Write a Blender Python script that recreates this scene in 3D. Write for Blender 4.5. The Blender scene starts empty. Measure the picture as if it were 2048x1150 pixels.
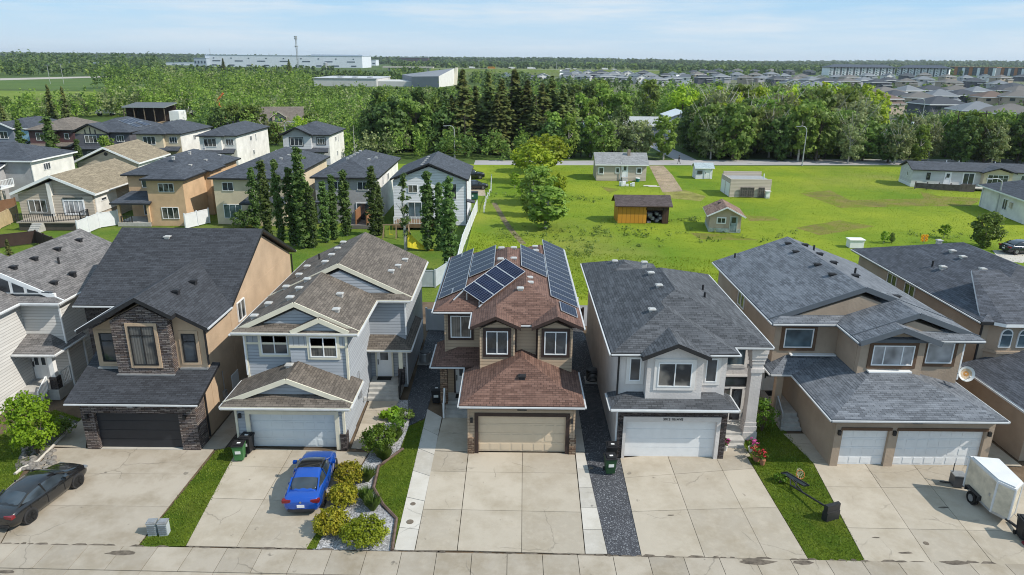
import bpy, math, random
import numpy as np
from mathutils import Vector, Matrix
random.seed(7); R = random.Random(11); RN = np.random.default_rng(5)
SC = bpy.context.scene; COL = SC.collection
# ---------- measured camera (drone at 20.5 m looking along +Y) ----------
FPX = 1390.0; CAMH = 20.5; PITCH = math.atan((575-117)/FPX); ROLL = math.radians(.55)
def G(px, py, z=0.0):
    a = px-1024; b = 575-py; c, s = math.cos(ROLL), math.sin(ROLL)
    u = (a*c-b*s)/FPX; v = (a*s+b*c)/FPX
    d = (u, math.cos(PITCH)+v*math.sin(PITCH), -math.sin(PITCH)+v*math.cos(PITCH))
    t = (z-CAMH)/d[2]
    return (d[0]*t, d[1]*t)
# ---------- materials ----------
MATS = {}
def nt(name):
    m = bpy.data.materials.new(name); m.use_nodes = True; t = m.node_tree
    return m, t, t.nodes['Principled BSDF']
def nd(t, typ, **kw):
    n = t.nodes.new(typ)
    for k, v in kw.items():
        if k.startswith('i_'):
            k = k[2:]; k = int(k) if k.isdigit() else k
            n.inputs[k].default_value = v
        else: setattr(n, k, v)
    return n
def rgba(c): return (c[0], c[1], c[2], 1)
def ramp(t, src, stops):
    r = nd(t, 'ShaderNodeValToRGB'); e = r.color_ramp.elements
    while len(e) < len(stops): e.new(.5)
    for k, (p, c) in enumerate(stops): e[k].position = p; e[k].color = rgba(c)
    t.links.new(src, r.inputs[0]); return r.outputs[0]
def mixc(t, a, b, f, mode='MIX'):
    m = nd(t, 'ShaderNodeMix', data_type='RGBA', blend_type=mode)
    for s, i in ((f, 0), (a, 6), (b, 7)):
        if hasattr(s, 'is_output'): t.links.new(s, m.inputs[i])
        else: m.inputs[i].default_value = s if i == 0 else rgba(s)
    return m.outputs[2]
def noise(t, scale, detail=3, vec=None, rough=.55):
    n = nd(t, 'ShaderNodeTexNoise', i_Scale=scale, i_Detail=detail, i_Roughness=rough)
    if vec is not None: t.links.new(vec, n.inputs['Vector'])
    return n.outputs['Fac']
def pos(t): return nd(t, 'ShaderNodeNewGeometry').outputs['Position']
def obc(t): return nd(t, 'ShaderNodeTexCoord').outputs['Object']
def uvc(t): return nd(t, 'ShaderNodeTexCoord').outputs['UV']
def mapr(t, src, a, b, lo=.3, hi=.7):
    m = nd(t, 'ShaderNodeMapRange', i_1=lo, i_2=hi, i_3=a, i_4=b); t.links.new(src, m.inputs[0]); return m.outputs[0]
def bump(t, b, src, st, dist=.02):
    n = nd(t, 'ShaderNodeBump', i_Strength=st, i_Distance=dist)
    t.links.new(src, n.inputs['Height']); t.links.new(n.outputs[0], b.inputs['Normal'])
def sc(c, k): return tuple(x*k for x in c)
def plain(name, c, rough=.6, spec=.3, metal=0, var=.1, vs=2.0, coat=0, bs=0, bst=.2):
    if name in MATS: return MATS[name]
    m, t, b = nt(name); b.inputs['Roughness'].default_value = rough; b.inputs['Specular IOR Level'].default_value = spec
    b.inputs['Metallic'].default_value = metal; b.inputs['Coat Weight'].default_value = coat
    f = noise(t, vs, 4, pos(t))
    t.links.new(mixc(t, sc(c, 1-var), sc(c, 1+var), mapr(t, f, 0, 1)), b.inputs['Base Color'])
    if bs: bump(t, b, noise(t, bs, 3, pos(t)), bst, .03)
    MATS[name] = m; return m
def stucco(name, c): return plain(name, c, .92, .15, 0, .13, .7, 0, 9.0, .5)
def siding(name, c, pitch=.19, vert=False):
    m, t, b = nt(name); b.inputs['Roughness'].default_value = .55; b.inputs['Specular IOR Level'].default_value = .25
    s = nd(t, 'ShaderNodeSeparateXYZ'); t.links.new(uvc(t), s.inputs[0])
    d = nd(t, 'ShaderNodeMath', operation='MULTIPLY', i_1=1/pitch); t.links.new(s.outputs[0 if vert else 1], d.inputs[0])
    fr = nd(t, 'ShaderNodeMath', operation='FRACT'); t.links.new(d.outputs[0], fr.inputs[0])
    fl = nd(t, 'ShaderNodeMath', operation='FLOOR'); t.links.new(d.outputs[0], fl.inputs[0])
    w = nd(t, 'ShaderNodeTexWhiteNoise', noise_dimensions='1D'); t.links.new(fl.outputs[0], w.inputs['W'])
    c1 = mixc(t, sc(c, .93), sc(c, 1.07), w.outputs['Value'])
    t.links.new(mixc(t, c1, sc(c, .82), mapr(t, noise(t, .9, 5, pos(t)), 0, .5, .5, .8)), b.inputs['Base Color'])
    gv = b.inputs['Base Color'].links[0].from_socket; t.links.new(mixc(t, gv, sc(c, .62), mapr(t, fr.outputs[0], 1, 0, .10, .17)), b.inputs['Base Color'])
    inv = nd(t, 'ShaderNodeMath', operation='SUBTRACT', i_0=1.0); t.links.new(fr.outputs[0], inv.inputs[1])
    bump(t, b, inv.outputs[0], .75, .05)
    return m
def shingle(name, c1, c2, patch=.35, w=.32, h=.15):
    m, t, b = nt(name); b.inputs['Roughness'].default_value = .82; b.inputs['Specular IOR Level'].default_value = .35
    uv = uvc(t)
    br = nd(t, 'ShaderNodeTexBrick', offset=.5, i_Color1=rgba(c1), i_Color2=rgba(c2), i_Mortar=rgba(sc(c1, .3)))
    br.inputs['Scale'].default_value = 1; br.inputs['Mortar Size'].default_value = .014; br.inputs['Brick Width'].default_value = w
    br.inputs['Row Height'].default_value = h; br.inputs['Bias'].default_value = -.1; br.inputs['Mortar Smooth'].default_value = .3
    t.links.new(uv, br.inputs['Vector'])
    b2 = nd(t, 'ShaderNodeTexBrick', offset=.37, i_Color1=(0, 0, 0, 1), i_Color2=(1, 1, 1, 1), i_Mortar=(.5, .5, .5, 1))
    b2.inputs['Scale'].default_value = 1; b2.inputs['Brick Width'].default_value = w*2.6; b2.inputs['Row Height'].default_value = h; b2.inputs['Mortar Size'].default_value = 0
    t.links.new(uv, b2.inputs['Vector'])
    k = mixc(t, br.outputs['Color'], sc(c2, 1.35), mapr(t, b2.outputs['Color'], 0, patch, .45, 1))
    k = mixc(t, k, sc(c1, .75), mapr(t, noise(t, .45, 5, uv), 0, .45, .45, .75))
    k = mixc(t, k, sc(c2, 1.25), mapr(t, noise(t, 2.3, 6, uv, .7), 0, .4, .5, .8))
    t.links.new(k, b.inputs['Base Color'])
    bump(t, b, br.outputs['Fac'], -.5, .02)
    return m
def stone(name, cols, w=.34, h=.10):
    m, t, b = nt(name); b.inputs['Roughness'].default_value = .9; b.inputs['Specular IOR Level'].default_value = .15
    uv = uvc(t); dn = nd(t, 'ShaderNodeTexNoise', i_Scale=3.0, i_Detail=2)
    t.links.new(uv, dn.inputs['Vector'])
    mx = nd(t, 'ShaderNodeVectorMath', operation='MULTIPLY_ADD'); mx.inputs[1].default_value = (.10, .05, 0)
    t.links.new(dn.outputs['Color'], mx.inputs[0]); t.links.new(uv, mx.inputs[2])
    br = nd(t, 'ShaderNodeTexBrick', offset=.43, i_Color1=(0, 0, 0, 1), i_Color2=(1, 1, 1, 1), i_Mortar=(0, 0, 0, 1))
    br.inputs['Scale'].default_value = 1; br.inputs['Mortar Size'].default_value = .012; br.inputs['Brick Width'].default_value = w; br.inputs['Row Height'].default_value = h
    t.links.new(mx.outputs[0], br.inputs['Vector'])
    k = ramp(t, br.outputs['Color'], [(i/(len(cols)-1), c) for i, c in enumerate(cols)])
    k = mixc(t, k, sc(cols[0], .25), br.outputs['Fac'])
    k = mixc(t, k, sc(cols[-1], 1.2), mapr(t, noise(t, 7, 4, uv), 0, .6, .5, .8))
    t.links.new(k, b.inputs['Base Color'])
    hh = nd(t, 'ShaderNodeMath', operation='SUBTRACT'); t.links.new(br.outputs['Color'], hh.inputs[0]); t.links.new(br.outputs['Fac'], hh.inputs[1])
    bump(t, b, hh.outputs[0], 1.0, .06)
    return m
def concrete(name, c, stain=.35, rnd=.15):
    m, t, b = nt(name); b.inputs['Roughness'].default_value = .85; b.inputs['Specular IOR Level'].default_value = .2
    p = pos(t); g = nd(t, 'ShaderNodeNewGeometry')
    k = mixc(t, sc(c, 1-rnd), sc(c, 1+rnd), g.outputs['Random Per Island'])
    k = mixc(t, k, (c[0]*.72, c[1]*.68, c[2]*.6), mapr(t, noise(t, .55, 6, p, .62), 0, stain*2.0, .42, .72))
    k = mixc(t, k, sc(c, 1.13), mapr(t, noise(t, 2.6, 5, p, .6), 0, .55, .5, .8))
    k = mixc(t, k, sc(c, .8), mapr(t, noise(t, 30, 3, p, .7), 0, .4, .5, .8))
    vo = nd(t, 'ShaderNodeTexVoronoi', feature='DISTANCE_TO_EDGE', i_Scale=.33)
    wv = nd(t, 'ShaderNodeVectorMath', operation='MULTIPLY_ADD'); wv.inputs[1].default_value = (.9, .9, 0)
    nn = nd(t, 'ShaderNodeTexNoise', i_Scale=1.1, i_Detail=5); t.links.new(p, nn.inputs['Vector'])
    t.links.new(nn.outputs['Color'], wv.inputs[0]); t.links.new(p, wv.inputs[2]); t.links.new(wv.outputs[0], vo.inputs['Vector'])
    cr = mapr(t, vo.outputs['Distance'], .55, 0, .0, .012)
    cm = nd(t, 'ShaderNodeMath', operation='MULTIPLY'); t.links.new(cr, cm.inputs[0]); t.links.new(mapr(t, noise(t, .3, 2, p), 0, 1, .52, .6), cm.inputs[1])
    k = mixc(t, k, sc(c, .35), cm.outputs[0])
    k = mixc(t, k, sc(c, .38), mapr(t, noise(t, 1.7, 5, p, .55), 0, .8, .685, .74))
    k = mixc(t, k, (c[0]*1.2, c[1]*1.2, c[2]*1.2), mapr(t, noise(t, .9, 7, p, .75), 0, .5, .5, .75))
    t.links.new(k, b.inputs['Base Color']); bump(t, b, noise(t, 45, 2, p), .25, .01)
    return m
def gravel(name, dark, light, scale=14, lightness=.5):
    m, t, b = nt(name); b.inputs['Roughness'].default_value = .8
    p = pos(t); v = nd(t, 'ShaderNodeTexVoronoi', i_Scale=scale); t.links.new(p, v.inputs['Vector'])
    s = nd(t, 'ShaderNodeSeparateColor'); t.links.new(v.outputs['Color'], s.inputs[0])
    k = ramp(t, s.outputs[0], [(0, dark), (lightness, sc(dark, 2.2)), (1, light)])
    k = mixc(t, k, sc(dark, .6), mapr(t, noise(t, .8, 4, p), 0, .5, .5, .75))
    t.links.new(k, b.inputs['Base Color']); bump(t, b, v.outputs['Distance'], -1.0, .06)
    return m
def grass_m(name, c1, c2, c3, s1=.25, s2=3.0, dk=.75):
    m, t, b = nt(name); b.inputs['Roughness'].default_value = .9; b.inputs['Specular IOR Level'].default_value = .1
    p = pos(t)
    k = mixc(t, c1, c2, mapr(t, noise(t, s1, 6, p, .6), 0, 1, .38, .62))
    k = mixc(t, k, c3, mapr(t, noise(t, s1*.37, 5, p, .62), 0, .9, .52, .72))
    k = mixc(t, k, sc(c1, .6), mapr(t, noise(t, s2, 5, p, .7), 0, dk, .48, .72))
    t.links.new(k, b.inputs['Base Color']); bump(t, b, noise(t, s2*4, 4, p, .7), .9, .12)
    return m
def leaf_m(name, c1, c2, tl=.3, c3=None):
    m, t, b = nt(name); b.inputs['Roughness'].default_value = .55; b.inputs['Specular IOR Level'].default_value = .25
    g = nd(t, 'ShaderNodeNewGeometry'); oi = nd(t, 'ShaderNodeObjectInfo')
    k = mixc(t, c1, c2, g.outputs['Random Per Island'])
    k = mixc(t, k, c3 or sc(c2, 1.25), mapr(t, noise(t, .55, 2, obc(t)), 0, .7, .48, .62))
    h = nd(t, 'ShaderNodeHueSaturation', i_Saturation=1.0); t.links.new(k, h.inputs['Color'])
    t.links.new(mapr(t, oi.outputs['Random'], .7, 1.3, 0, 1), h.inputs['Value'])
    t.links.new(mapr(t, oi.outputs['Random'], .485, .515, 0, 1), h.inputs['Hue'])
    t.links.new(h.outputs[0], b.inputs['Base Color'])
    tr = nd(t, 'ShaderNodeBsdfTranslucent'); t.links.new(h.outputs[0], tr.inputs['Color'])
    mx = nd(t, 'ShaderNodeMixShader', i_0=tl); t.links.new(b.outputs[0], mx.inputs[1]); t.links.new(tr.outputs[0], mx.inputs[2])
    t.links.new(mx.outputs[0], t.nodes['Material Output'].inputs['Surface'])
    return m
def glass_m(name, c=(.035, .042, .05), rough=.07):
    m, t, b = nt(name); b.inputs['Roughness'].default_value = rough; b.inputs['Specular IOR Level'].default_value = .7
    f = noise(t, .9, 2, pos(t)); t.links.new(mixc(t, sc(c, .5), sc(c, 1.9), mapr(t, f, 0, 1)), b.inputs['Base Color'])
    bump(t, b, noise(t, .8, 1, pos(t)), .12, .1)
    return m
# ---------- mesh builder ----------
class MB:
    def __init__(s): s.v = []; s.f = []; s.m = []; s.uv = []
    def poly(s, pts, mat=0):
        pts = [Vector(p) for p in pts]; n = Vector((0, 0, 0))
        for i in range(len(pts)):
            a, b = pts[i], pts[(i+1) % len(pts)]
            n += Vector(((a.y-b.y)*(a.z+b.z), (a.z-b.z)*(a.x+b.x), (a.x-b.x)*(a.y+b.y)))
        if n.length < 1e-9: return
        n.normalize(); t = Vector((-n.y, n.x, 0))
        t = Vector((1, 0, 0)) if t.length < .02 else t.normalized()
        b = n.cross(t); k = len(s.v)
        s.v += [tuple(p) for p in pts]; s.f.append(tuple(range(k, k+len(pts)))); s.m.append(mat)
        s.uv += [(p.dot(t), p.dot(b)) for p in pts]
    def box(s, x0, x1, y0, y1, z0, z1, mat=0):
        x0, x1 = min(x0, x1), max(x0, x1); y0, y1 = min(y0, y1), max(y0, y1); z0, z1 = min(z0, z1), max(z0, z1)
        s.prism([(x0, y0), (x1, y0), (x1, y1), (x0, y1)], z0, z1, mat); return s
    def prism(s, poly, z0, z1, mat=0, top=None):
        a = sum(poly[i][0]*poly[(i+1) % len(poly)][1]-poly[(i+1) % len(poly)][0]*poly[i][1] for i in range(len(poly)))
        if a < 0: poly = poly[::-1]
        n = len(poly)
        s.poly([(x, y, z1) for x, y in poly], mat if top is None else top); s.poly([(x, y, z0) for x, y in poly[::-1]], mat)
        for i in range(n):
            (a, b), (c, d) = poly[i], poly[(i+1) % n]
            s.poly([(a, b, z0), (c, d, z0), (c, d, z1), (a, b, z1)], mat)
        return s
    def xz(s, poly, y0, y1, mat=0):       # outline in x,z extruded along y
        a = sum(poly[i][0]*poly[(i+1) % len(poly)][1]-poly[(i+1) % len(poly)][0]*poly[i][1] for i in range(len(poly)))
        if a < 0: poly = poly[::-1]
        n = len(poly)
        s.poly([(x, y0, z) for x, z in poly], mat); s.poly([(x, y1, z) for x, z in poly[::-1]], mat)
        for i in range(n):
            (a, b), (c, d) = poly[i], poly[(i+1) % n]
            s.poly([(c, y0, d), (a, y0, b), (a, y1, b), (c, y1, d)], mat)
        return s
    def yz(s, poly, x0, x1, mat=0):
        k = len(s.v); s2 = MB(); s2.xz(poly, x0, x1, mat)
        for f, m in zip(s2.f, s2.m): s.poly([(s2.v[i][1], s2.v[i][0], s2.v[i][2]) for i in f][::-1], m)
        return s
    def fb(s, face, p, a0, a1, z0, z1, d0, d1, mat=0):    # box on a wall: face S,N,E,W at coordinate p, proud d0..d1
        if face == 'S': s.box(a0, a1, p-d1, p-d0, z0, z1, mat)
        elif face == 'N': s.box(a0, a1, p+d0, p+d1, z0, z1, mat)
        elif face == 'E': s.box(p+d0, p+d1, a0, a1, z0, z1, mat)
        else: s.box(p-d1, p-d0, a0, a1, z0, z1, mat)
        return s
    def beam(s, a, b, w, h, mat=0):
        a, b = Vector(a), Vector(b); d = (b-a).normalized()
        u = d.cross(Vector((0, 0, 1))); u = Vector((1, 0, 0)) if u.length < .01 else u.normalized(); v = u.cross(d)
        q = [(-w/2, -h/2), (w/2, -h/2), (w/2, h/2), (-w/2, h/2)]
        A = [a+u*i+v*j for i, j in q]; B = [b+u*i+v*j for i, j in q]
        s.poly(A, mat); s.poly(B[::-1], mat)
        for i in range(4): s.poly([A[(i+1) % 4], A[i], B[i], B[(i+1) % 4]], mat)
        return s
    def tube(s, pts, rad, n=8, mat=0, cap=True):
        pts = [Vector(p) for p in pts]; rings = []
        if not hasattr(rad, '__len__'): rad = [rad]*len(pts)
        for i, p in enumerate(pts):
            d = (pts[min(i+1, len(pts)-1)]-pts[max(i-1, 0)]).normalized()
            u = d.cross(Vector((0, 1, 0)) if abs(d.y) < .9 else Vector((1, 0, 0))).normalized(); v = d.cross(u)
            rings.append([p+(u*math.cos(2*math.pi*k/n)+v*math.sin(2*math.pi*k/n))*rad[i] for k in range(n)])
        for a, b in zip(rings, rings[1:]):
            for k in range(n): s.poly([a[k], a[(k+1) % n], b[(k+1) % n], b[k]], mat)
        if cap: s.poly(rings[0][::-1], mat); s.poly(rings[-1], mat)
        return s
    def lathe(s, prof, n=16, c=(0, 0, 0), mat=0):   # prof: (r,z)
        R_ = [[(c[0]+r*math.cos(2*math.pi*k/n), c[1]+r*math.sin(2*math.pi*k/n), c[2]+z) for k in range(n)] for r, z in prof]
        for a, b in zip(R_, R_[1:]):
            for k in range(n): s.poly([a[k], a[(k+1) % n], b[(k+1) % n], b[k]], mat)
        s.poly(R_[-1], mat); s.poly(R_[0][::-1], mat); return s
    def shell(s, V, F, t=.2, top=0, edge=1):  # roof: top faces F over vertices V, thickness t downward
        cnt = {}
        for f in F:
            for i in range(len(f)): cnt[(f[i], f[(i+1) % len(f)])] = 1
        lo = [(x, y, z-t) for x, y, z in V]
        for f in F:
            s.poly([V[i] for i in f], top); s.poly([lo[i] for i in f[::-1]], edge)
        for (a, b) in cnt:
            if (b, a) not in cnt: s.poly([V[b], V[a], lo[a], lo[b]], edge)
        return s
    def roof(s, x0, x1, y0, y1, z, p, axis='y', e0='h', e1='h', t=.2, top=0, edge=1, inset=None):
        if axis == 'y':
            h = (x1-x0)/2; xm = (x0+x1)/2; zr = z+p*h; q = inset or h
            a = y0+(q if e0 == 'h' else 0); b = y1-(q if e1 == 'h' else 0)
            V = [(x0, y0, z), (x1, y0, z), (x1, y1, z), (x0, y1, z), (xm, a, zr), (xm, b, zr)]
        else:
            h = (y1-y0)/2; ym = (y0+y1)/2; zr = z+p*h; q = inset or h
            a = x0+(q if e0 == 'h' else 0); b = x1-(q if e1 == 'h' else 0)
            V = [(x1, y0, z), (x1, y1, z), (x0, y1, z), (x0, y0, z), (b, ym, zr), (a, ym, zr)]
            e0, e1 = e1, e0
        F = [(1, 2, 5, 4), (3, 0, 4, 5)]
        if e0 == 'h': F.append((0, 1, 4))
        if e1 == 'h': F.append((2, 3, 5))
        if e0 == 'g' or e1 == 'g': pass
        return s.shell(V, F, t, top, edge)
    def build(s, name, mats, parent=None, org=(0, 0, 0), smooth=False):
        me = bpy.data.meshes.new(name)
        me.from_pydata([(x-org[0], y-org[1], z-org[2]) for x, y, z in s.v], [], s.f)
        for m in (mats if isinstance(mats, (list, tuple)) else [mats]): me.materials.append(m)
        me.polygons.foreach_set('material_index', s.m)
        ul = me.uv_layers.new(name='UVMap'); ul.data.foreach_set('uv', [c for q in s.uv for c in q])
        if smooth:
            import bmesh
            b = bmesh.new(); b.from_mesh(me); bmesh.ops.remove_doubles(b, verts=b.verts, dist=1e-4)
            for f in b.faces: f.smooth = True
            b.to_mesh(me); b.free()
            try: me.set_sharp_from_angle(angle=math.radians(42))
            except Exception: pass
        me.update(); o = bpy.data.objects.new(name, me); COL.objects.link(o)
        if parent: o.parent = parent
        return o
def tag(o, label=None, cat=None, group=None, kind=None):
    for k, v in (('label', label), ('category', cat), ('group', group), ('kind', kind)):
        if v: o[k] = v
    return o
def thing(name, label, cat, loc=(0, 0, 0), rz=0, group=None):
    o = bpy.data.objects.new(name, None); COL.objects.link(o); o.empty_display_size = .2
    o.location = loc; o.rotation_euler = (0, 0, rz); return tag(o, label, cat, group)
def struct(name, mb, m): return tag(mb.build(name, m), kind='structure')
def dup(root, loc, rz=0, label=None, group=None, scale=None):
    r = root.copy(); COL.objects.link(r); r.location = loc; r.rotation_euler = (0, 0, rz)
    if scale: r.scale = scale if hasattr(scale, '__len__') else (scale,)*3
    if label: r['label'] = label
    if group: r['group'] = group
    for ch in list(root.children):
        c = ch.copy(); COL.objects.link(c); c.parent = r
        for g in list(ch.children):
            d = g.copy(); COL.objects.link(d); d.parent = c
    return r
# ---------- palette ----------
WHITE = plain('white_paint', (.74, .75, .76), .45, .4, 0, .05)
GUT = plain('gutter_white', (.50, .51, .52), .45, .4, 0, .08)
CREAM = plain('cream_trim', (.66, .62, .50), .55, .3, 0, .06)
BLACKT = plain('black_trim', (.018, .018, .02), .5, .4, 0, .2)
BROWNT = plain('dark_brown_trim', (.045, .028, .024), .55, .3, 0, .15)
GLASS = glass_m('window_glass'); GLASSB = glass_m('window_glass_blue', (.06, .09, .11)); GLASSL = glass_m('curtained_glass', (.25, .25, .26), .25)
CONC = concrete('concrete_slab', (.385, .34, .278)); CONCL = concrete('concrete_walk', (.46, .435, .395), .3)
CONCD = concrete('concrete_aged', (.345, .305, .252), .5); CONCS = plain('concrete_step', (.40, .39, .37), .85, .2, 0, .15, 3)
METAL = plain('grey_metal', (.42, .43, .44), .4, .5, .6, .12, 5); DARKM = plain('dark_metal', (.03, .03, .033), .5, .4, .2, .2, 5)
RUBBER = plain('black_rubber', (.012, .012, .012), .8, .3, 0, .2, 8)
VENTW = plain('vent_galvanised', (.55, .54, .52), .45, .5, .3, .12, 6); VENTD = plain('vent_dark', (.025, .025, .028), .6, .3, 0, .2, 6)
def blind_glass(name, c, st):
    m, t, b = nt(name); b.inputs['Roughness'].default_value = .1; b.inputs['Specular IOR Level'].default_value = .6
    s = nd(t, 'ShaderNodeSeparateXYZ'); t.links.new(uvc(t), s.inputs[0]); d = nd(t, 'ShaderNodeMath', operation='MULTIPLY', i_1=st); t.links.new(s.outputs[1 if st > 12 else 0], d.inputs[0])
    fr = nd(t, 'ShaderNodeMath', operation='FRACT'); t.links.new(d.outputs[0], fr.inputs[0]); k = mixc(t, sc(c, .55), sc(c, 1.25), fr.outputs[0])
    k = mixc(t, k, (.02, .025, .03), mapr(t, noise(t, .8, 2, pos(t)), 0, 1, .5, .6)); t.links.new(k, b.inputs['Base Color']); return m
GLS = [GLASS, GLASS, blind_glass('glass_with_blinds', (.16, .155, .145), 16), blind_glass('glass_with_drapes', (.13, .125, .115), 7)]
class House:
    def __init__(s, name, label, org, rz=0, local=False, cat='house', group=None):
        s.r = thing(name, label, cat, (org[0], org[1], 0), rz, group); s.o = (0, 0, 0) if local else (org[0], org[1], 0)
    def part(s, name, mb, mats, parent=None, label=None, smooth=False):
        o = mb.build(name, mats, parent or s.r, s.o, smooth)
        if label: o['label'] = label
        return o
    def win(s, face, p, c, z0, w, h, n=2, frame=None, trim=None, tw=.15, glass=None, rows=None, split=None, fw=.06, lab=None):
        frame = frame or WHITE; m = MB(); a0, a1, z1 = c-w/2, c+w/2, z0+h
        m.fb(face, p, a0, a0+fw, z0, z1, -.02, .075); m.fb(face, p, a1-fw, a1, z0, z1, -.02, .075)
        m.fb(face, p, a0+fw, a1-fw, z0, z0+fw, -.02, .075); m.fb(face, p, a0+fw, a1-fw, z1-fw, z1, -.02, .075)
        ms = split or [i/n for i in range(1, n)]
        for k in ms: m.fb(face, p, a0+w*k-fw*.45, a0+w*k+fw*.45, z0+fw, z1-fw, -.02, .07)
        for k in (rows or []): m.fb(face, p, a0+fw, a1-fw, z0+h*k-fw*.4, z0+h*k+fw*.4, -.02, .065)
        f = s.part('window', m, frame, None, lab)
        gl = glass or R.choice(GLS)
        s.part('pane', MB().fb(face, p, a0+fw, a1-fw, z0+fw, z1-fw, -.02, .03), gl, f)
        if trim:
            t = MB(); t.fb(face, p, a0-tw, a0, z0-tw, z1+tw, -.02, .05); t.fb(face, p, a1, a1+tw, z0-tw, z1+tw, -.02, .05)
            t.fb(face, p, a0, a1, z0-tw, z0, -.02, .055); t.fb(face, p, a0, a1, z1, z1+tw, -.02, .05)
            s.part('trim', t, trim, f)
        return f
    def gdoor(s, p, x0, x1, z1, mat, trim=None, tw=.15, rows=4, cols=8, z0=.03, panels=True, face='S'):
        m = MB(); m.fb(face, p, x0, x1, z0, z1, -.05, .02); rh = (z1-z0)/rows; cw = (x1-x0)/cols
        for i in range(rows):
            m.fb(face, p, x0+.01, x1-.01, z0+i*rh+.012, z0+(i+1)*rh-.012, .02, .035)
            if panels:
                for j in range(cols): m.fb(face, p, x0+j*cw+.07, x0+(j+1)*cw-.07, z0+i*rh+.1, z0+(i+1)*rh-.1, .035, .05)
        d = s.part('garage_door', m, mat)
        if trim:
            t = MB(); t.fb(face, p, x0-tw, x0, z0, z1+tw, -.02, .13); t.fb(face, p, x1, x1+tw, z0, z1+tw, -.02, .13); t.fb(face, p, x0, x1, z1, z1+tw, -.02, .13)
            s.part('door_frame', t, trim, d)
        return d
    def door(s, face, p, c, z0, mat, w=.95, h=2.1, frame=None, lite=None, side=0):
        m = MB(); m.fb(face, p, c-w/2, c+w/2, z0, z0+h, -.02, .05)
        for k in (-.22, .22): m.fb(face, p, c+k*w-.13, c+k*w+.13, z0+.15, z0+.8, .05, .062)
        d = s.part('door', m, mat); t = MB(); q = .1
        t.fb(face, p, c-w/2-q, c-w/2, z0, z0+h+q, -.02, .09); t.fb(face, p, c+w/2, c+w/2+q, z0, z0+h+q, -.02, .09); t.fb(face, p, c-w/2, c+w/2, z0+h, z0+h+q, -.02, .09)
        s.part('door_frame', t, frame or WHITE, d)
        g = MB()
        if lite == 'top': g.fb(face, p, c-.25, c+.25, z0+1.15, z0+1.85, .03, .058)
        elif lite == 'two':
            for k in (-.22, .22): g.fb(face, p, c+k-.12, c+k+.12, z0+.95, z0+1.9, .03, .058)
        elif lite == 'full': g.fb(face, p, c-w/2+.12, c+w/2-.12, z0+.2, z0+h-.15, .03, .058)
        if lite: s.part('pane', g, GLASS, d)
        s.part('handle', MB().fb(face, p, c-w/2+.05, c-w/2+.1, z0+.85, z0+1.2, .05, .11), DARKM, d)
        return d
    def gutter(s, segs, mat=None, w=.085, h=.075):
        for a, b in segs: o = s.part('gutter', MB().beam(a, b, w, h), mat or GUT)
    def spout(s, pts, mat=None):
        m = MB()
        for a, b in zip(pts, pts[1:]): m.beam(a, b, .09, .09)
        return s.part('downspout', m, mat or WHITE)
    def vents(s, spots, mat=None, pipe=False):      # (x,y,z) on the roof
        for x, y, z in spots:
            m = MB()
            if pipe: m.tube([(x, y, z-.2), (x, y, z+.38)], .07, 8); o = s.part('vent_pipe', m, mat or VENTD)
            else:
                m.box(x-.16, x+.16, y-.14, y+.14, z-.25, z+.10); m.prism([(x-.21, y-.19), (x+.21, y-.19), (x+.21, y+.19), (x-.21, y+.19)], z+.10, z+.15); m.box(x-.15, x+.15, y-.13, y+.13, z+.15, z+.18)
                o = s.part('roof_vent', m, mat or VENTW)
    def steps(s, x0, x1, y, z, n, face='S', run=.3, mat=None, back=1.5):
        m = MB(); dz = z/n
        for i in range(n): m.box(x0, x1, y+run*i, y+run*n+back if i == n-1 else y+run*(i+1)+.02, 0, dz*(i+1)-.001*i)
        return s.part('steps', m, mat or CONCS)
def rail(h, pts, z0, hgt, mat, step=.13, parent=None):
    m = MB()
    for a, b in zip(pts, pts[1:]):
        a, b = Vector(a), Vector(b); L = (b-a).length; n = max(1, int(L/step))
        m.beam(a+Vector((0, 0, hgt)), b+Vector((0, 0, hgt)), .06, .06); m.beam(a+Vector((0, 0, .1)), b+Vector((0, 0, .1)), .05, .05)
        for i in range(n+1):
            p = a.lerp(b, i/n); r = .05 if i in (0, n) else .022; m.box(p.x-r, p.x+r, p.y-r, p.y+r, p.z, p.z+hgt)
    return h.part('railing', m, mat, parent)
# ================= ground, paving, lawns =================
GRASSD = grass_m('meadow_grass', (.11, .185, .014), (.215, .262, .022), (.235, .22, .06), .05, .5, .3)
LAWN = grass_m('lawn_grass', (.065, .115, .010), (.12, .165, .016), (.16, .165, .03), .6, 5)
LAND = grass_m('far_land', (.05, .085, .02), (.08, .12, .03), (.09, .10, .04), .006, .08)
YARD = grass_m('yard_grass', (.09, .16, .02), (.15, .20, .03), (.17, .15, .06), .2, 3)
GRAVD = gravel('dark_gravel', (.028, .029, .034), (.26, .27, .29), 26, .8)
GRAVW = gravel('white_gravel', (.12, .12, .125), (.50, .50, .52), 20, .5)
SOIL = plain('bare_soil', (.13, .095, .065), .95, .1, 0, .35, .8, 0, 12, .8)
DIRT = plain('dirt_track', (.30, .235, .165), .95, .1, 0, .3, .5, 0, 9, .8)
ASPH = plain('grey_asphalt', (.21, .205, .21), .9, .2, 0, .18, .35, 0, 30, .3)
STRAW = plain('dry_grass_patch', (.25, .21, .08), .95, .1, 0, .4, .9, 0, 8, .8)
def sheet(name, pts, z, mat, px=False, kind='structure'):
    m = MB(); pts = [G(*p) for p in pts] if px else pts
    a = sum(pts[i][0]*pts[(i+1) % len(pts)][1]-pts[(i+1) % len(pts)][0]*pts[i][1] for i in range(len(pts)))
    if a < 0: pts = pts[::-1]
    m.poly([(x, y, z) for x, y in pts]); o = m.build(name, mat); return tag(o, kind=kind)
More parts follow.
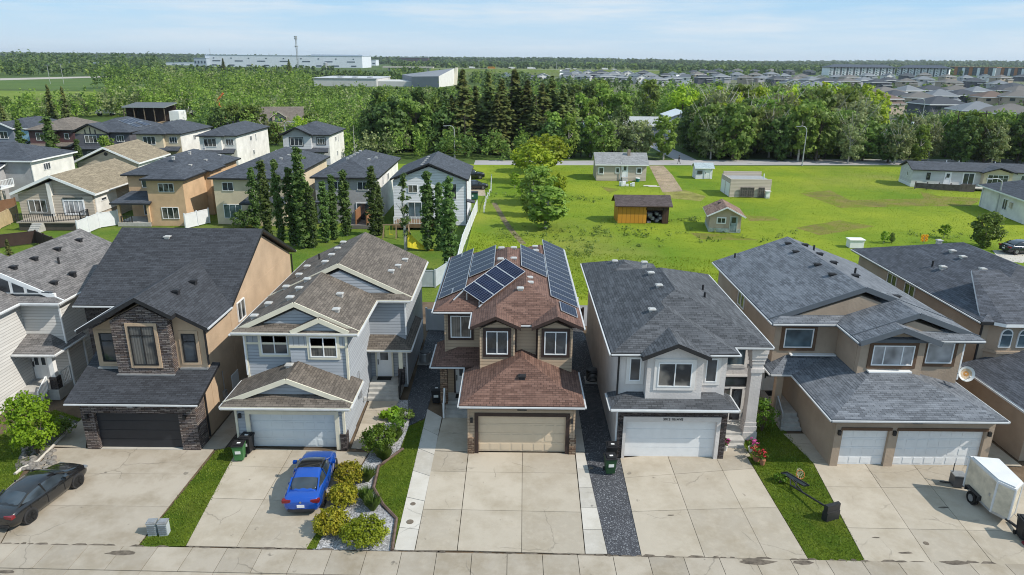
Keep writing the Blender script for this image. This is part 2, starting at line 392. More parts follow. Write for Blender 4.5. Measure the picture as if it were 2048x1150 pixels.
def slabs(m, c, us, vs, z0=.0, z1=.035, gap=.012):   # c: near-left, near-right, far-right, far-left (world)
    nl, nr, fr, fl = [Vector((p[0], p[1], 0)) for p in c]
    P = lambda u, v: (nl.lerp(nr, u)).lerp(fl.lerp(fr, u), v)
    for u0, u1 in zip(us, us[1:]):
        for v0, v1 in zip(vs, vs[1:]):
            q = [P(u0, v0), P(u1, v0), P(u1, v1), P(u0, v1)]; ce = sum(q, Vector())/4
            q = [p+(ce-p).normalized()*gap*1.4 for p in q]
            m.prism([(p.x, p.y) for p in q], z0, z1+R.uniform(-.003, .003))
def pxs(*p): return [G(*q) for q in p]
tag(sheet('ground', [(-7000, -200), (7000, -200), (7000, 9000), (-7000, 9000)], -.06, LAND), kind='structure')
sheet('street', [(-60, 4), (60, 4), (60, 23.2), (-60, 24.2)], -.05, ASPH)
sheet('front_yard_soil', [(-60, 24), (50, 24), (50, 60), (-60, 60)], -.045, SOIL)
# sidewalk and kerb
m = MB(); YS = lambda x: 25.18-.0155*(x+5)
xs = [-46+1.53*i for i in range(60)]
for a, b in zip(xs, xs[1:]):
    m.prism([(a+.012, YS(a)-1.5), (b-.012, YS(b)-1.5), (b-.012, YS(b)-.02), (a+.012, YS(a)-.02)], -.04, .04)
struct('sidewalk', m, CONCD)
m = MB()
for a, b in zip(xs[::2], xs[2::2]): m.prism([(a+.01, YS(a)-2.0), (b-.01, YS(b)-2.0), (b-.01, YS(b)-1.53), (a+.01, YS(a)-1.53)], -.045, .025)
struct('kerb_gutter', m, CONCD)
# driveways
m = MB(); slabs(m, pxs((0, 1092), (275, 1094), (428, 900), (108, 897)), [0, 1], [0, .36, .7, 1]); slabs(m, pxs((-110, 1092), (-2, 1092), (105, 899), (30, 985)), [0, 1], [0, 1])
slabs(m, pxs((104, 894), (172, 897), (176, 850), (165, 838)), [0, 1], [0, 1]); struct('driveway', m, CONCD)
m = MB(); slabs(m, [(-16.9, 33.3), (-15.7, 33.4), (-15.4, 44), (-16.75, 44)], [0, 1], [0, .3, .6, 1]); struct('side_path', m, CONCD)
m = MB(); slabs(m, pxs((372, 1093), (613, 1098), (738, 906), (476, 896)), [0, .42, 1], [0, .43, .78, 1])
slabs(m, pxs((702, 897), (738, 900), (798, 803), (738, 803)), [0, 1], [0, .22, .5, .78, 1]); struct('driveway', m, CONC)
m = MB(); slabs(m, pxs((914.6, 1102), (1170, 1109), (1150, 907), (937, 905)), [0, .505, 1], [0, .36, .76, 1])
slabs(m, pxs((830, 1102), (914, 1102), (936.5, 905), (869, 903)), [0, 1], [0, .36, .76, 1]); slabs(m, pxs((869, 902), (936, 904), (945, 838), (886, 834)), [0, 1], [0, .5, 1]); struct('driveway', m, CONC)
m = MB(); slabs(m, pxs((788, 1101), (829, 1102), (884, 835), (855, 819)), [0, 1], [0, .12, .3, .48, .65, .82, 1])
slabs(m, pxs((1171, 1109), (1215, 1109), (1169, 906), (1151, 905)), [0, 1], [0, .2, .4, .6, .8, 1]); slabs(m, [(3.52, 33.45), (4.1, 33.45), (4.2, 41), (3.6, 41)], [0, 1], [0, .33, .66, 1]); struct('concrete_walk', m, CONCL)
m = MB(); slabs(m, pxs((1283, 1113), (1617, 1121), (1481, 893), (1240, 917)), [0, .38, .755, 1], [0, .4, .76, 1]); slabs(m, [(11.5, 33.2), (13.1, 33.1), (13.1, 34.0), (11.5, 34.1)], [0, 1], [0, 1]); struct('driveway', m, CONC)
m = MB(); slabs(m, pxs((1731, 1126), (2230, 1138), (2010, 931), (1626, 927)), [0, .27, .52, .8, 1], [0, .3, .72, 1])
slabs(m, pxs((1626, 926), (1672, 930), (1612, 868), (1566, 868)), [0, 1], [0, .3, .65, 1]); slabs(m, [(25.4, 32.5), (27.4, 32.4), (27.2, 42), (25.5, 42)], [0, 1], [0, .3, .6, 1]); struct('driveway', m, CONC)
# gravel and beds
sheet('dark_gravel_strip', pxs((1216, 1110), (1283, 1113), (1242, 917), (1238, 905), (1232, 800))+[(5.6, 52), (4.1, 52), (4.1, 37)]+pxs((1169, 907)), .012, GRAVD)
sheet('dark_gravel_bed', pxs((818, 852), (850, 836), (862, 795))+[(-4.0, 40), (-3.9, 52), (-6.6, 52), (-6.5, 39.4)], .010, GRAVD)
sheet('dark_gravel_side', pxs((480, 830), (475, 897), (430, 900))+[(-16.6, 34), (-15.7, 44), (-14.9, 44), (-14.9, 34)], .006, plain('dirty_gravel', (.07, .06, .05), .95, .1, 0, .4, 3, 0, 25, .9))
EDGE = [(797, 905), (757, 934), (747, 977), (766, 1011), (793, 1039), (784, 1102)]
sheet('white_gravel_bed', pxs((625, 1099), (738, 908), (757, 850), (800, 800), (816, 800), (818, 852), *EDGE), .008, GRAVW)
L_H2 = pxs((800, 903), (818, 853), (852, 838), (787, 1101), (786, 1101), (795, 1041), (770, 1010), (751, 976), (760, 936))
L_H1 = pxs((277, 1094), (371, 1093), (478, 904), (470, 892), (432, 902)); L_H2b = pxs((613, 1098), (632, 1098), (650, 1060), (640, 1045))
L_H4 = pxs((1482, 892), (1618, 1120), (1730, 1125), (1625, 926), (1560, 850), (1510, 835))
L_H0 = pxs((-140, 1000), (30, 985), (38, 955), (60, 925), (100, 896), (163, 838), (110, 820), (0, 870), (-140, 900)); L_H6 = [(27.6, 31), (40, 31), (40, 24.9), (26.6, 25.2)]
lawns = [L_H2, L_H1, L_H2b, L_H4, L_H0, L_H6]
m = MB()
for k, q in enumerate(lawns):
    a = sum(q[i][0]*q[(i+1) % len(q)][1]-q[(i+1) % len(q)][0]*q[i][1] for i in range(len(q)))
    m.poly([(x, y, .016) for x, y in (q if a > 0 else q[::-1])])
struct('lawn', m, LAWN)
# bed edging: low brown curved kerb
m = MB(); e = pxs((806, 899), *EDGE); pts = []
for a, b in zip(e, e[1:]): pts += [(a[0]+(b[0]-a[0])*k/4, a[1]+(b[1]-a[1])*k/4, .05) for k in range(4)]
pts.append((*e[-1], .05)); m.tube(pts, .085, 6)
tag(m.build('bed_edging', plain('edging_brown', (.12, .085, .07), .9, .2, 0, .3, 5)), 'curved brown concrete edging between the white gravel bed and the lawn', 'edging')
m = MB(); e = pxs((30, 950), (45, 938), (75, 925), (100, 900), (150, 850)); m.tube([(x, y, .05) for x, y in e], .09, 6)
tag(m.build('bed_edging', CONCL), 'pale curved edging round the tree bed by the black sedan', 'edging')
sheet('dark_gravel_tree_bed', pxs((34, 948), (48, 938), (78, 925), (104, 900), (160, 845), (120, 830), (60, 870), (30, 930)), .021, plain('grey_rock_bed', (.12, .115, .11), .95, .1, 0, .5, 5, 0, 20, 1))
# back yards and meadow
sheet('back_lawn', [(-75, 58), (-5.4, 58), (-5.3, 112), (-75, 112)], -.04, YARD)
sheet('meadow', [(-5.2, 57), (110, 57), (120, 146), (9, 142.5), (-30, 142), (-6, 112), (-5.2, 90)], -.036, GRASSD)
sheet('back_lane', [(3.8, 52.5), (14.5, 52.5), (14.5, 57.5), (3.8, 57.5)], -.03, ASPH)
p = pxs((1040, 487), (1013, 455), (1003, 440), (983, 405)); q = [(x+.75, y) for x, y in p]; sheet('footpath', p+q[::-1], -.03, plain('worn_earth', (.17, .14, .085), .95, .1, 0, .35, 1.5, 0, 8, .8))
sheet('far_road', [(-8, 141.6), (9.5, 142.2), (70, 146.3), (140, 151), (140, 160), (70, 155), (9.5, 148.6), (-8, 148)], -.028, plain('road_pale', (.33, .32, .32), .9, .2, 0, .1, .2))
sheet('side_road', [(35.2, 148.2), (39.8, 151.8), (39.4, 160), (38.4, 174), (46, 205), (42, 206), (34, 176), (34.5, 160)], -.024, plain('road_pale_b', (.33, .32, .33), .9, .2, 0, .1, .2))
sheet('dirt_track', pxs((1298, 331), (1327, 331), (1345, 350), (1366, 382), (1325, 384)), -.024, DIRT)
sheet('dirt_track', pxs((1325, 384), (1370, 380), (1412, 392), (1402, 402), (1340, 396)), -.028, plain('dirt_faded', (.21, .20, .06), .95, .1, 0, .4, .5, 0, 9, .8))
sheet('dirt_track', pxs((1560, 308), (1605, 301), (1650, 316), (1590, 318)), -.02, DIRT)
for q in ([(1490, 430), (1545, 433), (1560, 440), (1500, 442)], [(1600, 386), (1660, 380), (1700, 400), (1880, 396), (1955, 402), (1940, 412), (1850, 412), (1680, 415)], [(1840, 382), (1880, 392), (1960, 396), (1955, 404), (1890, 410), (1850, 400)],
          [(1590, 455), (1680, 440), (1750, 452), (1640, 470)], [(1200, 372), (1240, 378), (1220, 386)], [(1380, 465), (1460, 468), (1520, 480), (1400, 478)]):
    sheet('bare_patch', pxs(*q), -.034+.0007*(q[0][0] % 9), grass_m('thin_grass%d' % q[0][0], (.15, .19, .02), (.22, .18, .06), (.14, .12, .05), .5, 2))
sheet('far_field', [(-300, 240), (-110, 250), (-150, 420), (-420, 420)], -.035, grass_m('far_field_grass', (.13, .19, .03), (.175, .22, .04), (.15, .18, .05), .03, .3))
sheet('far_field', [(-330, 440), (-140, 440), (-170, 640), (-520, 640)], -.035, grass_m('far_field_grass2', (.07, .12, .03), (.09, .14, .035), (.1, .13, .04), .03, .3))
sheet('far_highway', pxs((0, 160.5), (236, 154), (236, 151.5), (0, 156.5)), -.02, plain('highway_pale', (.36, .33, .30), .9, .2, 0, .05, .05))
sheet('highway_slope', pxs((900, 148), (1000, 156), (1300, 150), (1300, 133), (1000, 131.5), (900, 132)), -.02, grass_m('highway_grass', (.09, .12, .03), (.13, .15, .04), (.12, .13, .05), .01, .1))
sheet('yard_dirt', pxs((300, 236), (345, 232), (335, 246), (295, 250)), -.03, DIRT)
sheet('parking_pad', pxs((1985, 500), (2060, 500), (2080, 530), (2000, 520)), -.02, CONCL)
sheet('parking_pad', pxs((940, 372), (968, 372), (972, 392), (942, 390)), -.02, plain('pad_tan', (.36, .30, .22), .9, .2, 0, .1, 1))
# ---------- grass tufts (uncountable) ----------
def inpoly(P, poly):
    x, y = P[:, 0], P[:, 1]; r = np.zeros(len(P), bool); n = len(poly)
    for i in range(n):
        (x0, y0), (x1, y1) = poly[i], poly[i-1]
        c = ((y0 > y) != (y1 > y)) & (x < (x1-x0)*(y-y0)/(y1-y0+1e-12)+x0); r ^= c
    return r
def tri_mesh(name, V, nv, mats, mi=None):      # V: (n*nv,3) -> n faces of nv corners
    n = len(V)//nv; me = bpy.data.meshes.new(name); me.vertices.add(len(V)); me.vertices.foreach_set('co', V.astype(np.float32).ravel())
    me.loops.add(len(V)); me.loops.foreach_set('vertex_index', np.arange(len(V), dtype=np.int32)); me.polygons.add(n)
    me.polygons.foreach_set('loop_start', np.arange(0, len(V), nv, dtype=np.int32)); me.polygons.foreach_set('loop_total', np.full(n, nv, np.int32))
    for m in (mats if isinstance(mats, (list, tuple)) else [mats]): me.materials.append(m)
    if mi is not None: me.polygons.foreach_set('material_index', mi.astype(np.int32))
    me.update(); me.validate(); return me
def blades(polys, dens, h, w, z):
    out = []
    for q in polys:
        a = np.array(q); lo, hi = a.min(0), a.max(0); n = int(dens*(hi-lo).prod()); P = RN.uniform(lo, hi, (n, 2)); P = P[inpoly(P, q)]; P = P+RN.normal(size=P.shape)*(.05 if dens > 100 else 0); out.append(P)
    P = np.concatenate(out); n = len(P); th = RN.uniform(0, 6.283, n); hh = h*RN.uniform(.5, 1.4, n); ww = w*RN.uniform(.6, 1.4, n); le = RN.normal(0, .5, (n, 2))*hh[:, None]
    V = np.zeros((n, 3, 3)); d = np.stack([np.cos(th), np.sin(th)], 1)*ww[:, None]
    V[:, 0, :2] = P-d; V[:, 1, :2] = P+d; V[:, 2, :2] = P+le; V[:, 0:2, 2] = z; V[:, 2, 2] = z+hh
    return V.reshape(-1, 3)
BLADE = leaf_m('grass_blade', (.07, .115, .010), (.16, .205, .022), .35); BLADEF = leaf_m('meadow_blade', (.12, .20, .008), (.23, .285, .018), .4)
def stuffobj(name, me): o = bpy.data.objects.new(name, me); COL.objects.link(o); return tag(o, kind='stuff')
stuffobj('grass', tri_mesh('grass', blades(lawns[:5], 260, .07, .02, .015), 3, BLADE))
MEAD = [(-5.0, 59), (60, 59), (100, 100), (100, 142), (12, 141.5), (-5, 140), (-5, 90)]
stuffobj('meadow_grass', tri_mesh('meadow_grass', np.concatenate([blades([MEAD], 8, .07, .045, -.04), blades([[(-5, 59), (30, 59), (27, 63), (19, 69), (9, 71), (3, 76), (-5, 79)], [(-5, 59), (36, 59), (30, 66), (22, 73), (8, 75), (0, 83), (-5, 84)]], 14, .14, .045, -.04)]), 3, BLADEF))
sheet('suburb_ground', [(15, 345), (130, 250), (190, 190), (420, 190), (900, 900), (40, 900)], -.05, grass_m('suburb_ground_mix', (.10, .12, .06), (.15, .16, .10), (.16, .15, .12), .03, .2))
# dirt and weeds along the joint between driveways and sidewalk, worn marks, small iron covers
m = MB(); R4 = random.Random(9); x = -26.0
while x < 21:
    w = R4.uniform(.25, .9); 
    if R4.random() < .75:
        a, b = YS(x)-R4.uniform(.0, .05), YS(x)+R4.uniform(.02, .10); m.poly([(x, a, .0425), (x+w*.5, a-R4.uniform(0, .03), .0425), (x+w, a, .0425), (x+w*.8, b, .0425), (x+w*.3, b+R4.uniform(-.02, .05), .0425)])
    x += w*R4.uniform(.7, 1.3)
for cx, cy, r in ((-16.8, 24.9, .75), (10.6, 24.75, .9), (12.6, 24.7, .6), (19.2, 24.8, .7), (17.4, 25.4, .35), (16.6, 26.4, .22), (21.0, 28.7, .32), (7.6, 27.9, .2), (-21, 23.7, .5)):
    n = 11; m.poly([(cx+r*R4.uniform(.6, 1.1)*math.cos(6.283*k/n), cy+r*.22*R4.uniform(.6, 1.2)*math.sin(6.283*k/n), .0445) for k in range(n)])
struct('dirt_marks', m, plain('damp_dirt', (.12, .10, .08), .9, .2, 0, .45, 4))
for px, py, r in ((826, 1009, .13), (820, 1045, .17), (1852, 1088, .12), (1182, 937, .12)):
    x, y = G(px, py); tag(MB().tube([(x, y, .03), (x, y, .046)], r, 14).build('valve_cover', plain('iron_cover', (.16, .13, .10), .7, .3, .2, .2, 8)), {1009: 'small round iron cover, upper one on the pale walk left of the middle driveway', 1045: 'larger iron cover, lower one on the pale walk left of the middle driveway', 1088: 'round iron cover on the driveway left of the trailer', 937: 'round iron cover on the walk beside the dark gravel strip'}[py], 'cover')
# ================= the seven houses along the street =================
SH_DK = shingle('charcoal_shingles', (.028, .030, .036), (.052, .056, .066))
SH_BR = shingle('taupe_shingles', (.088, .074, .062), (.155, .132, .112), .4)
SH_RD = shingle('red_brown_shingles', (.100, .053, .040), (.170, .098, .076), .4)
SH_BK = shingle('slate_shingles', (.045, .049, .056), (.092, .098, .11), .5)
SH_GB = shingle('blue_grey_shingles', (.090, .10, .118), (.165, .18, .205), .5)
SH_GR = shingle('warm_grey_shingles', (.105, .10, .10), (.19, .18, .178), .4)
ST_TAN = stucco('tan_stucco', (.44, .325, .225)); ST_LIL = stucco('pale_grey_stucco', (.58, .545, .525)); ST_BRN = stucco('brown_stucco', (.355, .28, .215))
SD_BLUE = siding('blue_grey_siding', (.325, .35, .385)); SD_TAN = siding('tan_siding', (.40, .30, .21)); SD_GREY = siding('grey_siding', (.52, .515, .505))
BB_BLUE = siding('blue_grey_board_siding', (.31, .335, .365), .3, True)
LEDGE = stone('ledge_stone', [(.07, .055, .05), (.17, .14, .13), (.11, .095, .10), (.27, .235, .215), (.14, .10, .085)])
LEDGED = stone('dark_ledge_stone', [(.05, .04, .038), (.10, .085, .08), (.07, .06, .065), (.15, .13, .125)], .3, .08)
LEDGEB = stone('brown_field_stone', [(.16, .10, .07), (.28, .19, .13), (.12, .08, .06), (.34, .26, .19)], .28, .12)
FAS_BG = plain('blue_grey_fascia', (.10, .115, .135), .5, .3, 0, .05)
DOORW = plain('garage_door_white', (.70, .71, .72), .5, .35, 0, .04); DOORB = plain('garage_door_blue_white', (.58, .63, .66), .5, .35, 0, .04)
DOORT = plain('garage_door_beige', (.60, .49, .36), .5, .35, 0, .04); DOORK = plain('garage_door_charcoal', (.022, .024, .03), .45, .4, 0, .1)
def dutch(m, x0, x1, yf, z, p, e, top=0, edge=1):
    k = e+.3
    m.shell([(x0, yf, z), (x1, yf, z), (x1-k, yf+k, z+p*k), (x0+k, yf+k, z+p*k), (x1, yf+e+.02, z), (x1-e, yf+e, z+p*e), (x0, yf+e+.02, z), (x0+e, yf+e, z+p*e)],
            [(0, 1, 5, 2, 3, 7), (1, 4, 5), (6, 0, 7)], .2, top, edge)
def rakes(h, lst, mat, hh=.26):      # (x0, x1, xm, y, z, p)
    for x0, x1, xm, y, z, p in lst:
        za = z+p*(xm-x0); m = MB(); m.beam((x0, y, z-.09), (xm, y, za-.09), .06, hh); m.beam((xm-.01, y+.002, za-.09), (x1, y+.002, za-p*(x1-xm)-.09), .06, hh); h.part('rake_board', m, mat)
def bits(h, name, lst, mat):         # separate boxes, one part each
    for b in lst: h.part(name, MB().box(*b), mat)
def gfront(h, x0, x1, y, d, z, dx0, dx1, dz, mat, name='garage_wall'):
    m = MB(); m.box(x0, dx0, y, y+d, 0, z); m.box(dx1, x1, y, y+d, 0, z-.002); m.box(dx0-.002, dx1+.002, y+.003, y+d-.003, dz, z-.004)
    return h.part(name, m, mat)
def gab(m, x0, x1, y0, y1, zb, ze, p, mat=0):     # wall with a gable top
    xm = (x0+x1)/2; m.xz([(x0, zb), (x1, zb), (x1, ze), (xm, ze+p*(x1-x0)/2), (x0, ze)], y0, y1, mat)
def plaque(h, x, y, z, w=.5, hh=.16, mat=None): h.part('house_number', MB().box(x-w/2, x+w/2, y-.03, y+.01, z, z+hh), mat or BLACKT)

# ---- H0: grey-roofed house cut by the left edge
h = House('house', 'grey sided house with warm grey roof and white front porch railing, beside the black sedan', (-32, 43))
m = MB(); m.box(-36.3, -28.1, 40.5, 50, 0, 5.85); gab(m, -36.29, -28.11, 40.6, 49.9, 5.8, 5.9, .46); m.box(-40, -30.5, 33, 40.55, 0, 5.84); h.part('wall', m, SD_GREY)
m = MB(); m.roof(-36.7, -27.7, 40.45, 50.4, 6.05, .478, 'y', 'g', 'g'); dutch(m, -36.7, -27.7, 39.95, 6.04, .478, .5); h.part('roof', m, [SH_GR, WHITE])
m = MB(); m.roof(-40.4, -30.1, 32.4, 44.5, 6.03, .478, 'y', 'h', 'g'); h.part('front_roof', m, [SH_GR, WHITE])
m = MB(); m.shell([(-30.45, 38.85, 3.1), (-27.85, 38.85, 3.1), (-29.0, 40.55, 3.8), (-30.45, 40.55, 3.8), (-27.85, 42.2, 3.1), (-29.0, 42.2, 3.8)], [(0, 1, 2, 3), (1, 4, 5, 2)], .18); h.part('porch_roof', m, [SH_GR, WHITE])
rakes(h, [(-36.7, -27.7, -32.2, 40.44, 6.05, .478)], WHITE)
f = MB(); g = MB()
for k in range(4):
    a = -31.6+k*.86; zt = 7.55-max(0, (a+.8-(-31.4)))*.46; zl = 7.55-max(0, (a+.08+1.4-.9+30.6))*.2
    f.xz([(a, 6.48), (a+.84, 6.48), (a+.84, 6.05+.46*(-28.2-(a+.84))+.1), (a, 6.05+.46*(-28.2-a)+.1)], 40.42, 40.6)
    g.xz([(a+.09, 6.55), (a+.75, 6.55), (a+.75, max(6.6, 6.05+.46*(-28.2-(a+.75)))), (a+.09, max(6.62, 6.05+.46*(-28.2-(a+.09))))], 40.405, 40.5)
w_ = h.part('window', f, WHITE); h.part('pane', g, GLASS, w_)
h.gutter([((-27.66, 39.95, 5.97), (-27.66, 50.3, 5.97)), ((-30.1, 39.9, 5.96), (-27.7, 39.9, 5.96)), ((-30.06, 34, 5.95), (-30.06, 39.9, 5.95)), ((-30.45, 38.8, 3.02), (-27.85, 38.8, 3.02)), ((-27.8, 38.8, 3.02), (-27.8, 42.2, 3.02))])
h.spout([(-28.05, 40.42, 5.9), (-28.05, 40.42, .1)]); h.spout([(-27.85, 42.1, 3), (-28.05, 42.1, 2.8), (-28.05, 42.1, .1)])
h.door('S', 40.5, -30.0, .72, WHITE, 1.0, 2.1, WHITE, 'two'); h.steps(-30.42, -28.75, 38.0, .7, 3, 'S', .3, None, 1.6)
m = MB(); m.box(-28.75, -28.1, 38.92, 40.5, 0, .69); h.part('porch_floor', m, CONCS)
m = MB(); m.box(-28.5, -28.2, 39.05, 39.35, 1.5, 2.95); p_ = h.part('porch_post', m, WHITE); h.part('post_base', MB().box(-28.58, -28.12, 38.98, 39.42, .66, 1.5), LEDGED, p_)
rail(h, [(-28.2, 39.5, .7), (-28.2, 40.4, .7)], 0, .95, WHITE); rail(h, [(-28.72, 38.9, .7), (-28.72, 38.0, .1)], 0, .9, WHITE)
h.vents([(-31.2, 48.5, 7.75), (-31.2, 46.0, 7.75), (-31.2, 43.6, 7.75), (-31.2, 41.6, 7.75), (-28.9, 43.6, 6.75), (-29.0, 41.8, 6.7), (-28.5, 46.3, 6.5)], VENTD); h.vents([(-30.2, 44.4, 7.3)], pipe=True)

# ---- H1: dark-roofed stone and tan house
h = House('house', 'tan stucco house with stone-clad bay, charcoal roof and black double garage door', (-20.2, 41))
m = MB(); m.box(-25.6, -16.95, 39.2, 51.0, 0, 6.25); m.yz([(39.21, 6.2), (50.99, 6.2), (50.99, 6.3), (45.1, 9.28), (39.21, 6.3)], -25.59, -16.96)
gab(m, -23.1, -16.965, 35.6, 39.3, 0, 6.16, .54); m.box(-23.0, -16.98, 33.95, 35.7, 0, 3.0); h.part('wall', m, ST_TAN)
m = MB(); m.box(-25.62, -23.0, 39.1, 39.35, 0, 6.2); h.part('stone_wall', m, LEDGED)
d_ = gfront(h, -23.05, -16.9, 33.2, .32, 2.98, -22.38, -17.85, 2.25, LEDGE, 'stone_wall'); bits(h, 'stone_wall', [(-23.06, -22.4, 33.5, 34.4, 0, 2.97), (-17.83, -16.89, 33.5, 34.3, 0, 2.97)], LEDGE)
h.gdoor(33.45, -22.4, -17.84, 2.26, DOORK, None, .15, 4, 8, .02, False); h.part('door_sill', MB().box(-22.36, -17.87, 33.22, 33.42, .03, .07), CONCL)
m = MB(); m.xz([(-21.75, 3.3), (-18.65, 3.3), (-18.65, 6.95), (-20.03, 7.72), (-21.75, 6.84)], 35.05, 35.75); h.part('bay', m, LEDGE)
m = MB(); m.roof(-26.0, -16.6, 38.7, 51.5, 6.4, .5, 'x', 'g', 'g', .2); h.part('roof', m, [SH_DK, BLACKT])
m = MB(); za = 6.4+.55*3.41; zq = za-.55*1.83
m.shell([(-23.45, 34.72, 6.4), (-20.03, 34.72, za), (-18.2, 34.72, zq), (-18.2, 35.22, zq), (-16.615, 35.22, za-.55*3.415), (-16.615, 38.72, za-.55*3.415), (-20.03, 43.4, za), (-23.45, 43.4, 6.4)], [(1, 2, 3, 4, 5, 6), (0, 1, 6, 7)], .24); h.part('front_roof', m, [SH_DK, BLACKT])
m = MB(); m.shell([(-23.5, 32.7, 3.12), (-16.45, 32.7, 3.12), (-16.55, 36.1, 3.97), (-23.9, 36.1, 3.97)], [(0, 1, 2, 3)], .18); m.shell([(-23.9, 36.0, 3.9), (-23.0, 36.0, 3.9), (-23.0, 39.2, 4.5), (-24.6, 39.2, 4.5)], [(0, 1, 2, 3)], .15); h.part('garage_roof', m, [SH_DK, BLACKT])
h.win('S', 35.05, -20.1, 4.25, 1.38, 2.3, 2, BLACKT, ST_TAN, .17, None, [.76]); h.win('S', 35.6, -22.4, 4.2, .78, 1.72, 1, BLACKT, ST_TAN, .16, None, [.72]); h.win('S', 35.6, -17.87, 4.22, .76, 1.7, 1, BLACKT, ST_TAN, .16, None, [.72])
h.win('E', -16.95, 40.8, 4.8, 1.2, 1.25, 2); h.win('S', 39.1, -24.3, 4.2, .8, 1.2, 1, BLACKT)
bits(h, 'flashing', [(-21.8, -18.6, 34.9, 35.05, 3.62, 3.72), (-23.1, -21.85, 35.4, 35.6, 3.82, 3.9), (-18.5, -16.97, 35.4, 35.6, 3.82, 3.9)], METAL)
h.gutter([((-23.45, 32.62, 3.04), (-16.45, 32.62, 3.04)), ((-26.0, 38.63, 6.32), (-23.5, 38.63, 6.32)), ((-23.5, 34.75, 6.34), (-23.5, 38.6, 6.34)), ((-16.56, 35.25, 6.34), (-16.56, 38.7, 6.34)), ((-26.0, 51.55, 6.32), (-16.6, 51.55, 6.32))])
h.spout([(-16.9, 35.5, 6.2), (-16.9, 35.5, 4.1)], BLACKT); h.spout([(-16.85, 34.4, 3.0), (-16.85, 34.4, .2)], BLACKT); h.spout([(-16.88, 51.1, 6.2), (-16.88, 51.1, .2)], BLACKT)
m = MB(); m.box(-16.95, -16.9, 38.2, 39.2, 0, 2.1); h.part('side_door', m, WHITE)
h.vents([(-19.0, 37.2, 7.75), (-18.9, 39.2, 7.7)], VENTD); h.vents([(-22.6, 44.2, 9.1)]); plaque(h, -20.35, 33.2, 2.6, .3, .13, METAL); plaque(h, -20.02, 33.2, 2.56, .12, .22)

# ---- H2: blue-grey sided house
h = House('house', 'blue-grey sided house with taupe roof, cream trim and white garage door behind the blue car', (-11.8, 41))
m = MB(); m.box(-14.8, -9.05, 35.75, 41.5, 0, 5.98); gab(m, -14.79, -9.06, 35.8, 41.4, 5.9, 6.0, .46); m.box(-12.2, -9.06, 35.3, 35.9, 0, 5.97); m.box(-14.78, -6.75, 41.2, 49.4, 0, 5.97); gab(m, -14.77, -6.76, 41.35, 49.3, 5.9, 6.0, .46); m.box(-14.84, -9.0, 33.75, 35.9, 0, 2.9)
m.xz([(-11.9, 6.1), (-9.05, 6.1), (-10.48, 6.72)], 35.32, 36.2); m.xz([(-14.4, 3.1), (-9.2, 3.1), (-11.8, 4.22)], 33.3, 35.0); h.part('wall', m, SD_BLUE)
m = MB(); m.box(-14.82, -12.21, 35.72, 35.8, 5.36, 5.96); m.box(-12.21, -9.04, 35.27, 35.35, 5.36, 5.96); h.part('board_siding', m, BB_BLUE)
bits(h, 'trim_board', [(-14.84, -12.22, 35.69, 35.8, 5.27, 5.39), (-12.23, -9.02, 35.24, 35.35, 5.27, 5.39), (-14.87, -14.75, 35.68, 35.8, 3.2, 5.95), (-9.14, -9.02, 35.23, 35.35, 3.2, 5.95), (-9.1, -8.97, 33.4, 33.5, 1.0, 2.85), (-14.9, -14.78, 33.4, 33.5, .2, 2.85)], CREAM)
gfront(h, -14.86, -8.98, 33.45, .32, 2.9, -14.15, -9.5, 2.17, SD_BLUE); h.gdoor(33.72, -14.16, -9.49, 2.18, DOORB, None, .15, 4, 8)
h.part('door_frame', MB().box(-14.35, -14.13, 33.41, 33.5, .02, 2.35).box(-9.52, -9.3, 33.41, 33.5, .02, 2.35).box(-14.13, -9.52, 33.41, 33.5, 2.15, 2.35), CREAM)
h.part('stone_pier', MB().box(-9.28, -8.93, 33.38, 33.9, 0, 1.0), LEDGED)
m = MB(); m.roof(-15.3, -8.4, 35.55, 42.2, 6.15, .478, 'y', 'g', 'g'); dutch(m, -15.3, -8.4, 35.17, 6.19, .478, .40); m.roof(-12.05, -8.9, 35.22, 38.2, 6.27, .47, 'y', 'g', 'g', .12); h.part('front_roof', m, [SH_BR, CREAM])
m = MB(); m.roof(-15.29, -6.3, 41.35, 49.7, 6.165, .478, 'y', 'g', 'g'); dutch(m, -15.29, -6.3, 40.8, 6.158, .478, .5); h.part('roof', m, [SH_BR, CREAM])
m = MB(); m.roof(-15.2, -8.4, 33.0, 35.8, 3.1, .40, 'y', 'g', 'g'); dutch(m, -15.2, -8.4, 32.45, 3.095, .40, .55); h.part('garage_roof', m, [SH_BR, CREAM])
rakes(h, [(-15.3, -8.4, -11.85, 35.52, 6.15, .478), (-12.05, -8.9, -10.475, 35.19, 6.27, .47), (-15.29, -6.3, -10.8, 41.31, 6.165, .478), (-15.2, -8.4, -11.8, 32.97, 3.1, .40)], CREAM)
m = MB(); m.shell([(-9.07, 40.05, 3.12), (-6.3, 40.05, 3.12), (-7.45, 41.22, 3.7), (-9.07, 41.22, 3.7), (-6.3, 45.6, 3.12), (-7.45, 45.6, 3.7)], [(0, 1, 2, 3), (1, 4, 5, 2)], .18); h.part('porch_roof', m, [SH_BR, CREAM])
h.win('S', 35.75, -13.2, 4.66, 1.5, 1.2, 2, None, CREAM, .14); h.win('S', 35.3, -10.35, 4.72, 1.5, 1.2, 2, None, CREAM, .14)
h.door('S', 41.2, -8.2, .78, WHITE, .95, 2.05, CREAM, 'top'); h.steps(-9.0, -7.0, 39.15, .76, 4, 'S', .27, None, 1.05)
m = MB(); m.box(-7.1, -6.85, 40.12, 40.37, 1.8, 3.0); p_ = h.part('porch_post', m, CREAM); h.part('post_base', MB().box(-7.16, -6.79, 40.06, 40.43, .7, 1.8), LEDGED, p_)
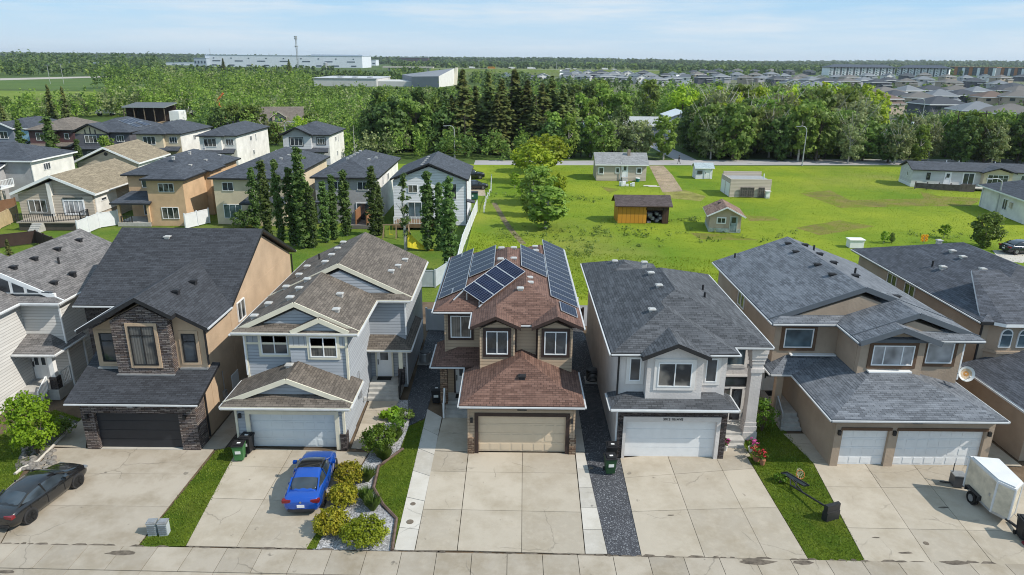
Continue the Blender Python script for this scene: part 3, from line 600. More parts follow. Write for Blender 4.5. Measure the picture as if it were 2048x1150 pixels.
rail(h, [(-6.98, 40.0, .76), (-6.98, 39.2, .15)], 0, .9, BLACKT); h.part('door_mat', MB().box(-8.65, -7.75, 40.6, 41.1, .755, .78), RUBBER)
h.gutter([((-15.3, 35.12, 6.13), (-12.2, 35.12, 6.13)), ((-12.2, 35.11, 6.12), (-8.4, 35.11, 6.12)), ((-8.35, 34.95, 6.07), (-8.35, 40.8, 6.07)), ((-8.4, 40.74, 6.07), (-6.3, 40.74, 6.07)), ((-6.25, 40.8, 6.07), (-6.25, 49.6, 6.07)), ((-15.2, 32.39, 3.02), (-8.4, 32.39, 3.02)), ((-8.35, 32.5, 3.02), (-8.35, 35.7, 3.02)), ((-15.25, 32.5, 3.02), (-15.25, 35.7, 3.02)), ((-9.07, 40.0, 3.04), (-6.3, 40.0, 3.04)), ((-6.25, 40.0, 3.04), (-6.25, 45.6, 3.04)), ((-15.35, 35, 6.07), (-15.35, 49.6, 6.07))])
h.spout([(-14.85, 35.4, 6), (-14.85, 35.7, 5.8), (-14.85, 35.7, 3.4)]); h.spout([(-6.72, 41.15, 6), (-6.72, 41.15, 3.7)]); h.spout([(-6.72, 41.0, 3), (-6.72, 41.0, .3)])
h.vents([(-12.3, 49.0-1.7*i, 8.3-.478*1.5+.02) for i in range(4)]+[(-12.5, 40.4, 7.5), (-12.5, 38.7, 7.5), (-12.5, 37.0, 7.5), (-14.0, 45.5, 6.8), (-14.0, 43.6, 6.8), (-14.1, 41.2, 6.75), (-14.2, 38.2, 6.7), (-14.4, 36.4, 6.6), (-10.2, 39.0, 7.05), (-9.9, 36.8, 6.88), (-7.6, 47.4, 6.8), (-7.8, 45.6, 6.88), (-8.0, 44.0, 6.98), (-12.2, 34.9, 4.3)]); h.vents([(-13.5, 46.8, 7.05)], pipe=True)
plaque(h, -11.8, 33.43, 2.5)

# ---- H3: red-brown roof with solar panels
h = House('house', 'tan sided house with red-brown roof carrying solar panels', (0, 41))
m = MB(); m.box(-4.0, 3.41, 39.05, 50, 0, 6.02); m.box(-1.74, 3.42, 37.0, 39.15, 0, 6.01); gab(m, -1.75, .15, 36.5, 37.1, 3.2, 6.03, .42); gab(m, 1.55, 3.43, 36.5, 37.1, 3.2, 6.03, .42); m.box(-2.2, 3.38, 33.45, 37.1, 0, 3.0); m.box(.3, 3.4, 49, 52.6, 0, 6.0); h.part('wall', m, SD_TAN)
gfront(h, -2.28, 3.42, 33.2, .3, 3.0, -1.76, 2.99, 2.32, SD_TAN); h.gdoor(33.44, -1.77, 3.0, 2.33, DOORT, None, .15, 4, 8)
h.part('door_frame', MB().box(-1.94, -1.74, 33.16, 33.3, .02, 2.5).box(2.97, 3.17, 33.16, 33.3, .02, 2.5).box(-1.74, 2.97, 33.16, 33.3, 2.3, 2.5), BROWNT)
for a in (-2.33, 3.02+.16): h.part('stone_pier', MB().box(a, a+.36, 33.12, 33.6, 0, 1.0), LEDGEB)
bits(h, 'corner_board', [(-2.32, -2.22, 33.17, 33.25, 1.0, 2.9), (3.36, 3.46, 33.17, 33.25, 1.0, 2.9), (-4.05, -3.95, 39.0, 39.1, 3.5, 6.0)]+[(a, a+.1, 36.46, 36.6, 3.4, 6.0) for a in (-1.8, .1, 1.5, 3.37)], SD_TAN)
m = MB(); m.roof(-4.66, 4.01, 38.65, 50.6, 6.24, .45); m.roof(.1, 4.03, 47, 53, 6.235, .45, 'y', 'g', 'h'); h.part('roof', m, [SH_RD, BROWNT])
m = MB(); m.roof(-2.3, 4.02, 36.62, 43.2, 6.25, .45, 'y', 'h', 'g'); m.roof(-2.31, .52, 36.1, 39.4, 6.262, .45, 'y', 'g', 'g'); m.roof(1.12, 4.035, 36.1, 39.4, 6.268, .45, 'y', 'g', 'g'); h.part('front_roof', m, [SH_RD, BROWNT])
m = MB(); m.roof(-2.72, 3.89, 32.7, 37.05, 3.18, .42, 'y', 'h', 'g'); h.part('garage_roof', m, [SH_RD, BROWNT])
m = MB(); m.shell([(-4.75, 37.55, 3.17), (-1.7, 37.55, 3.17), (-1.7, 39.1, 3.82), (-3.2, 39.1, 3.82), (-4.75, 41.2, 3.17), (-3.2, 41.2, 3.82)], [(0, 1, 2, 3), (4, 0, 3, 5)], .18); h.part('porch_roof', m, [SH_RD, BROWNT])
h.win('S', 39.05, -3.06, 4.42, 1.24, 1.42, 2, None, BROWNT, .15); h.win('S', 36.5, -.82, 4.47, 1.25, 1.42, 2, None, BROWNT, .17); h.win('S', 36.5, 2.5, 4.47, 1.27, 1.42, 2, None, BROWNT, .17)
h.door('S', 40.3, -3.2, .74, WHITE, .95, 2.05, BROWNT, 'top') if 0 else None
m = MB(); m.box(-4.0, -2.2, 39.0, 39.3, 0, .02)
h.door('S', 39.05, -2.95, .74, WHITE, .95, 2.05, BROWNT, 'top'); h.steps(-3.95, -2.3, 37.1, .72, 4, 'S', .27, None, .9)
m = MB(); m.box(-4.25, -3.82, 37.75, 38.15, .6, 3.0); h.part('porch_post', m, LEDGEB); rail(h, [(-4.0, 37.7, .72), (-4.0, 36.95, .1)], 0, .95, WHITE); h.part('door_mat', MB().box(-3.4, -2.5, 38.3, 38.8, .72, .745), RUBBER)
h.gutter([((-2.72, 32.63, 3.1), (3.89, 32.63, 3.1)), ((3.94, 32.65, 3.1), (3.94, 37, 3.1)), ((-2.77, 32.65, 3.1), (-2.77, 37.5, 3.1)), ((-4.75, 37.5, 3.1), (-2.75, 37.5, 3.1)), ((-4.8, 37.5, 3.1), (-4.8, 41, 3.1)), ((-4.66, 38.59, 6.16), (-2.35, 38.59, 6.16)), ((-4.72, 38.6, 6.16), (-4.72, 50.5, 6.16)), ((-2.37, 36.1, 6.18), (-2.37, 38.6, 6.18)), ((4.09, 36.1, 6.18), (4.09, 53, 6.18)), ((.52, 36.55, 6.17), (1.12, 36.55, 6.17))])
h.spout([(.25, 36.95, 6.1), (.25, 36.95, 4.3)], BROWNT); h.spout([(1.45, 36.95, 6.1), (1.45, 36.95, 4.0)], BROWNT); plaque(h, .6, 33.18, 2.66)
h.vents([(1.1, 41.3, 7.45), (1.1, 40.3, 7.45), (.1, 43.9, 7.95), (.1, 46.6, 7.95), (-.75, 43.7, 7.95), (-.75, 46.5, 7.95), (.5, 39.3, 7.4), (1.7, 50.2, 7.1), (1.7, 48.6, 7.2)]); h.vents([(.6, 34.5, 3.95)], VENTD)
# solar panels, each a part
CELL = plain('solar_cell', (.007, .012, .034), .28, .12, 0, .35, 1.2); ALU = plain('aluminium_frame', (.62, .64, .66), .35, .5, .6, .05)
CGAP = plain('cell_gap', (.13, .15, .19), .4)
def panel(h, o, e1, e2, nx=6, ny=10, name='solar_panel'):
    o, e1, e2 = Vector(o), Vector(e1), Vector(e2); n = e1.cross(e2).normalized(); n = n if n.z > 0 else -n; m = MB()
    P = lambda u, v, k=0: o+e1*u+e2*v+n*k
    def q(u0, u1, v0, v1, k, mat):
        pts = [P(u0, v0, k), P(u1, v0, k), P(u1, v1, k), P(u0, v1, k)]
        if (pts[1]-pts[0]).cross(pts[2]-pts[1]).z < 0: pts = pts[::-1]
        m.poly(pts, mat)
    q(.004, .996, .004, .996, .038, 1); q(.03, .97, .02, .98, .041, 2); q(.004, .996, .004, .996, 0, 1)
    for a, b in (((.004, .004), (.996, .004)), ((.996, .004), (.996, .996)), ((.996, .996), (.004, .996)), ((.004, .996), (.004, .004))): m.poly([P(*a), P(*b), P(*b, .04), P(*a, .04)], 1)
    u0, u1, v0, v1 = .035, .965, .025, .975
    for i in range(nx):
        for j in range(ny):
            a, b = (u1-u0)/nx, (v1-v0)/ny; q(u0+i*a+a*.035, u0+(i+1)*a-a*.035, v0+j*b+b*.035, v0+(j+1)*b-b*.035, .044, 0)
    return h.part(name, m, [CELL, ALU, CGAP])
zr = lambda x: 6.33+.45*(4.02-x); zl = lambda x: 6.33+.45*(x+4.66)
for i in range(13): panel(h, (2.3, 39.15+1.04*i, zr(2.3)), (0, 1.02, 0), (1.68, 0, -1.68*.45))
for i in range(5): panel(h, (.56, 42.75+1.07*i, zr(.56)), (0, 1.04, 0), (1.7, 0, -1.7*.45))
panel(h, (2.8, 37.2, zr(2.8)), (.98, 0, -.98*.45), (0, 1.6, 0))
for i in range(7): panel(h, (-4.5, 41.35+1.04*i, zl(-4.5)), (0, 1.02, 0), (1.68, 0, 1.68*.45))
for a in (-4.5, -3.65):
    panel(h, (a, 40.36, zl(a)), (.82, 0, .82*.45), (0, .96, 0), 5, 6); panel(h, (a, 48.66, zl(a)), (.82, 0, .82*.45), (0, .96, 0), 5, 6)
for i in range(5): panel(h, (-2.76, 42.4+1.08*i, zl(-2.76)), (0, 1.05, 0), (1.62, 0, 1.62*.45))
A_, B_, C_ = Vector((-2.97, 39.74, 7.25)), Vector((-1.70, 38.88, 6.66)), Vector((-.44, 42.7, 8.35)); e = (C_-A_)/4
for i in range(4): panel(h, A_+e*i*1.005, e*.99, B_-A_)
m = MB(); m.beam((-2.9, 39.8, 7.2), (-3.5, 39.2, 6.75), .06, .06); m.beam((-1.75, 39.0, 6.62), (-1.95, 38.7, 6.5), .06, .06)
for k in (.2, .8):
    s_ = A_.lerp(B_, k); m.beam(s_-n_ if 0 else s_-Vector((0, 0, .07)), s_+e*4-Vector((0, 0, .07)), .05, .05); m.beam(s_-Vector((0, 0, .07)), (s_.x, s_.y, 6.45), .05, .05)
h.part('panel_rack', m, ALU)

# ---- H4: pale grey stucco house
h = House('house', 'pale grey stucco house with slate roof, tall entry pillar and dark stone round its garage', (9.5, 41))
m = MB(); m.box(5.72, 11.43, 33.7, 36.3, 0, 5.8); m.box(5.73, 13.5, 36.2, 47, 0, 5.79); m.box(5.74, 10.1, 46.5, 49.6, 0, 5.78); m.box(5.76, 11.4, 33.1, 33.8, 2.4, 3.3); m.xz([(7.1, 3.2), (10.05, 3.2), (10.05, 5.82), (8.55, 6.45), (7.1, 5.82)], 33.18, 33.9); m.box(5.7, 5.85, 33.1, 33.8, 0, 3.2); h.part('wall', m, ST_LIL)
gfront(h, 5.7, 11.5, 32.85, .28, 3.05, 6.1, 11.0, 2.4, LEDGED, 'stone_wall'); bits(h, 'stone_wall', [(11.02, 11.5, 33.1, 34.0, 0, 3.0), (5.71, 6.1, 33.1, 33.6, 0, 3.0)], LEDGED)
h.gdoor(33.08, 6.11, 10.98, 2.28, DOORW, None, .15, 4, 1, .02, False); h.part('door_frame', MB().box(5.98, 6.14, 32.8, 32.95, .02, 2.55).box(10.96, 11.16, 32.8, 33.2, .02, 2.55).box(6.14, 10.96, 32.8, 32.95, 2.27, 2.55), ST_LIL)
m = MB(); m.roof(5.19, 13.98, 34.3, 47.5, 6.0, .4); m.roof(5.2, 10.55, 44, 50, 6.008, .4, 'y', 'h', 'h'); h.part('roof', m, [SH_BK, BLACKT])
m = MB(); m.roof(5.205, 11.88, 33.25, 41, 6.012, .4, 'y', 'h', 'g'); m.roof(6.75, 10.3, 32.75, 36.4, 6.02, .42, 'y', 'g', 'g', .24); h.part('front_roof', m, [SH_BK, BLACKT])
m = MB(); m.shell([(5.22, 32.4, 3.22), (11.88, 32.4, 3.22), (10.8, 33.95, 3.66), (6.4, 33.95, 3.66), (5.22, 34.3, 3.22), (11.88, 34.2, 3.22)], [(0, 1, 2, 3), (4, 0, 3), (1, 5, 2)], .18); h.part('garage_roof', m, [SH_BK, WHITE])
TRL = plain('pale_stucco_trim', (.66, .635, .61), .9, .15, 0, .06)
h.win('S', 33.7, 6.57, 4.23, .6, 1.34, 1, None, TRL, .17, GLASS); h.win('S', 33.18, 8.57, 4.16, 1.78, 1.38, 2, None, TRL, .2); h.win('S', 33.7, 10.62, 4.2, .62, 1.36, 1, None, TRL, .17, GLASS)
h.win('S', 36.2, 12.65, 4.05, 1.25, 1.3, 1, TRL, TRL, .12, GLASSB); h.win('S', 36.2, 12.35, .6, .0+.9, 2.0, 1, BLACKT, TRL, .1); h.win('S', 36.2, 12.75, 2.75, 1.5, .6, 1, BLACKT, TRL, .1)
h.door('S', 36.2, 13.0, .6, plain('entry_door_dark', (.05, .05, .055), .4), .6, 2.0, TRL, 'full'); h.win('W', 5.72, 44.1, 4.3, 1.0, 1.0, 1); h.win('W', 5.72, 41.9, 4.3, 1.0, 1.0, 2)
m = MB(); m.box(13.25, 13.85, 34.95, 35.5, 1.1, 4.9)
for a, b, g_ in ((.02, .5, .1), (.5, .85, .06), (.85, 1.1, .03), (4.2, 4.42, .07), (4.7, 4.85, .05), (4.9, 5.1, .08), (5.1, 5.35, .12), (5.35, 5.82, .16)): m.box(13.25-g_, 13.85+g_, 34.95-g_, 35.5+g_, a, b)
h.part('pillar', m, ST_LIL); m = MB(); m.box(11.45, 13.6, 34.9, 36.3, 0, .45); h.part('porch_floor', m, CONCS); m = MB(); m.box(11.7, 13.0, 33.95, 34.5, 0, .16); m.box(11.6, 13.1, 34.3, 35, 0, .31); h.part('steps', m, CONCS)
h.gutter([((5.13, 33.2, 5.93), (5.13, 50, 5.93)), ((5.2, 33.19, 5.93), (6.75, 33.19, 5.93)), ((10.3, 33.19, 5.93), (11.9, 33.19, 5.93)), ((11.94, 33.2, 5.93), (11.94, 34.25, 5.93)), ((11.9, 34.24, 5.92), (14.0, 34.24, 5.92)), ((14.04, 34.3, 5.92), (14.04, 47.5, 5.92)), ((5.22, 32.34, 3.14), (11.88, 32.34, 3.14)), ((5.16, 32.4, 3.14), (5.16, 34.3, 3.14)), ((11.94, 32.4, 3.14), (11.94, 34.2, 3.14))])
h.spout([(5.68, 33.65, 5.85), (5.68, 33.65, 3.4)], BLACKT); h.spout([(5.66, 33.0, 3.05), (5.66, 33.0, .2)], WHITE)
h.vents([(8.9, 45.0, 7.45), (8.9, 42.6, 7.45), (8.9, 40.0, 7.45), (7.9, 36.8, 7.05), (7.3, 47.5, 6.8)]); h.vents([(12.0, 41.5, 6.75), (11.6, 39.6, 6.9)], pipe=True)
def text(h, body, loc, size, mat, name='house_number'):
    c = bpy.data.curves.new(name, 'FONT'); c.body = body; c.size = size; c.extrude = .012; c.align_x = 'CENTER'
    c.materials.append(mat); o = bpy.data.objects.new(name, c); COL.objects.link(o); dg = bpy.context.evaluated_depsgraph_get(); me = bpy.data.meshes.new_from_object(o.evaluated_get(dg)); bpy.data.objects.remove(o)
    o = bpy.data.objects.new(name, me); COL.objects.link(o); o.parent = h.r; o.location = (loc[0]-h.o[0], loc[1]-h.o[1], loc[2]); o.rotation_euler = (math.pi/2, 0, 0); return o
text(h, '5012 101AVE', (8.6, 32.785, 2.37), .19, BLACKT)

# ---- H5: brown stucco house with three-car garage
h = House('house', 'brown stucco house with blue-grey roof and two white garage doors beside the trailer', (20.5, 41))
m = MB(); m.box(15.6, 25.3, 38.3, 50.2, 3.0, 5.83); gab(m, 15.62, 25.28, 38.5, 50.1, 5.8, 5.83, .345); m.box(17.0, 25.25, 34, 50.15, 0, 3.02); m.box(15.65, 17.05, 39.8, 50.1, 0, 3.01); m.box(19.35, 25.27, 35.95, 38.4, 2.9, 5.84); gab(m, 19.36, 25.26, 36.05, 38.5, 5.8, 5.86, .345); gab(m, 19.37, 22.95, 35.6, 36.1, 3.2, 5.85, .345)
m.box(15.7, 16.1, 37.35, 37.75, 0, 2.95); m.box(16.99, 25.24, 32.5, 34.1, 0, 2.9); h.part('wall', m, ST_BRN)
m = MB(); y = 32.25; m.box(17.0, 17.4, y, y+.3, 0, 2.9); m.box(19.85, 20.32, y, y+.3, 0, 2.9); m.box(24.88, 25.3, y, y+.3, 0, 2.9); m.box(17.39, 19.86, y+.003, y+.297, 2.2, 2.897); m.box(20.31, 24.89, y+.003, y+.297, 2.2, 2.897); h.part('garage_wall', m, ST_BRN)
h.gdoor(32.48, 17.38, 19.86, 2.2, DOORW, None, .15, 4, 4); h.gdoor(32.48, 20.3, 24.9, 2.2, DOORW, None, .15, 4, 8)
TRB = plain('dark_brown_stucco_trim', (.12, .075, .05), .9, .15, 0, .1, 2)
h.part('door_frame', MB().box(17.3, 19.95, 32.2, 32.3, 2.2, 2.36).box(20.22, 24.98, 32.2, 32.3, 2.2, 2.36), TRB)
m = MB(); m.roof(15.2, 26.0, 38.45, 50.7, 6.03, .37, 'y', 'g', 'g', .22); dutch(m, 15.2, 26.0, 37.78, 6.025, .37, .67); h.part('roof', m, [SH_GB, FAS_BG])
m = MB(); m.roof(18.95, 26.02, 35.95, 39.6, 6.045, .37, 'y', 'g', 'g', .22); dutch(m, 18.95, 26.02, 35.4, 6.04, .37, .55); m.roof(18.94, 23.4, 34.95, 37.6, 6.055, .37, 'y', 'g', 'g', .24); h.part('front_roof', m, [SH_GB, FAS_BG])
m = MB(); m.roof(16.45, 25.5, 31.75, 38.3, 3.1, .27, 'y', 'h', 'g'); h.part('garage_roof', m, [SH_GB, FAS_BG])
m = MB(); m.shell([(15.2, 37.1, 3.12), (20, 37.1, 3.12), (20, 38.5, 3.9), (16.6, 38.5, 3.9), (15.2, 39.6, 3.12), (16.6, 39.6, 3.9)], [(0, 1, 2, 3), (4, 0, 3, 5)], .18); h.part('porch_roof', m, [SH_GB, FAS_BG])
rakes(h, [(15.2, 26.0, 20.6, 38.42, 6.03, .37), (18.95, 26.02, 22.485, 35.92, 6.045, .37), (18.94, 23.4, 21.17, 34.92, 6.055, .37)], FAS_BG, .3)
h.win('S', 38.3, 17.03, 4.3, 1.7, 1.22, 1, None, TRB, .2, GLASSB); h.win('S', 35.6, 21.2, 4.42, 2.3, 1.2, 3, None, TRB, .2, GLASSL, None, [.28, .72]); h.win('S', 35.95, 24.0, 4.42, 1.5, 1.24, 1, None, TRB, .2, GLASSL)
h.win('W', 15.6, 44.6, 4.6, 1.3, 1.0, 2); h.door('S', 39.8, 17.35, .72, WHITE, 1.0, 2.05, WHITE, 'two') if 0 else None
h.door('S', 39.8, 16.35, .74, WHITE, .95, 2.05, WHITE, 'two'); h.steps(15.75, 16.95, 35.95, .72, 4, 'S', .27, None, 2.9); rail(h, [(15.8, 37.1, .72), (15.8, 36.1, .1)], 0, .95, METAL); h.part('door_mat', MB().box(16.0, 16.8, 39.0, 39.6, .72, .745), RUBBER)
h.gutter([((16.45, 31.68, 3.02), (25.5, 31.68, 3.02)), ((16.39, 31.7, 3.02), (16.39, 37.05, 3.02)), ((15.2, 37.04, 3.04), (16.4, 37.04, 3.04)), ((15.14, 37.1, 3.04), (15.14, 39.6, 3.04)), ((15.14, 37.8, 5.95), (15.14, 50.6, 5.95)), ((15.2, 37.72, 5.95), (18.95, 37.72, 5.95)), ((18.88, 35, 5.97), (18.88, 37.7, 5.97)), ((23.4, 35.33, 5.97), (26.0, 35.33, 5.97)), ((25.56, 31.7, 3.02), (25.56, 38, 3.02))])
bits(h, 'flashing', [(19.9, 22.3, 35.3, 35.6, 4.06, 4.14), (16.6, 19.3, 38.0, 38.3, 3.86, 3.94)], WHITE)
h.spout([(25.34, 36.0, 5.9), (25.34, 36.0, 3.4)])
h.vents([(20.1, 49.2, 7.8), (19.9, 47.2, 7.72), (20.0, 43.8, 7.78), (20.0, 41.6, 7.78)], VENTD); h.vents([(21.2, 48.8, 7.8), (21.3, 46.5, 7.76), (21.4, 44.5, 7.73), (21.6, 41.8, 7.66), (23.2, 39.7, 7.0)], VENTD); h.vents([(21.5, 48.0, 7.7), (22.4, 43.5, 7.36), (16.6, 50, 6.5)], pipe=True); plaque(h, 21.2, 32.22, 2.62, .5, .12)
m = MB(); D0 = Vector((25.05, 34.9, 4.25)); nn = Vector((-.15, -.93, .33)).normalized(); uu = nn.cross(Vector((0, 0, 1))).normalized(); vv = uu.cross(nn); rg = []
for r, d in ((0, -.07), (.15, -.06), (.3, -.02), (.42, .04)): rg.append([D0+nn*d+(uu*math.cos(k*math.pi/10)+vv*math.sin(k*math.pi/10))*max(r, .001) for k in range(20)])
for q, (a, b) in enumerate(zip(rg, rg[1:])):
    for k in range(20): m.poly([a[k], a[(k+1) % 20], b[(k+1) % 20], b[k]], 0 if q == 2 else (2 if q == 0 else 1))
m.beam(D0-nn*.06, (25.1, 35.7, 3.9), .05, .05, 0); m.beam(D0-vv*.3, D0+nn*.45-vv*.1, .03, .03, 0); m.box(*(D0+nn*.45).to_tuple()[:1], D0.x+nn.x*.45+.08, D0.y+nn.y*.45, D0.y+nn.y*.45+.1, D0.z-.05, D0.z+.03, 0)
h.part('satellite_dish', m, [plain('dish_white', (.62, .62, .60), .6), plain('dish_rust_thin', (.50, .38, .26), .8, .2, 0, .3, 6), plain('dish_rust', (.42, .20, .06), .85, .2, 0, .3, 6)], None, 'rust-stained satellite dish')

# ---- H6: house at the right edge
h = House('house', 'brown stucco house with dark slate roof and arched windows, cut by the right edge', (33, 45))
SH_DB = shingle('dark_blue_shingles', (.045, .05, .062), (.085, .094, .115), .45)
m = MB(); m.box(28.2, 38, 38.9, 54.5, 0, 5.8); m.prism([(28.25, 39.2), (29.1, 38.5), (31.8, 38.5), (32.6, 39.2)], 3.4, 5.78); m.box(27.6, 38, 33, 39, 0, 2.95); h.part('wall', m, ST_BRN)
m = MB(); m.roof(27.72, 38.5, 38.35, 55, 6.0, .37); h.part('roof', m, [SH_DB, BLACKT])
m = MB(); m.shell([(27.9, 38.75, 6.0), (28.95, 38.0, 6.0), (31.9, 38.0, 6.0), (33, 38.75, 6.0), (31.4, 43.0, 7.85), (29.6, 43, 7.85)], [(0, 1, 5), (1, 2, 4, 5), (2, 3, 4)], .2); h.part('front_roof', m, [SH_DB, WHITE])
m = MB(); m.roof(27.15, 37.5, 31.6, 38.8, 3.1, .3, 'y', 'h', 'g'); h.part('garage_roof', m, [SH_DB, WHITE])
h.gutter([((27.66, 38.4, 5.93), (27.66, 55, 5.93)), ((27.1, 31.6, 3.02), (27.1, 38.8, 3.02))]); h.spout([(28.15, 38.85, 5.9), (28.15, 38.85, 3.2)], BLACKT)
h.win('W', 28.2, 49.2, 4.5, 1.3, 1.1, 2); h.win('W', 28.2, 46.8, 4.5, 1.3, 1.1, 2)
for c in (28.9+.55, 30.5):
    m = MB(); g = MB(); o_ = [(c-.36, 4.35), (c+.36, 4.35), (c+.36, 5.2)]+[(c+.36*math.cos(k*math.pi/8), 5.2+.36*math.sin(k*math.pi/8)) for k in range(1, 8)]+[(c-.36, 5.2)]
    m.xz(o_, 38.43, 38.6); g.xz([(c+(x-c)*.8, 4.95+(z-4.95)*.86) for x, z in o_], 38.41, 38.5); f_ = h.part('window', m, WHITE); h.part('pane', g, GLASSB, f_); 
    m = MB(); m.box(c-.3, c+.3, 38.40, 38.45, 5.14, 5.2); h.part('mullion', m, WHITE, f_)
m = MB(); m.prism([(28.15, 39.2), (29.05, 38.42), (31.9, 38.42), (32.7, 39.2)], 3.95, 4.1); h.part('ledge', m, ST_BRN)
h.vents([(32.2, 51, 7.65), (31.8, 48.6, 7.5), (31.7, 47.2, 7.45), (31.4, 44.5, 7.35), (31.2, 43.2, 7.3), (31.0, 42.0, 7.25)]); h.vents([(30.0, 46.5, 6.9)]); h.vents([(29.8, 47.4, 6.8)], pipe=True)
# small fittings on the front houses: wall lamps, electric meters, side vents
FRONT = [o for o in bpy.data.objects if o.name.startswith('house') and o.parent is None and o.location.y < 46]
near_h = lambda x: min(FRONT, key=lambda o: abs(o.location.x-x))
for y, xs, xc in ((33.2, (-22.72, -17.5), -20.2), (33.45, (-14.62,), -11.8), (33.2, (-2.1, 3.28), 0), (32.85, (5.85, 11.25), 9.5), (32.25, (17.2, 20.08, 25.05), 20.5)):
    own = near_h(xc); og = (own.location.x, own.location.y, 0)
    for x in xs: MB().box(x-.07, x+.07, y-.14, y+.01, 1.95, 2.2).build('wall_lamp', BLACKT, own, og)
for x, y, xc in ((-16.95, 37.0, -20.2), (-9.0, 37.2, -11.8), (3.42, 38.2, 0), (25.25, 36.5, 20.5)):
    own = near_h(xc); og = (own.location.x, own.location.y, 0)
    MB().box(x-.02, x+.14, y-.15, y+.15, 1.3, 1.75).build('electric_meter', METAL, own, og); MB().tube([(x+.06, y, 1.75), (x+.06, y, 3.0)], .03, 6).build('conduit', METAL, own, og); MB().box(x-.02, x+.12, y+1.0, y+1.25, .5, .7).build('dryer_vent', VENTW, own, og)
# ================= houses behind, sheds in the field, far buildings =================
SH_TN = shingle('straw_tan_shingles', (.19, .155, .105), (.30, .25, .175), .4); SH_NV = shingle('navy_grey_shingles', (.040, .046, .058), (.075, .085, .105), .4)
SH_TB = shingle('brown_tan_shingles', (.12, .10, .085), (.19, .165, .14), .4)
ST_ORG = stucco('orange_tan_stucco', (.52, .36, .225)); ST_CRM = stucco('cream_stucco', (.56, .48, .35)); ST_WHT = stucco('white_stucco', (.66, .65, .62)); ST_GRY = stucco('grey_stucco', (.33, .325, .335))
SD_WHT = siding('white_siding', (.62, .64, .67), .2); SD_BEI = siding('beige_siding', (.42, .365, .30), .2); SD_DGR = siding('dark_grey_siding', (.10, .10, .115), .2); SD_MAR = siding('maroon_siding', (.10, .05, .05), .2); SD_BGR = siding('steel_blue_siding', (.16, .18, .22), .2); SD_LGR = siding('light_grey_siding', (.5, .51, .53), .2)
def bh(label, cx, cy, rz=0, group=None): return House('house', label, (cx, cy), math.radians(rz), True, 'house', group)
def hv(h, x, y0, y1, n, z, mat=None): h.vents([(x, y0+(y1-y0)*i/max(1, n-1), z) for i in range(n)], mat)
# rear row seen from their back gardens
h = bh('dark-roofed house with a white-railed upper deck, left of the tan-roofed bungalow', -76.5, 99)
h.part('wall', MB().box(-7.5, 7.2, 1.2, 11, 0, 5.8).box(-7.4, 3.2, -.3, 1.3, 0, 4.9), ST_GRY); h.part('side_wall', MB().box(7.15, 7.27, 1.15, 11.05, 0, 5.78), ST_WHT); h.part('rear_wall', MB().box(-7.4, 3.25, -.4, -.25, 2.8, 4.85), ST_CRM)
m = MB(); m.roof(-8.1, 7.8, .6, 11.6, 6, .35, 'x'); h.part('roof', m, [SH_NV, WHITE]); m = MB(); m.shell([(-8, -.9, 5.0), (3.8, -.9, 5.0), (3.8, 1.5, 5.7), (-8, 1.5, 5.7)], [(0, 1, 2, 3)]); h.part('rear_roof', m, [SH_NV, WHITE])
h.door('S', -.4, 1.2, 2.85, WHITE, 1.6, 2, WHITE, 'two'); h.win('S', -.4, -2.6, 3.3, 1.6, 1.2, 2); h.win('E', 7.27, 4.4, 4.2, 1.6, 1.0, 3); d_ = h.part('deck', MB().box(-6, 5.3, -3.2, -.4, 2.5, 2.7), WHITE); rail(h, [(-6, -3.15, 2.7), (5.25, -3.15, 2.7), (5.25, -.4, 2.7)], 0, 1.0, WHITE, .3)
for x in (-5.8, -.5, 5.0): h.part('deck_post', MB().box(x, x+.2, -3.1, -2.9, 0, 2.5), SD_BEI)
h.win('S', -.4, 0, .5, 2.4, 1.6, 3, DARKM)
h = bh('beige bungalow with straw-tan gable roof and a dark-railed deck', -57.2, 86, 2)
m = MB(); gab(m, -4.8, 4.5, .3, 14, 0, 3.8, .38); m.box(-.6, 4.52, -.1, .4, 0, 3.7); h.part('wall', m, SD_BEI); h.part('side_wall', MB().box(4.5, 4.62, .32, 5.5, 1.4, 3.7), ST_WHT)
m = MB(); m.roof(-5.3, 5.1, -.4, 15.5, 4, .43, 'y', 'g', 'g', .25); h.part('roof', m, [SH_TN, WHITE]); rakes(h, [(-5.3, 5.1, -.1, -.43, 4, .43)], WHITE, .32); h.part('corner_post', MB().box(-.85, -.4, -.2, .32, .2, 5.3), ST_WHT)
h.win('S', .3, -2.6, 1.5, 2.2, 1.6, 3); h.win('S', -.1, 2.1, 1.4, 2.4, 1.7, 4, None, WHITE, .12, GLASSL); h.win('E', 4.62, 2.2, 2.7, 1.3, .4, 1); h.part('transom', MB().box(.9, 3.3, -.2, -.12, 3.25, 3.5), GLASS)
h.part('deck', MB().box(-3.2, 3.8, -3.4, -.1, .95, 1.1), SD_BEI); rail(h, [(-3.2, -3.3, 1.1), (1.2, -3.3, 1.1), (3.7, -2.0, 1.1), (3.7, -.2, 1.1)], 0, .95, DARKM, .25); h.steps(-1.2, 0, -5.0, 1.0, 5, 'S', .3, None, .4); h.part('deck_skirt', MB().box(-3.1, 3.6, -3.2, -.2, 0, .9), plain('deck_skirt_dark', (.08, .07, .06), .9))
h = bh('second straw-tan gable roof house, right behind the bungalow with the deck', -65.6, 112.5, 2)
m = MB(); gab(m, -4.7, 4.7, .3, 11, 0, 3.8, .42); h.part('wall', m, SD_BEI); h.part('side_wall', MB().box(4.68, 4.8, .4, 10.9, .2, 3.75), ST_WHT); m = MB(); m.roof(-5.3, 5.3, -.3, 11.5, 4, .46, 'y', 'g', 'g', .25); h.part('roof', m, [SH_TN, WHITE]); rakes(h, [(-5.3, 5.3, 0, -.33, 4, .46)], WHITE, .3)
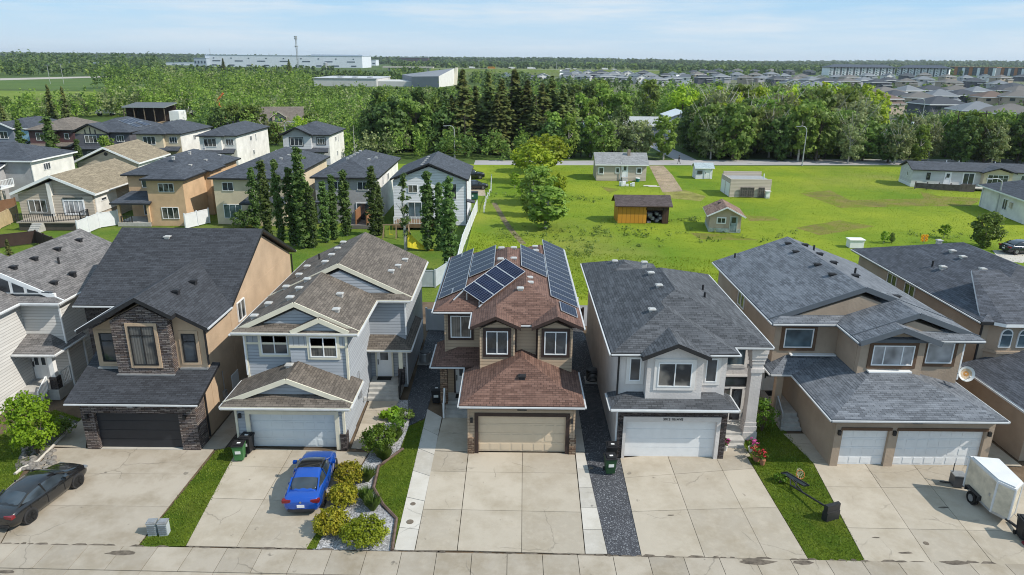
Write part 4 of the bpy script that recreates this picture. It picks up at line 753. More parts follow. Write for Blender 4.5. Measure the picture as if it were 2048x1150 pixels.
h.part('gable_vent', MB().tube([(0, .2, 5.3), (0, .32, 5.3)], .28, 12), VENTD); h.win('S', .3, -2.5, 1.4, 1.6, 1.3, 2)
h = bh('orange-tan stucco house with navy roof and a covered rear patio', -43.2, 85.6, 1)
m = MB(); m.box(-2.3, 2.2, .2, 14, 0, 5.8); m.box(-6.2, -2.2, 3.4, 18.5, 0, 5.79); m.box(-2.4, 2.19, 6, 18.6, 0, 5.78); m.box(2.1, 2.9, 7, 11, 0, 5.77); h.part('wall', m, ST_ORG)
m = MB(); m.roof(-6.8, 2.75, 2.9, 19.2, 6, .4); m.roof(-2.8, 2.76, -.4, 9, 6.01, .4, 'y', 'h', 'g'); m.shell([(2.7, 6.4, 6.02), (3.4, 6.4, 6.02), (3.4, 11.5, 6.02), (2.2, 11.5, 6.25), (2.2, 6.4, 6.25)], [(0, 1, 2, 3, 4)], .15); h.part('roof', m, [SH_NV, BLACKT])
h.win('S', .2, .1, 4.3, 1.9, 1.1, 3); h.win('S', .2, .2, .9, 2.1, 1.5, 3); h.win('S', 3.4, -3.6, 4.3, 1.7, 1.1, 2); m = MB(); m.shell([(-6.9, -.5, 3.0), (-1.9, -.5, 3.0), (-2.3, 3.6, 3.9), (-5.9, 3.6, 3.9)], [(0, 1, 2, 3)]); h.part('patio_roof', m, [SH_NV, BLACKT])
for x in (-6.2, -2.6): h.part('patio_post', MB().box(x, x+.3, -.1, .2, 0, 2.85), ST_ORG)
h.part('patio_floor', MB().box(-6.4, -2.3, -.2, 3.4, 0, .5), CONCS); rail(h, [(-5.9, -.1, .5), (-4.6, -.1, .5)], 0, .8, DARKM, .3); h.win('S', 3.4, -4.0, .7, 1.4, 1.9, 2, None, None, .1, GLASS); h.vents([(-4.2, 10, 7.1), (-3.4, 7, 7.2)]); hv(h, -1.2, 6, 16, 3, 7.75); hv(h, .9, 6, 16, 3, 6.75)
h = bh('cream stucco house with navy hip roof behind the tall poplars', -33.0, 86.6)
m = MB(); m.box(-4.7, 4.4, .4, 20.5, 0, 5.8); m.box(.2, 4.41, -.3, .5, 0, 3.2); h.part('wall', m, ST_CRM); m = MB(); m.roof(-5.2, 4.9, -.1, 21, 6, .40); h.part('roof', m, [SH_NV, BLACKT]); m = MB(); m.shell([(-1.2, -1.0, 3.0), (4.6, -1.0, 3.0), (4.6, .5, 3.7), (-.4, .5, 3.7)], [(0, 1, 2, 3)]); h.part('rear_roof', m, [SH_NV, BLACKT])
h.win('S', .4, -2.9, 4.3, 1.4, 1.1, 2); h.win('S', .4, 1.7, 4.3, 1.4, 1.1, 2); h.win('S', .4, -2.6, .8, 2.3, 1.8, 3, None, None, .1, GLASSB); hv(h, -1.2, 7, 15, 3, 7.45); hv(h, 1.6, 8, 15, 3, 7.3)
h = bh('grey stucco house with blue-grey hip roof, left of the white gabled house', -21.4, 88)
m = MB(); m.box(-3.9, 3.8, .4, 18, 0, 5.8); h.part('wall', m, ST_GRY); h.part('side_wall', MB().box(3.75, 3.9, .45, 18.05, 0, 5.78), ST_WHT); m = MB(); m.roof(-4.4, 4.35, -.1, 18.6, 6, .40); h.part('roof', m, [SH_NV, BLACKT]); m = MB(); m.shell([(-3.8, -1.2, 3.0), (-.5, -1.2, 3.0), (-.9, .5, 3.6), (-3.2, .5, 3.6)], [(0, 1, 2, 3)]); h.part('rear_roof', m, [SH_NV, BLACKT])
h.win('S', .4, -1.0, 4.3, 1.4, 1.1, 2); h.win('S', .4, 2.2, 4.3, 1.4, 1.1, 2); h.door('S', .4, 2.4, .5, GLASS, 2.2, 2.1, WHITE); h.win('E', 3.9, 9, 4.2, 1.2, 1.0, 2); h.win('E', 3.9, 5, 4.2, .6, 1.2, 1); hv(h, -.6, 5, 13, 5, 7.6); h.vents([(1.6, 8, 7.1), (2.0, 11, 6.95)])
h.part('privacy_screen', MB().box(3.0, 3.15, -2.6, .3, .1, 2.2).box(1.6, 1.75, -2.4, .3, .1, 2.2), plain('cedar', (.24, .12, .06), .8)); h.part('deck', MB().box(.2, 4.2, -2.8, .4, 0, .45), plain('deck_grey', (.16, .15, .14), .8))
h = bh('white sided gable-fronted house beside the footpath, behind the young poplars', -10.5, 87.2)
m = MB(); gab(m, -4.7, 4.55, .4, 11, 0, 5.75, .38); h.part('wall', m, SD_WHT); m = MB(); m.roof(-5.0, 4.9, -.15, 11.6, 6, .41, 'y', 'g', 'g', .22); h.part('roof', m, [SH_NV, BLACKT])
h.win('S', .4, 2.9, 3.4, .9, 2.0, 1); h.win('S', .4, -2.2, 4.2, 1.2, 1.0, 2); h.win('S', .4, -1.6, .9, 2.6, 2.1, 3, None, None, .1, GLASSB); h.part('deck', MB().box(-4.4, .6, -2.4, .4, .3, .75), plain('deck_brown', (.16, .10, .06), .8)); rail(h, [(-4.3, -2.3, .75), (-.2, -2.3, .75)], 0, .9, WHITE, .3); hv(h, -1.0, 1.2, 8.5, 5, 7.55)
m = MB(); m.shell([(4.5, .8, 3.1), (5.6, .8, 2.9), (5.6, 2.4, 2.9), (4.5, 2.4, 3.1)], [(0, 1, 2, 3)], .12); h.part('side_canopy', m, [SH_NV, BLACKT]); h.spout([(4.6, .35, 5.8), (4.6, .35, .2)], BLACKT)
# front row across the next street
S = [('steel-blue house with white gable trim and a reflective glazed side, at the far left', -103.5, 145, 7.4, 14, SD_BGR, SH_NV, SD_BGR, 3),
     ('maroon house with brown-tan roof between the steel-blue and dark grey houses', -93.5, 142.6, 8.6, 13, SD_MAR, SH_TB, SD_MAR, 2),
     ('dark grey house with rooftop solar panels and a half-timbered gable', -81.2, 139, 10.2, 16, SD_DGR, SH_NV, SD_DGR, 2),
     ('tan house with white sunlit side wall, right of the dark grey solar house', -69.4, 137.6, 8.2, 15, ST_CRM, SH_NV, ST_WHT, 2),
     ('white house with arched front window, left of the white and grey house', -56.8, 135, 6.6, 19, ST_WHT, SH_NV, ST_WHT, 3),
     ('white and grey house with dark window surrounds, standing apart in front of the wood', -40.7, 138, 8.8, 13, SD_LGR, SH_NV, ST_WHT, 3)]
for i, (lab, cx, cy, w, d, wm, rm, sm, nw) in enumerate(S):
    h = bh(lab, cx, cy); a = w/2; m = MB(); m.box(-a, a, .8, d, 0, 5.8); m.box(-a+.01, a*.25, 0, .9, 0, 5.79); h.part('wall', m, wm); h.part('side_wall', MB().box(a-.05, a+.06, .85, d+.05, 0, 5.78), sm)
    m = MB(); m.roof(-a-.5, a+.5, .3, d+.5, 6, .40)
    if i in (0, 2, 5): m.roof(-a-.51, a*.25+.4, -.5, 4, 6.01, .45, 'y', 'g', 'g')
    else: m.roof(-a-.51, a*.35+.4, -.5, 5, 6.01, .40, 'y', 'h', 'g')
    h.part('roof', m, [rm, WHITE if i == 0 else BLACKT]); c = -a*.4
    if i in (0, 2, 5):
        xl, xr = -a+.02, a*.24; xm_ = (-a-.51+a*.25+.4)/2; g_ = MB(); g_.xz([(xl, 5.7), (xr, 5.7), (xm_+.1, 6+.45*(xm_+a+.5)-.3), (xm_-.1, 6+.45*(xm_+a+.5)-.3)], -.03, .3); h.part('gable', g_, [wm, ST_CRM, ST_GRY][[0, 2, 5].index(i)]); rakes(h, [(-a-.51, a*.25+.4, xm_, -.53, 6.01, .45)], WHITE if i == 0 else BLACKT, .3)
        if i == 2:
            g_ = MB()
            for k in (-.5, 0, .5): g_.box(xm_+k*2-.1, xm_+k*2+.1, -.08, -.02, 5.7, 6.9 if k == 0 else 6.5)
            h.part('timber', g_, DARKM)
    tr = BLACKT if i == 5 else None; h.win('S', 0, c, 3.9, 2.4, 1.5, 3, None, tr, .15); h.win('S', .8, a*.65, 4.1, 1.5 if i != 1 else .9, 1.2, 3 if i != 1 else 1, None, tr, .15); h.win('S', 0, c, .9, 2.2, 1.3, 3)
    m = MB(); m.shell([(-a-.3, -1.3, 2.9), (a+.2, -1.3, 2.9), (a-.2, .9, 3.5), (-a+.2, .9, 3.5)], [(0, 1, 2, 3)]); h.part('porch_roof', m, [rm, BLACKT])
    if i > 2: h.win('E', a+.06, d*.45, 4.2, 1.1, .9, 2); h.win('E', a+.06, d*.6, 3.8, .5, 1.4, 1); h.win('E', a+.06, d*.5, 1.2, .9, 1.0, 2)
    if i == 4: h.part('window_arch', MB().xz([(c-1.3, 5.35), (c+1.3, 5.35)]+[(c+1.3*math.cos(q*math.pi/8), 5.35+.45*math.sin(q*math.pi/8)) for q in range(1, 8)], -.06, -.02), ST_GRY)
    if i == 0: h.part('glazed_side', MB().box(a-1.9, a+.09, .7, .86, .8, 5.6), plain('sky_blue_glazing', (.25, .42, .55), .1, .6))
    hv(h, -.6, d*.4, d*.7, 3, 7.6, VENTD)
    if i == 2:
        for k in range(5):
            y_ = 5+1.25*k; zf = lambda x: 6.08+.4*(5.6-x)
            for x_ in ((1.2, 2.9) if k != 2 else (1.2,)): panel(h, (x_, y_, zf(x_)), (0, 1.2, 0), (1.65, 0, -.66), 2, 3)
h = bh('large tan-roofed house with a dormer, half hidden among the trees', -63, 186, 14); h.r.scale = (.78, .78, .74); gab_ = MB(); gab_.box(-9, 9, 0, 14, 0, 4.2); h.part('wall', gab_, SD_BEI); m = MB(); m.roof(-10, 10, -1, 15, 4.4, .75, 'x', 'g', 'g'); h.part('roof', m, [SH_TB, CREAM])
m = MB(); m.box(0, 4, 0, 4, 4.5, 7.4); m.xz([(0, 7.4), (4, 7.4), (2, 8.8)], .02, 4); d_ = h.part('dormer', m, SD_BEI); m = MB(); m.roof(-.6, 4.6, -.6, 6, 7.3, .75, 'y', 'g', 'g', .2); h.part('dormer_roof', m, [SH_TB, CREAM], d_); h.part('dormer_window', MB().box(.9, 3.1, -.05, .02, 5.6, 7.2), GLASSB, d_); m = MB(); m.roof(-10.5, -4.5, -5, 3, 4.3, .8, 'y', 'g', 'g'); h.part('wing_roof', m, [SH_TN, CREAM])
# ---- sheds and homes in the meadow
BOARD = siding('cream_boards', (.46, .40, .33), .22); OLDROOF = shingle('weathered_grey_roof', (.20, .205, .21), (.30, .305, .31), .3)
h = House('bungalow', 'old cream bungalow with grey roof and junk by its back door, beside the dirt track', (19.2, 123.2), math.radians(-1), True, 'bungalow')
m = MB(); m.box(-4.4, 4.4, .3, 6.4, 0, 2.75); m.yz([(.32, 2.7), (6.38, 2.7), (3.35, 4.25)], -4.38, 4.38); h.part('wall', m, BOARD); m = MB(); m.roof(-4.75, 4.75, -.1, 6.8, 2.9, .5, 'x', 'g', 'g', .18); h.part('roof', m, [OLDROOF, WHITE]); h.part('chimney', MB().box(1.2, 1.7, 2.4, 2.9, 4, 5.2), plain('chimney_brick', (.28, .22, .18), .9))
h.win('S', .3, -3.6, 1.2, .8, 1.1, 1, None, WHITE, .1); h.win('S', .3, -.7, 1.4, .6, .9, 1, None, WHITE, .1); h.win('S', .3, 3.1, 1.4, .8, .9, 1, None, WHITE, .1); h.door('S', .3, .6, .7, WHITE, .9, 1.9, WHITE, 'top'); h.steps(.1, 1.1, -1.0, .65, 3, 'S', .3, None, .7); h.part('drain_pipe', MB().beam((-.1, .15, .1), (-.1, .15, 3.3), .08, .08), WHITE)
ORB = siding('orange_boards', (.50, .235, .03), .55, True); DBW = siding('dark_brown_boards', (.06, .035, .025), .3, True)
h = House('wooden_shed', 'weathered wooden shed with bright orange boards and dark brown roof', (17.1, 89.8), 0, True, 'shed')
m = MB(); m.box(-3.3, .5, 0, 3.4, 0, 2.3); h.part('wall', m, ORB); m = MB(); m.box(2.6, 3.4, 0, 3.4, 0, 2.28); m.box(.4, 2.7, 2.9, 3.38, 0, 2.27); m.box(.4, 2.7, 0, .2, 1.75, 2.26); h.part('dark_wall', m, DBW); m = MB(); m.roof(-3.7, 3.8, -.35, 3.75, 2.35, .55, 'x', 'g', 'g', .12); h.part('roof', m, [shingle('dark_brown_roof', (.06, .045, .045), (.10, .08, .08), .3), DBW]); h.part('gable', MB().yz([(.02, 2.3), (3.38, 2.3), (1.7, 3.15)], -3.28, 3.36), DBW)
m = MB(); R2 = random.Random(3)
for k in range(14): x_, z_ = R2.uniform(.6, 2.3), R2.uniform(.0, 1.1); m.box(x_, x_+R2.uniform(.2, .5), R2.uniform(.1, .6), 1.6, z_, z_+R2.uniform(.1, .4))
h.part('stored_clutter', m, plain('clutter_grey', (.22, .22, .23), .8, .3, 0, .6, 3))
h = House('small_shed', 'small pale shed with red-brown gable roof and green-stained skirting', (26.6, 85.2), math.radians(-9), True, 'shed')
m = MB(); gab(m, -1.9, 1.9, 0, 4.6, 0, 2.1, .5); h.part('wall', m, plain('faded_pink_wall', (.44, .36, .29), .9, .1, 0, .15, 1.2)); h.part('skirting', MB().box(-1.94, 1.94, -.05, 4.65, 0, .5), plain('flaking_green', (.42, .46, .42), .9, .1, 0, .35, 3)); m = MB(); m.roof(-2.35, 2.35, -.5, 5.0, 2.15, .5, 'y', 'g', 'g', .14); h.part('roof', m, [shingle('rusty_roof', (.16, .095, .07), (.26, .17, .13), .5), WHITE]); rakes(h, [(-2.35, 2.35, 0, -.53, 2.15, .5)], WHITE, .16)
h.win('S', 0, -.5, 1.15, 1.0, .7, 2, None, WHITE, .08); h.door('S', 0, 1.0, .1, plain('flaked_door', (.26, .32, .34), .8, .2, 0, .3, 3), .8, 1.9, plain('pale_frame', (.5, .5, .46), .8), 'top'); h.vents([(-.5, 3.2, 3.0)], VENTD)
h = House('garden_shed', 'little white garden shed with pale blue-grey roof in the meadow', (34.7, 126.5), 0, True, 'shed'); m = MB(); m.box(-1.5, 1.5, 0, 2.4, 0, 1.9); m.yz([(.02, 1.85), (2.38, 1.85), (1.2, 2.55)], -1.48, 1.48); h.part('wall', m, SD_WHT); m = MB(); m.roof(-1.8, 1.8, -.3, 2.7, 1.95, .55, 'x', 'g', 'g', .1); h.part('roof', m, [shingle('pale_blue_roof', (.30, .37, .41), (.42, .48, .51), .3), WHITE]); h.win('S', 0, -.8, .9, .9, .6, 2, DARKM); h.door('S', 0, .6, .05, WHITE, .9, 1.7, WHITE)
h = House('flat_roof_garage', 'flat-roofed cream garage with two white side doors and old window frames leaning on it', (37.4, 108.9), math.radians(-1), True, 'garage')
m = MB(); m.box(-3.2, 3.2, 0, 5.4, 0, 2.6); m.box(-3.2, -3.0, 0, 5.4, 2.61, 2.85); m.box(-3.0, 3.2, 0, .2, 2.6, 2.84); m.box(-3.0, 3.2, 5.2, 5.4, 2.6, 3.3); h.part('wall', m, BOARD); h.part('roof', MB().box(-3.0, 3.1, .2, 5.2, 2.6, 2.64), plain('grey_membrane', (.28, .29, .30), .8)); h.gdoor(-3.2, .3, 2.5, 2.1, WHITE, None, .1, 4, 1, .05, False, 'W'); h.gdoor(-3.2, 2.9, 5.1, 2.1, WHITE, None, .1, 4, 1, .05, False, 'W')
h.part('vent_pipe', MB().tube([(2.2, 1, 2.6), (2.2, 1, 3.6)], .08, 8), WHITE)
for k, (x_, w_) in enumerate(((-1.1, 1.0), (.0, 1.0), (1.7, .9))):
    m = MB()
    for a in range(4): m.box(x_-w_/2+a*w_/3-.04, x_-w_/2+a*w_/3+.04, -.22, -.12, .1, 1.6); m.box(x_-w_/2, x_+w_/2, -.21, -.13, .1+a*.48, .18+a*.48)
    m.box(x_-w_/2, x_+w_/2, -.12, -.10, .1, 1.6); o = m.build('window_frame', plain('grey_old_wood', (.16, .14, .13), .9, .1, 0, .3, 4)); o.location = (37.4, 108.9, 0); tag(o, 'old grey multi-pane window frame leaning on the flat-roofed garage', 'window frame', 'old window frames leaning on the garage')
o = MB().box(2.3, 2.9, -.7, -.2, 0, 1.1).box(2.35, 2.85, -.75, -.7, .2, 1.0).box(2.2, 3.0, -.9, -.2, 1.1, 1.16).build('old_appliance', WHITE); o.location = (37.4, 108.9, 0); tag(o, 'white junk appliance at the corner of the flat-roofed garage', 'appliance')
h = House('mobile_home', 'long grey mobile home with slate roof, bay gable and white skirting', (69.0, 120.4), math.radians(-9), True, 'mobile home')
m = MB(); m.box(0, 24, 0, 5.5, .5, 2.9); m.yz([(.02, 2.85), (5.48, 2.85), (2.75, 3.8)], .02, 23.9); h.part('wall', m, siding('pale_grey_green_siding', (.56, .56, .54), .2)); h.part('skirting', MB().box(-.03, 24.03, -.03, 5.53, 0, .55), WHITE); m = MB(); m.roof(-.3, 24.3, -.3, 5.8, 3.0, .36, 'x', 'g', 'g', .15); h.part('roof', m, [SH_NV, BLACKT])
m = MB(); gab(m, 10.9, 15.3, -1.0, .1, .5, 2.85, .3); b_ = h.part('bay', m, ST_CRM); m = MB(); m.roof(10.4, 15.8, -1.5, 3, 2.98, .33, 'y', 'g', 'g', .16); h.part('bay_roof', m, [SH_NV, BLACKT]); h.win('S', -1.0, 13.1, .9, 3.2, 1.7, 4, None, None, .1, GLASS, [.65]); h.door('S', 0, 5.7, .6, WHITE, .9, 2, WHITE, 'top'); h.win('S', 0, 9.0, .6, 1.7, 2.0, 2, None, WHITE, .12); h.win('S', 0, 2.6, 1.3, .6, 1.2, 1, DARKM); h.win('S', 0, 17.8, 1.3, 1.4, 1.2, 2); h.win('W', 0, 2.0, 1.6, .5, .8, 1)
h.part('deck', MB().box(4.6, 12.5, -2.6, -.05, .35, .5), CONCL)
for x_ in (6.4, 8.4, 14.2): h.vents([(x_, 3.3, 3.9)], WHITE, True)
m = MB(); m.beam((0, 0, 0), (3.8, -1.2, 0), .1, 1.0); m.beam((3.8, -1.2, 0), (6.0, -1.6, 0), .1, 1.3); m.beam((-2.5, 1.2, 0), (0, 0, 0), .1, .9)
for k in range(6): m.box(-2.5+k*1.7-.06, -2.5+k*1.7+.06, .9-k*.5, 1.05-k*.5, -.7, .7)
o = m.build('picket_fence', plain('old_grey_fence', (.12, .10, .095), .9, .1, 0, .3, 2)); o.location = (71.2, 117.4, .55); tag(o, 'old dark timber fence round the bush at the mobile home', 'fence')
h = House('stucco_bungalow', 'white stucco bungalow with blue-grey hip roof, cut by the right edge', (68.4, 90.9), math.radians(-8), True, 'bungalow'); m = MB(); m.box(0, 14, 0, 12.5, 0, 3.1); h.part('wall', m, ST_WHT); m = MB(); m.roof(-.6, 14.6, -.6, 13.1, 3.25, .36, 'y'); h.part('roof', m, [SH_NV, WHITE]); h.win('W', 0, 5.8, .9, 1.2, 1.5, 2); h.part('wall_box', MB().box(-.2, 0, 3.9, 4.5, 1.5, 2.2), plain('tan_box', (.45, .4, .33), .7)); h.spout([(-.1, 12.4, 3), (-.1, 12.4, .1)]); h.vents([(4.2, 7, 5.0)])
# ---- houses glimpsed in the wood
WH = plain('pale_roof', (.50, .52, .54), .6, .3, 0, .1, .5)
def woodhouse(lab, x, y, w, d, ez, p, rm, wm, rz=0, ax='x', cat='house', nm='house'):
    h = House(nm, lab, (x, y), math.radians(rz), True, cat); m = MB(); m.box(-w/2, w/2, 0, d, 0, ez-.15); 
    if ax == 'x': m.yz([(.02, ez-.2), (d-.02, ez-.2), (d/2, ez-.2+p*d/2*.9)], -w/2+.02, w/2-.02)
    else: m.xz([(-w/2+.02, ez-.2), (w/2-.02, ez-.2), (0, ez-.2+p*w/2*.9)], .02, d-.02)
    h.part('wall', m, wm); m = MB(); m.roof(-w/2-.4, w/2+.4, -.4, d+.4, ez, p, ax, 'g', 'g', .18); h.part('roof', m, [rm, WHITE]); h.win('S', 0, -w*.25, 1.2, 1.6, 1.1, 2); h.win('S', 0, w*.2, 1.2, 1.2, 1.1, 2); return h
woodhouse('white-roofed bungalow showing between the spruce trunks', -1.5, 166, 17, 9, 4.2, .35, WH, ST_GRY); woodhouse('pale grey-roofed house behind the wood at the side road', 32, 183, 13, 9, 4.4, .4, plain('light_grey_roof', (.34, .36, .37), .8), SD_BGR); woodhouse('blue-roofed house hidden left of the side road', 19.5, 172, 6, 10, 4.6, .5, plain('pale_blue_roof_flat', (.38, .45, .5), .7), SD_BGR, 0, 'y')
woodhouse('tall white metal shed with arched grey roof in the wood', 47, 196, 8, 12, 5.6, .35, plain('white_metal_roof', (.62, .66, .70), .4, .4), plain('white_metal_wall', (.55, .60, .66), .5), 0, 'y', 'shed', 'metal_shed'); woodhouse('grey garage with red-trimmed roof behind the leaning trees', 91, 166, 7, 9, 3.2, .5, OLDROOF, SD_LGR, 0, 'y', 'garage', 'garage')
# ================= trees and shrubs =================
def at(px, py, Y):      # point at depth plane Y seen at that place of the photograph
    a = px-1024; b = 575-py; c, s = math.cos(ROLL), math.sin(ROLL); u = (a*c-b*s)/FPX; v = (a*s+b*c)/FPX
    t = Y/(math.cos(PITCH)+v*math.sin(PITCH)); return u*t, CAMH+t*(-math.sin(PITCH)+v*math.cos(PITCH))
BARK = plain('bark_grey_brown', (.13, .105, .08), .95, .1, 0, .3, 3, 0, 14, .8); BARKW = plain('bark_pale', (.42, .40, .36), .9, .1, 0, .3, 4); BARKD = plain('bark_dark', (.06, .048, .038), .95, .1, 0, .3, 3)
LM = {'aspen': leaf_m('leaf_aspen', (.13, .205, .032), (.21, .295, .05), .42), 'broad': leaf_m('leaf_broad', (.10, .165, .03), (.175, .245, .05), .43), 'dark': leaf_m('leaf_dark', (.058, .105, .026), (.11, .17, .042), .38),
      'olive': leaf_m('leaf_olive', (.155, .185, .07), (.235, .265, .11), .38), 'spruce': leaf_m('needles_spruce', (.10, .14, .045), (.18, .225, .068), .42, (.22, .23, .065)), 'yellow': leaf_m('leaf_yellow_green', (.23, .325, .02), (.37, .46, .04), .48),
      'poplar': leaf_m('leaf_poplar', (.065, .115, .03), (.13, .20, .052), .42), 'gold': leaf_m('leaf_gold', (.21, .24, .016), (.42, .39, .035), .4, (.42, .27, .02)), 'lime': leaf_m('leaf_lime', (.12, .21, .012), (.22, .32, .02), .4), 'green': leaf_m('leaf_fresh_green', (.06, .125, .012), (.13, .21, .02), .35),
      'far': leaf_m('leaf_far', (.055, .092, .028), (.105, .155, .045), .3), 'mid': leaf_m('leaf_mid', (.105, .17, .03), (.185, .255, .048), .4), 'pink': plain('petal_pink', (.60, .10, .32), .6, .2, 0, .3, 20), 'red': plain('petal_red', (.55, .04, .06), .6, .2, 0, .3, 20)}
def quads(P, N, s, asp=1.5):       # leaf diamonds at P facing N
    n = len(P); N = N/(np.linalg.norm(N, axis=1, keepdims=True)+1e-9); A = RN.normal(size=(n, 3)); U = np.cross(N, A); U /= np.linalg.norm(U, axis=1, keepdims=True)+1e-9; W = np.cross(N, U)
    s = (s*RN.uniform(.6, 1.35, n))[:, None]; V = np.stack([P-U*s*.5*asp, P-W*s*.5, P+U*s*.5*asp, P+W*s*.5], 1); return V.reshape(-1, 3)
def crown(rx, rz, zc, ncl, per, leaf, shape='egg', cl=.3, gaps=.0):
    out = []; PN = []
    for i in range(ncl):
        while True:
            d = RN.normal(size=3); d /= np.linalg.norm(d); r = RN.uniform(.25, 1)**.45; q = d*r
            if shape == 'column': q = np.array([d[0]*r*.8, d[1]*r*.8, RN.uniform(-1, 1)]); f = (1-max(0, q[2])**3*.75)*(1-max(0, -q[2])**4*.5)*(.8+.3*math.sin(q[2]*9+ncl*.1+i*.02)); q[:2] *= f
            elif shape == 'cone': q[2] = RN.uniform(-1, 1); q[:2] *= (1-q[2])*.5+.08
            elif shape == 'bush' and q[2] < -.55: continue
            break
        c = np.array([q[0]*rx, q[1]*rx, zc+q[2]*rz]); rad = cl*rx*RN.uniform(.6, 1.25); k = int(per*RN.uniform(.6, 1.3))
        o = RN.normal(size=(k, 3)); o /= np.linalg.norm(o, axis=1, keepdims=True); o *= (RN.uniform(.15, 1, k)**.5)[:, None]
        p = c+o*rad*np.array([1, 1, .75]); out.append(p); PN.append(o*.9+RN.normal(size=(k, 3))*.55+np.array([q[0], q[1], .45])*.6)
    P = np.concatenate(out); N = np.concatenate(PN); return quads(P, N, leaf)
def spruce_v(H, Rr, lv=30, br=10, z0=.04):
    P = []; N = []; S = []
    for i in range(lv):
        f = (i+RN.uniform(-.3, .3))/lv; z = H*(z0+(1-z0)*f); r = Rr*(1-f)**.85*RN.uniform(.75, 1.15)+.05*Rr
        for j in range(max(4, int(br*(1-f*.55)))):
            a = RN.uniform(0, 6.283); rr = r*RN.uniform(.7, 1.15)
            for k in range(5):
                t = (k+.6)/5; P.append([math.cos(a)*rr*t, math.sin(a)*rr*t, z-.28*rr*t+.1*rr*t*t+RN.normal()*.05*Rr]); N.append([math.cos(a)*.55+RN.normal()*.35, math.sin(a)*.55+RN.normal()*.35, .75]); S.append((.36-.14*t)*Rr*(1-.55*f))
    P = np.array(P); S = np.array(S); V = quads(P, np.array(N), 1.0, 1.35).reshape(-1, 4, 3); V = (V-P[:, None])*S[:, None, None]+P[:, None]; return V.reshape(-1, 3)
def trunk_me(name, H, r, mat, limbs=5, spread=.25, top=.8):
    m = MB(); rr = random.Random(sum(map(ord, name))*7+int(H*10)); b = (rr.uniform(-.03, .03)*H, rr.uniform(-.03, .03)*H)
    m.tube([(0, 0, -.15), (b[0]*.3, b[1]*.3, H*.3), (b[0], b[1], H*.6), (b[0]*.7, b[1]*.7, H*top)], [r*1.25, r, r*.65, r*.2], 7)
    for i in range(limbs):
        a = i*2.4+rr.uniform(0, 1); z = H*rr.uniform(.3, .62); q = spread*H*rr.uniform(.6, 1.1)
        m.tube([(b[0]*.5, b[1]*.5, z), (math.cos(a)*q*.5, math.sin(a)*q*.5, z+q*.55), (math.cos(a)*q, math.sin(a)*q, z+q*1.3)], [r*.5, r*.34, r*.1], 5)
    o = m.build(name, mat); me = o.data; bpy.data.objects.remove(o); return me
PROTO = {}
def proto(key, kind, vs, tr, H): PROTO[key] = (tri_mesh('crown', vs, 4, LM[kind]), tr, H)
for i in range(3):
    proto('aspen%d' % i, 'aspen', crown(2.4, 4.7, 5.1, 72, 26, .46, 'egg', .36), trunk_me('trunk_a%d' % i, 10, .16, BARKW, 6, .2), 10)
    proto('broad%d' % i, 'broad', crown(3.5, 4.7, 5.0, 92, 26, .50, 'egg', .32), trunk_me('trunk_b%d' % i, 10, .22, BARK, 6, .3), 10)
    proto('spruce%d' % i, 'spruce', spruce_v(18, 3.3, 40, 15), trunk_me('trunk_s%d' % i, 18, .28, BARKD, 0, .1, .97), 18)
    proto('poplar%d' % i, 'poplar', crown(1.05, 5.5, 5.75, 210, 24, .24, 'column', .36), trunk_me('trunk_p%d' % i, 11, .12, BARKW, 6, .07), 11)
for i in range(2):
    proto('dark%d' % i, 'dark', crown(3.3, 4.7, 5.0, 84, 26, .50, 'egg', .32), trunk_me('trunk_d%d' % i, 10, .2, BARKD, 5, .3), 10)
    proto('olive%d' % i, 'olive', crown(3.2, 4.6, 5.1, 72, 24, .40, 'egg', .34), trunk_me('trunk_o%d' % i, 10, .18, BARKW, 10, .36, .95), 10)
    proto('yellow%d' % i, 'yellow', crown(3.0, 3.6, 5.0, 75, 26, .42, 'egg', .33), trunk_me('trunk_y%d' % i, 9, .2, BARK, 6, .3), 9)
    proto('young%d' % i, 'lime', crown(1.5, 2.4, 2.9, 34, 22, .32, 'egg', .38), trunk_me('trunk_l%d' % i, 5.4, .08, BARKW, 4, .2), 5.4)
proto('sparse0', 'poplar', crown(.8, 4.6, 6.2, 52, 16, .24, 'column', .42), trunk_me('trunk_sp', 11, .17, BARKW, 9, .10, .98), 11)
proto('bare0', 'olive', crown(.6, 4.0, 5.0, 12, 6, .2, 'column', .3), trunk_me('trunk_bare', 11, .14, BARKW, 14, .07, 1.0), 11)
LAST = {}
def tree(key, x, y, H, label, group=None, wide=1.0, rz=None, name='tree', cat='tree'):
    cm, tm, h0 = PROTO[key]; k = H/h0; r = thing(name, label, cat, (x, y, 0), R.uniform(0, 6.28) if rz is None else rz, group); r.scale = (k*wide, k*wide, k)
    for nm, me in (('trunk', tm), ('crown', cm)): o = bpy.data.objects.new(nm, me); COL.objects.link(o); o.parent = r
    return r
# columnar poplars behind the blue-grey and the dark-roofed house
PO = [(514, 336, 456), (536, 325, 474), (563, 323, 487), (589, 337, 490), (609, 302, 495), (628, 377, 495), (653, 364, 484), (670, 354, 478), (694, 343, 471), (749, 334, 471), (761, 372, 470), (857, 346, 500), (880, 367, 500), (899, 360, 545)]
PL = ['columnar poplar at the left end of the row in front of the cream house', 'tall columnar poplar second from the left end of the poplar row', 'slim columnar poplar before the right corner of the cream house', 'columnar poplar just left of the tallest one in the row', 'tallest columnar poplar in the row, between the cream and grey houses', 'short columnar poplar just right of the tallest one', 'columnar poplar in front of the left window of the grey house', 'columnar poplar in front of the middle of the grey house', 'columnar poplar in front of the right window of the grey house', 'columnar poplar at the right corner of the grey house', 'short leaning poplar right of the grey house corner', 'columnar poplar in front of the white gabled house', 'short columnar poplar right in front of the white gabled house', 'leafy columnar poplar nearest to the red-brown solar roof']
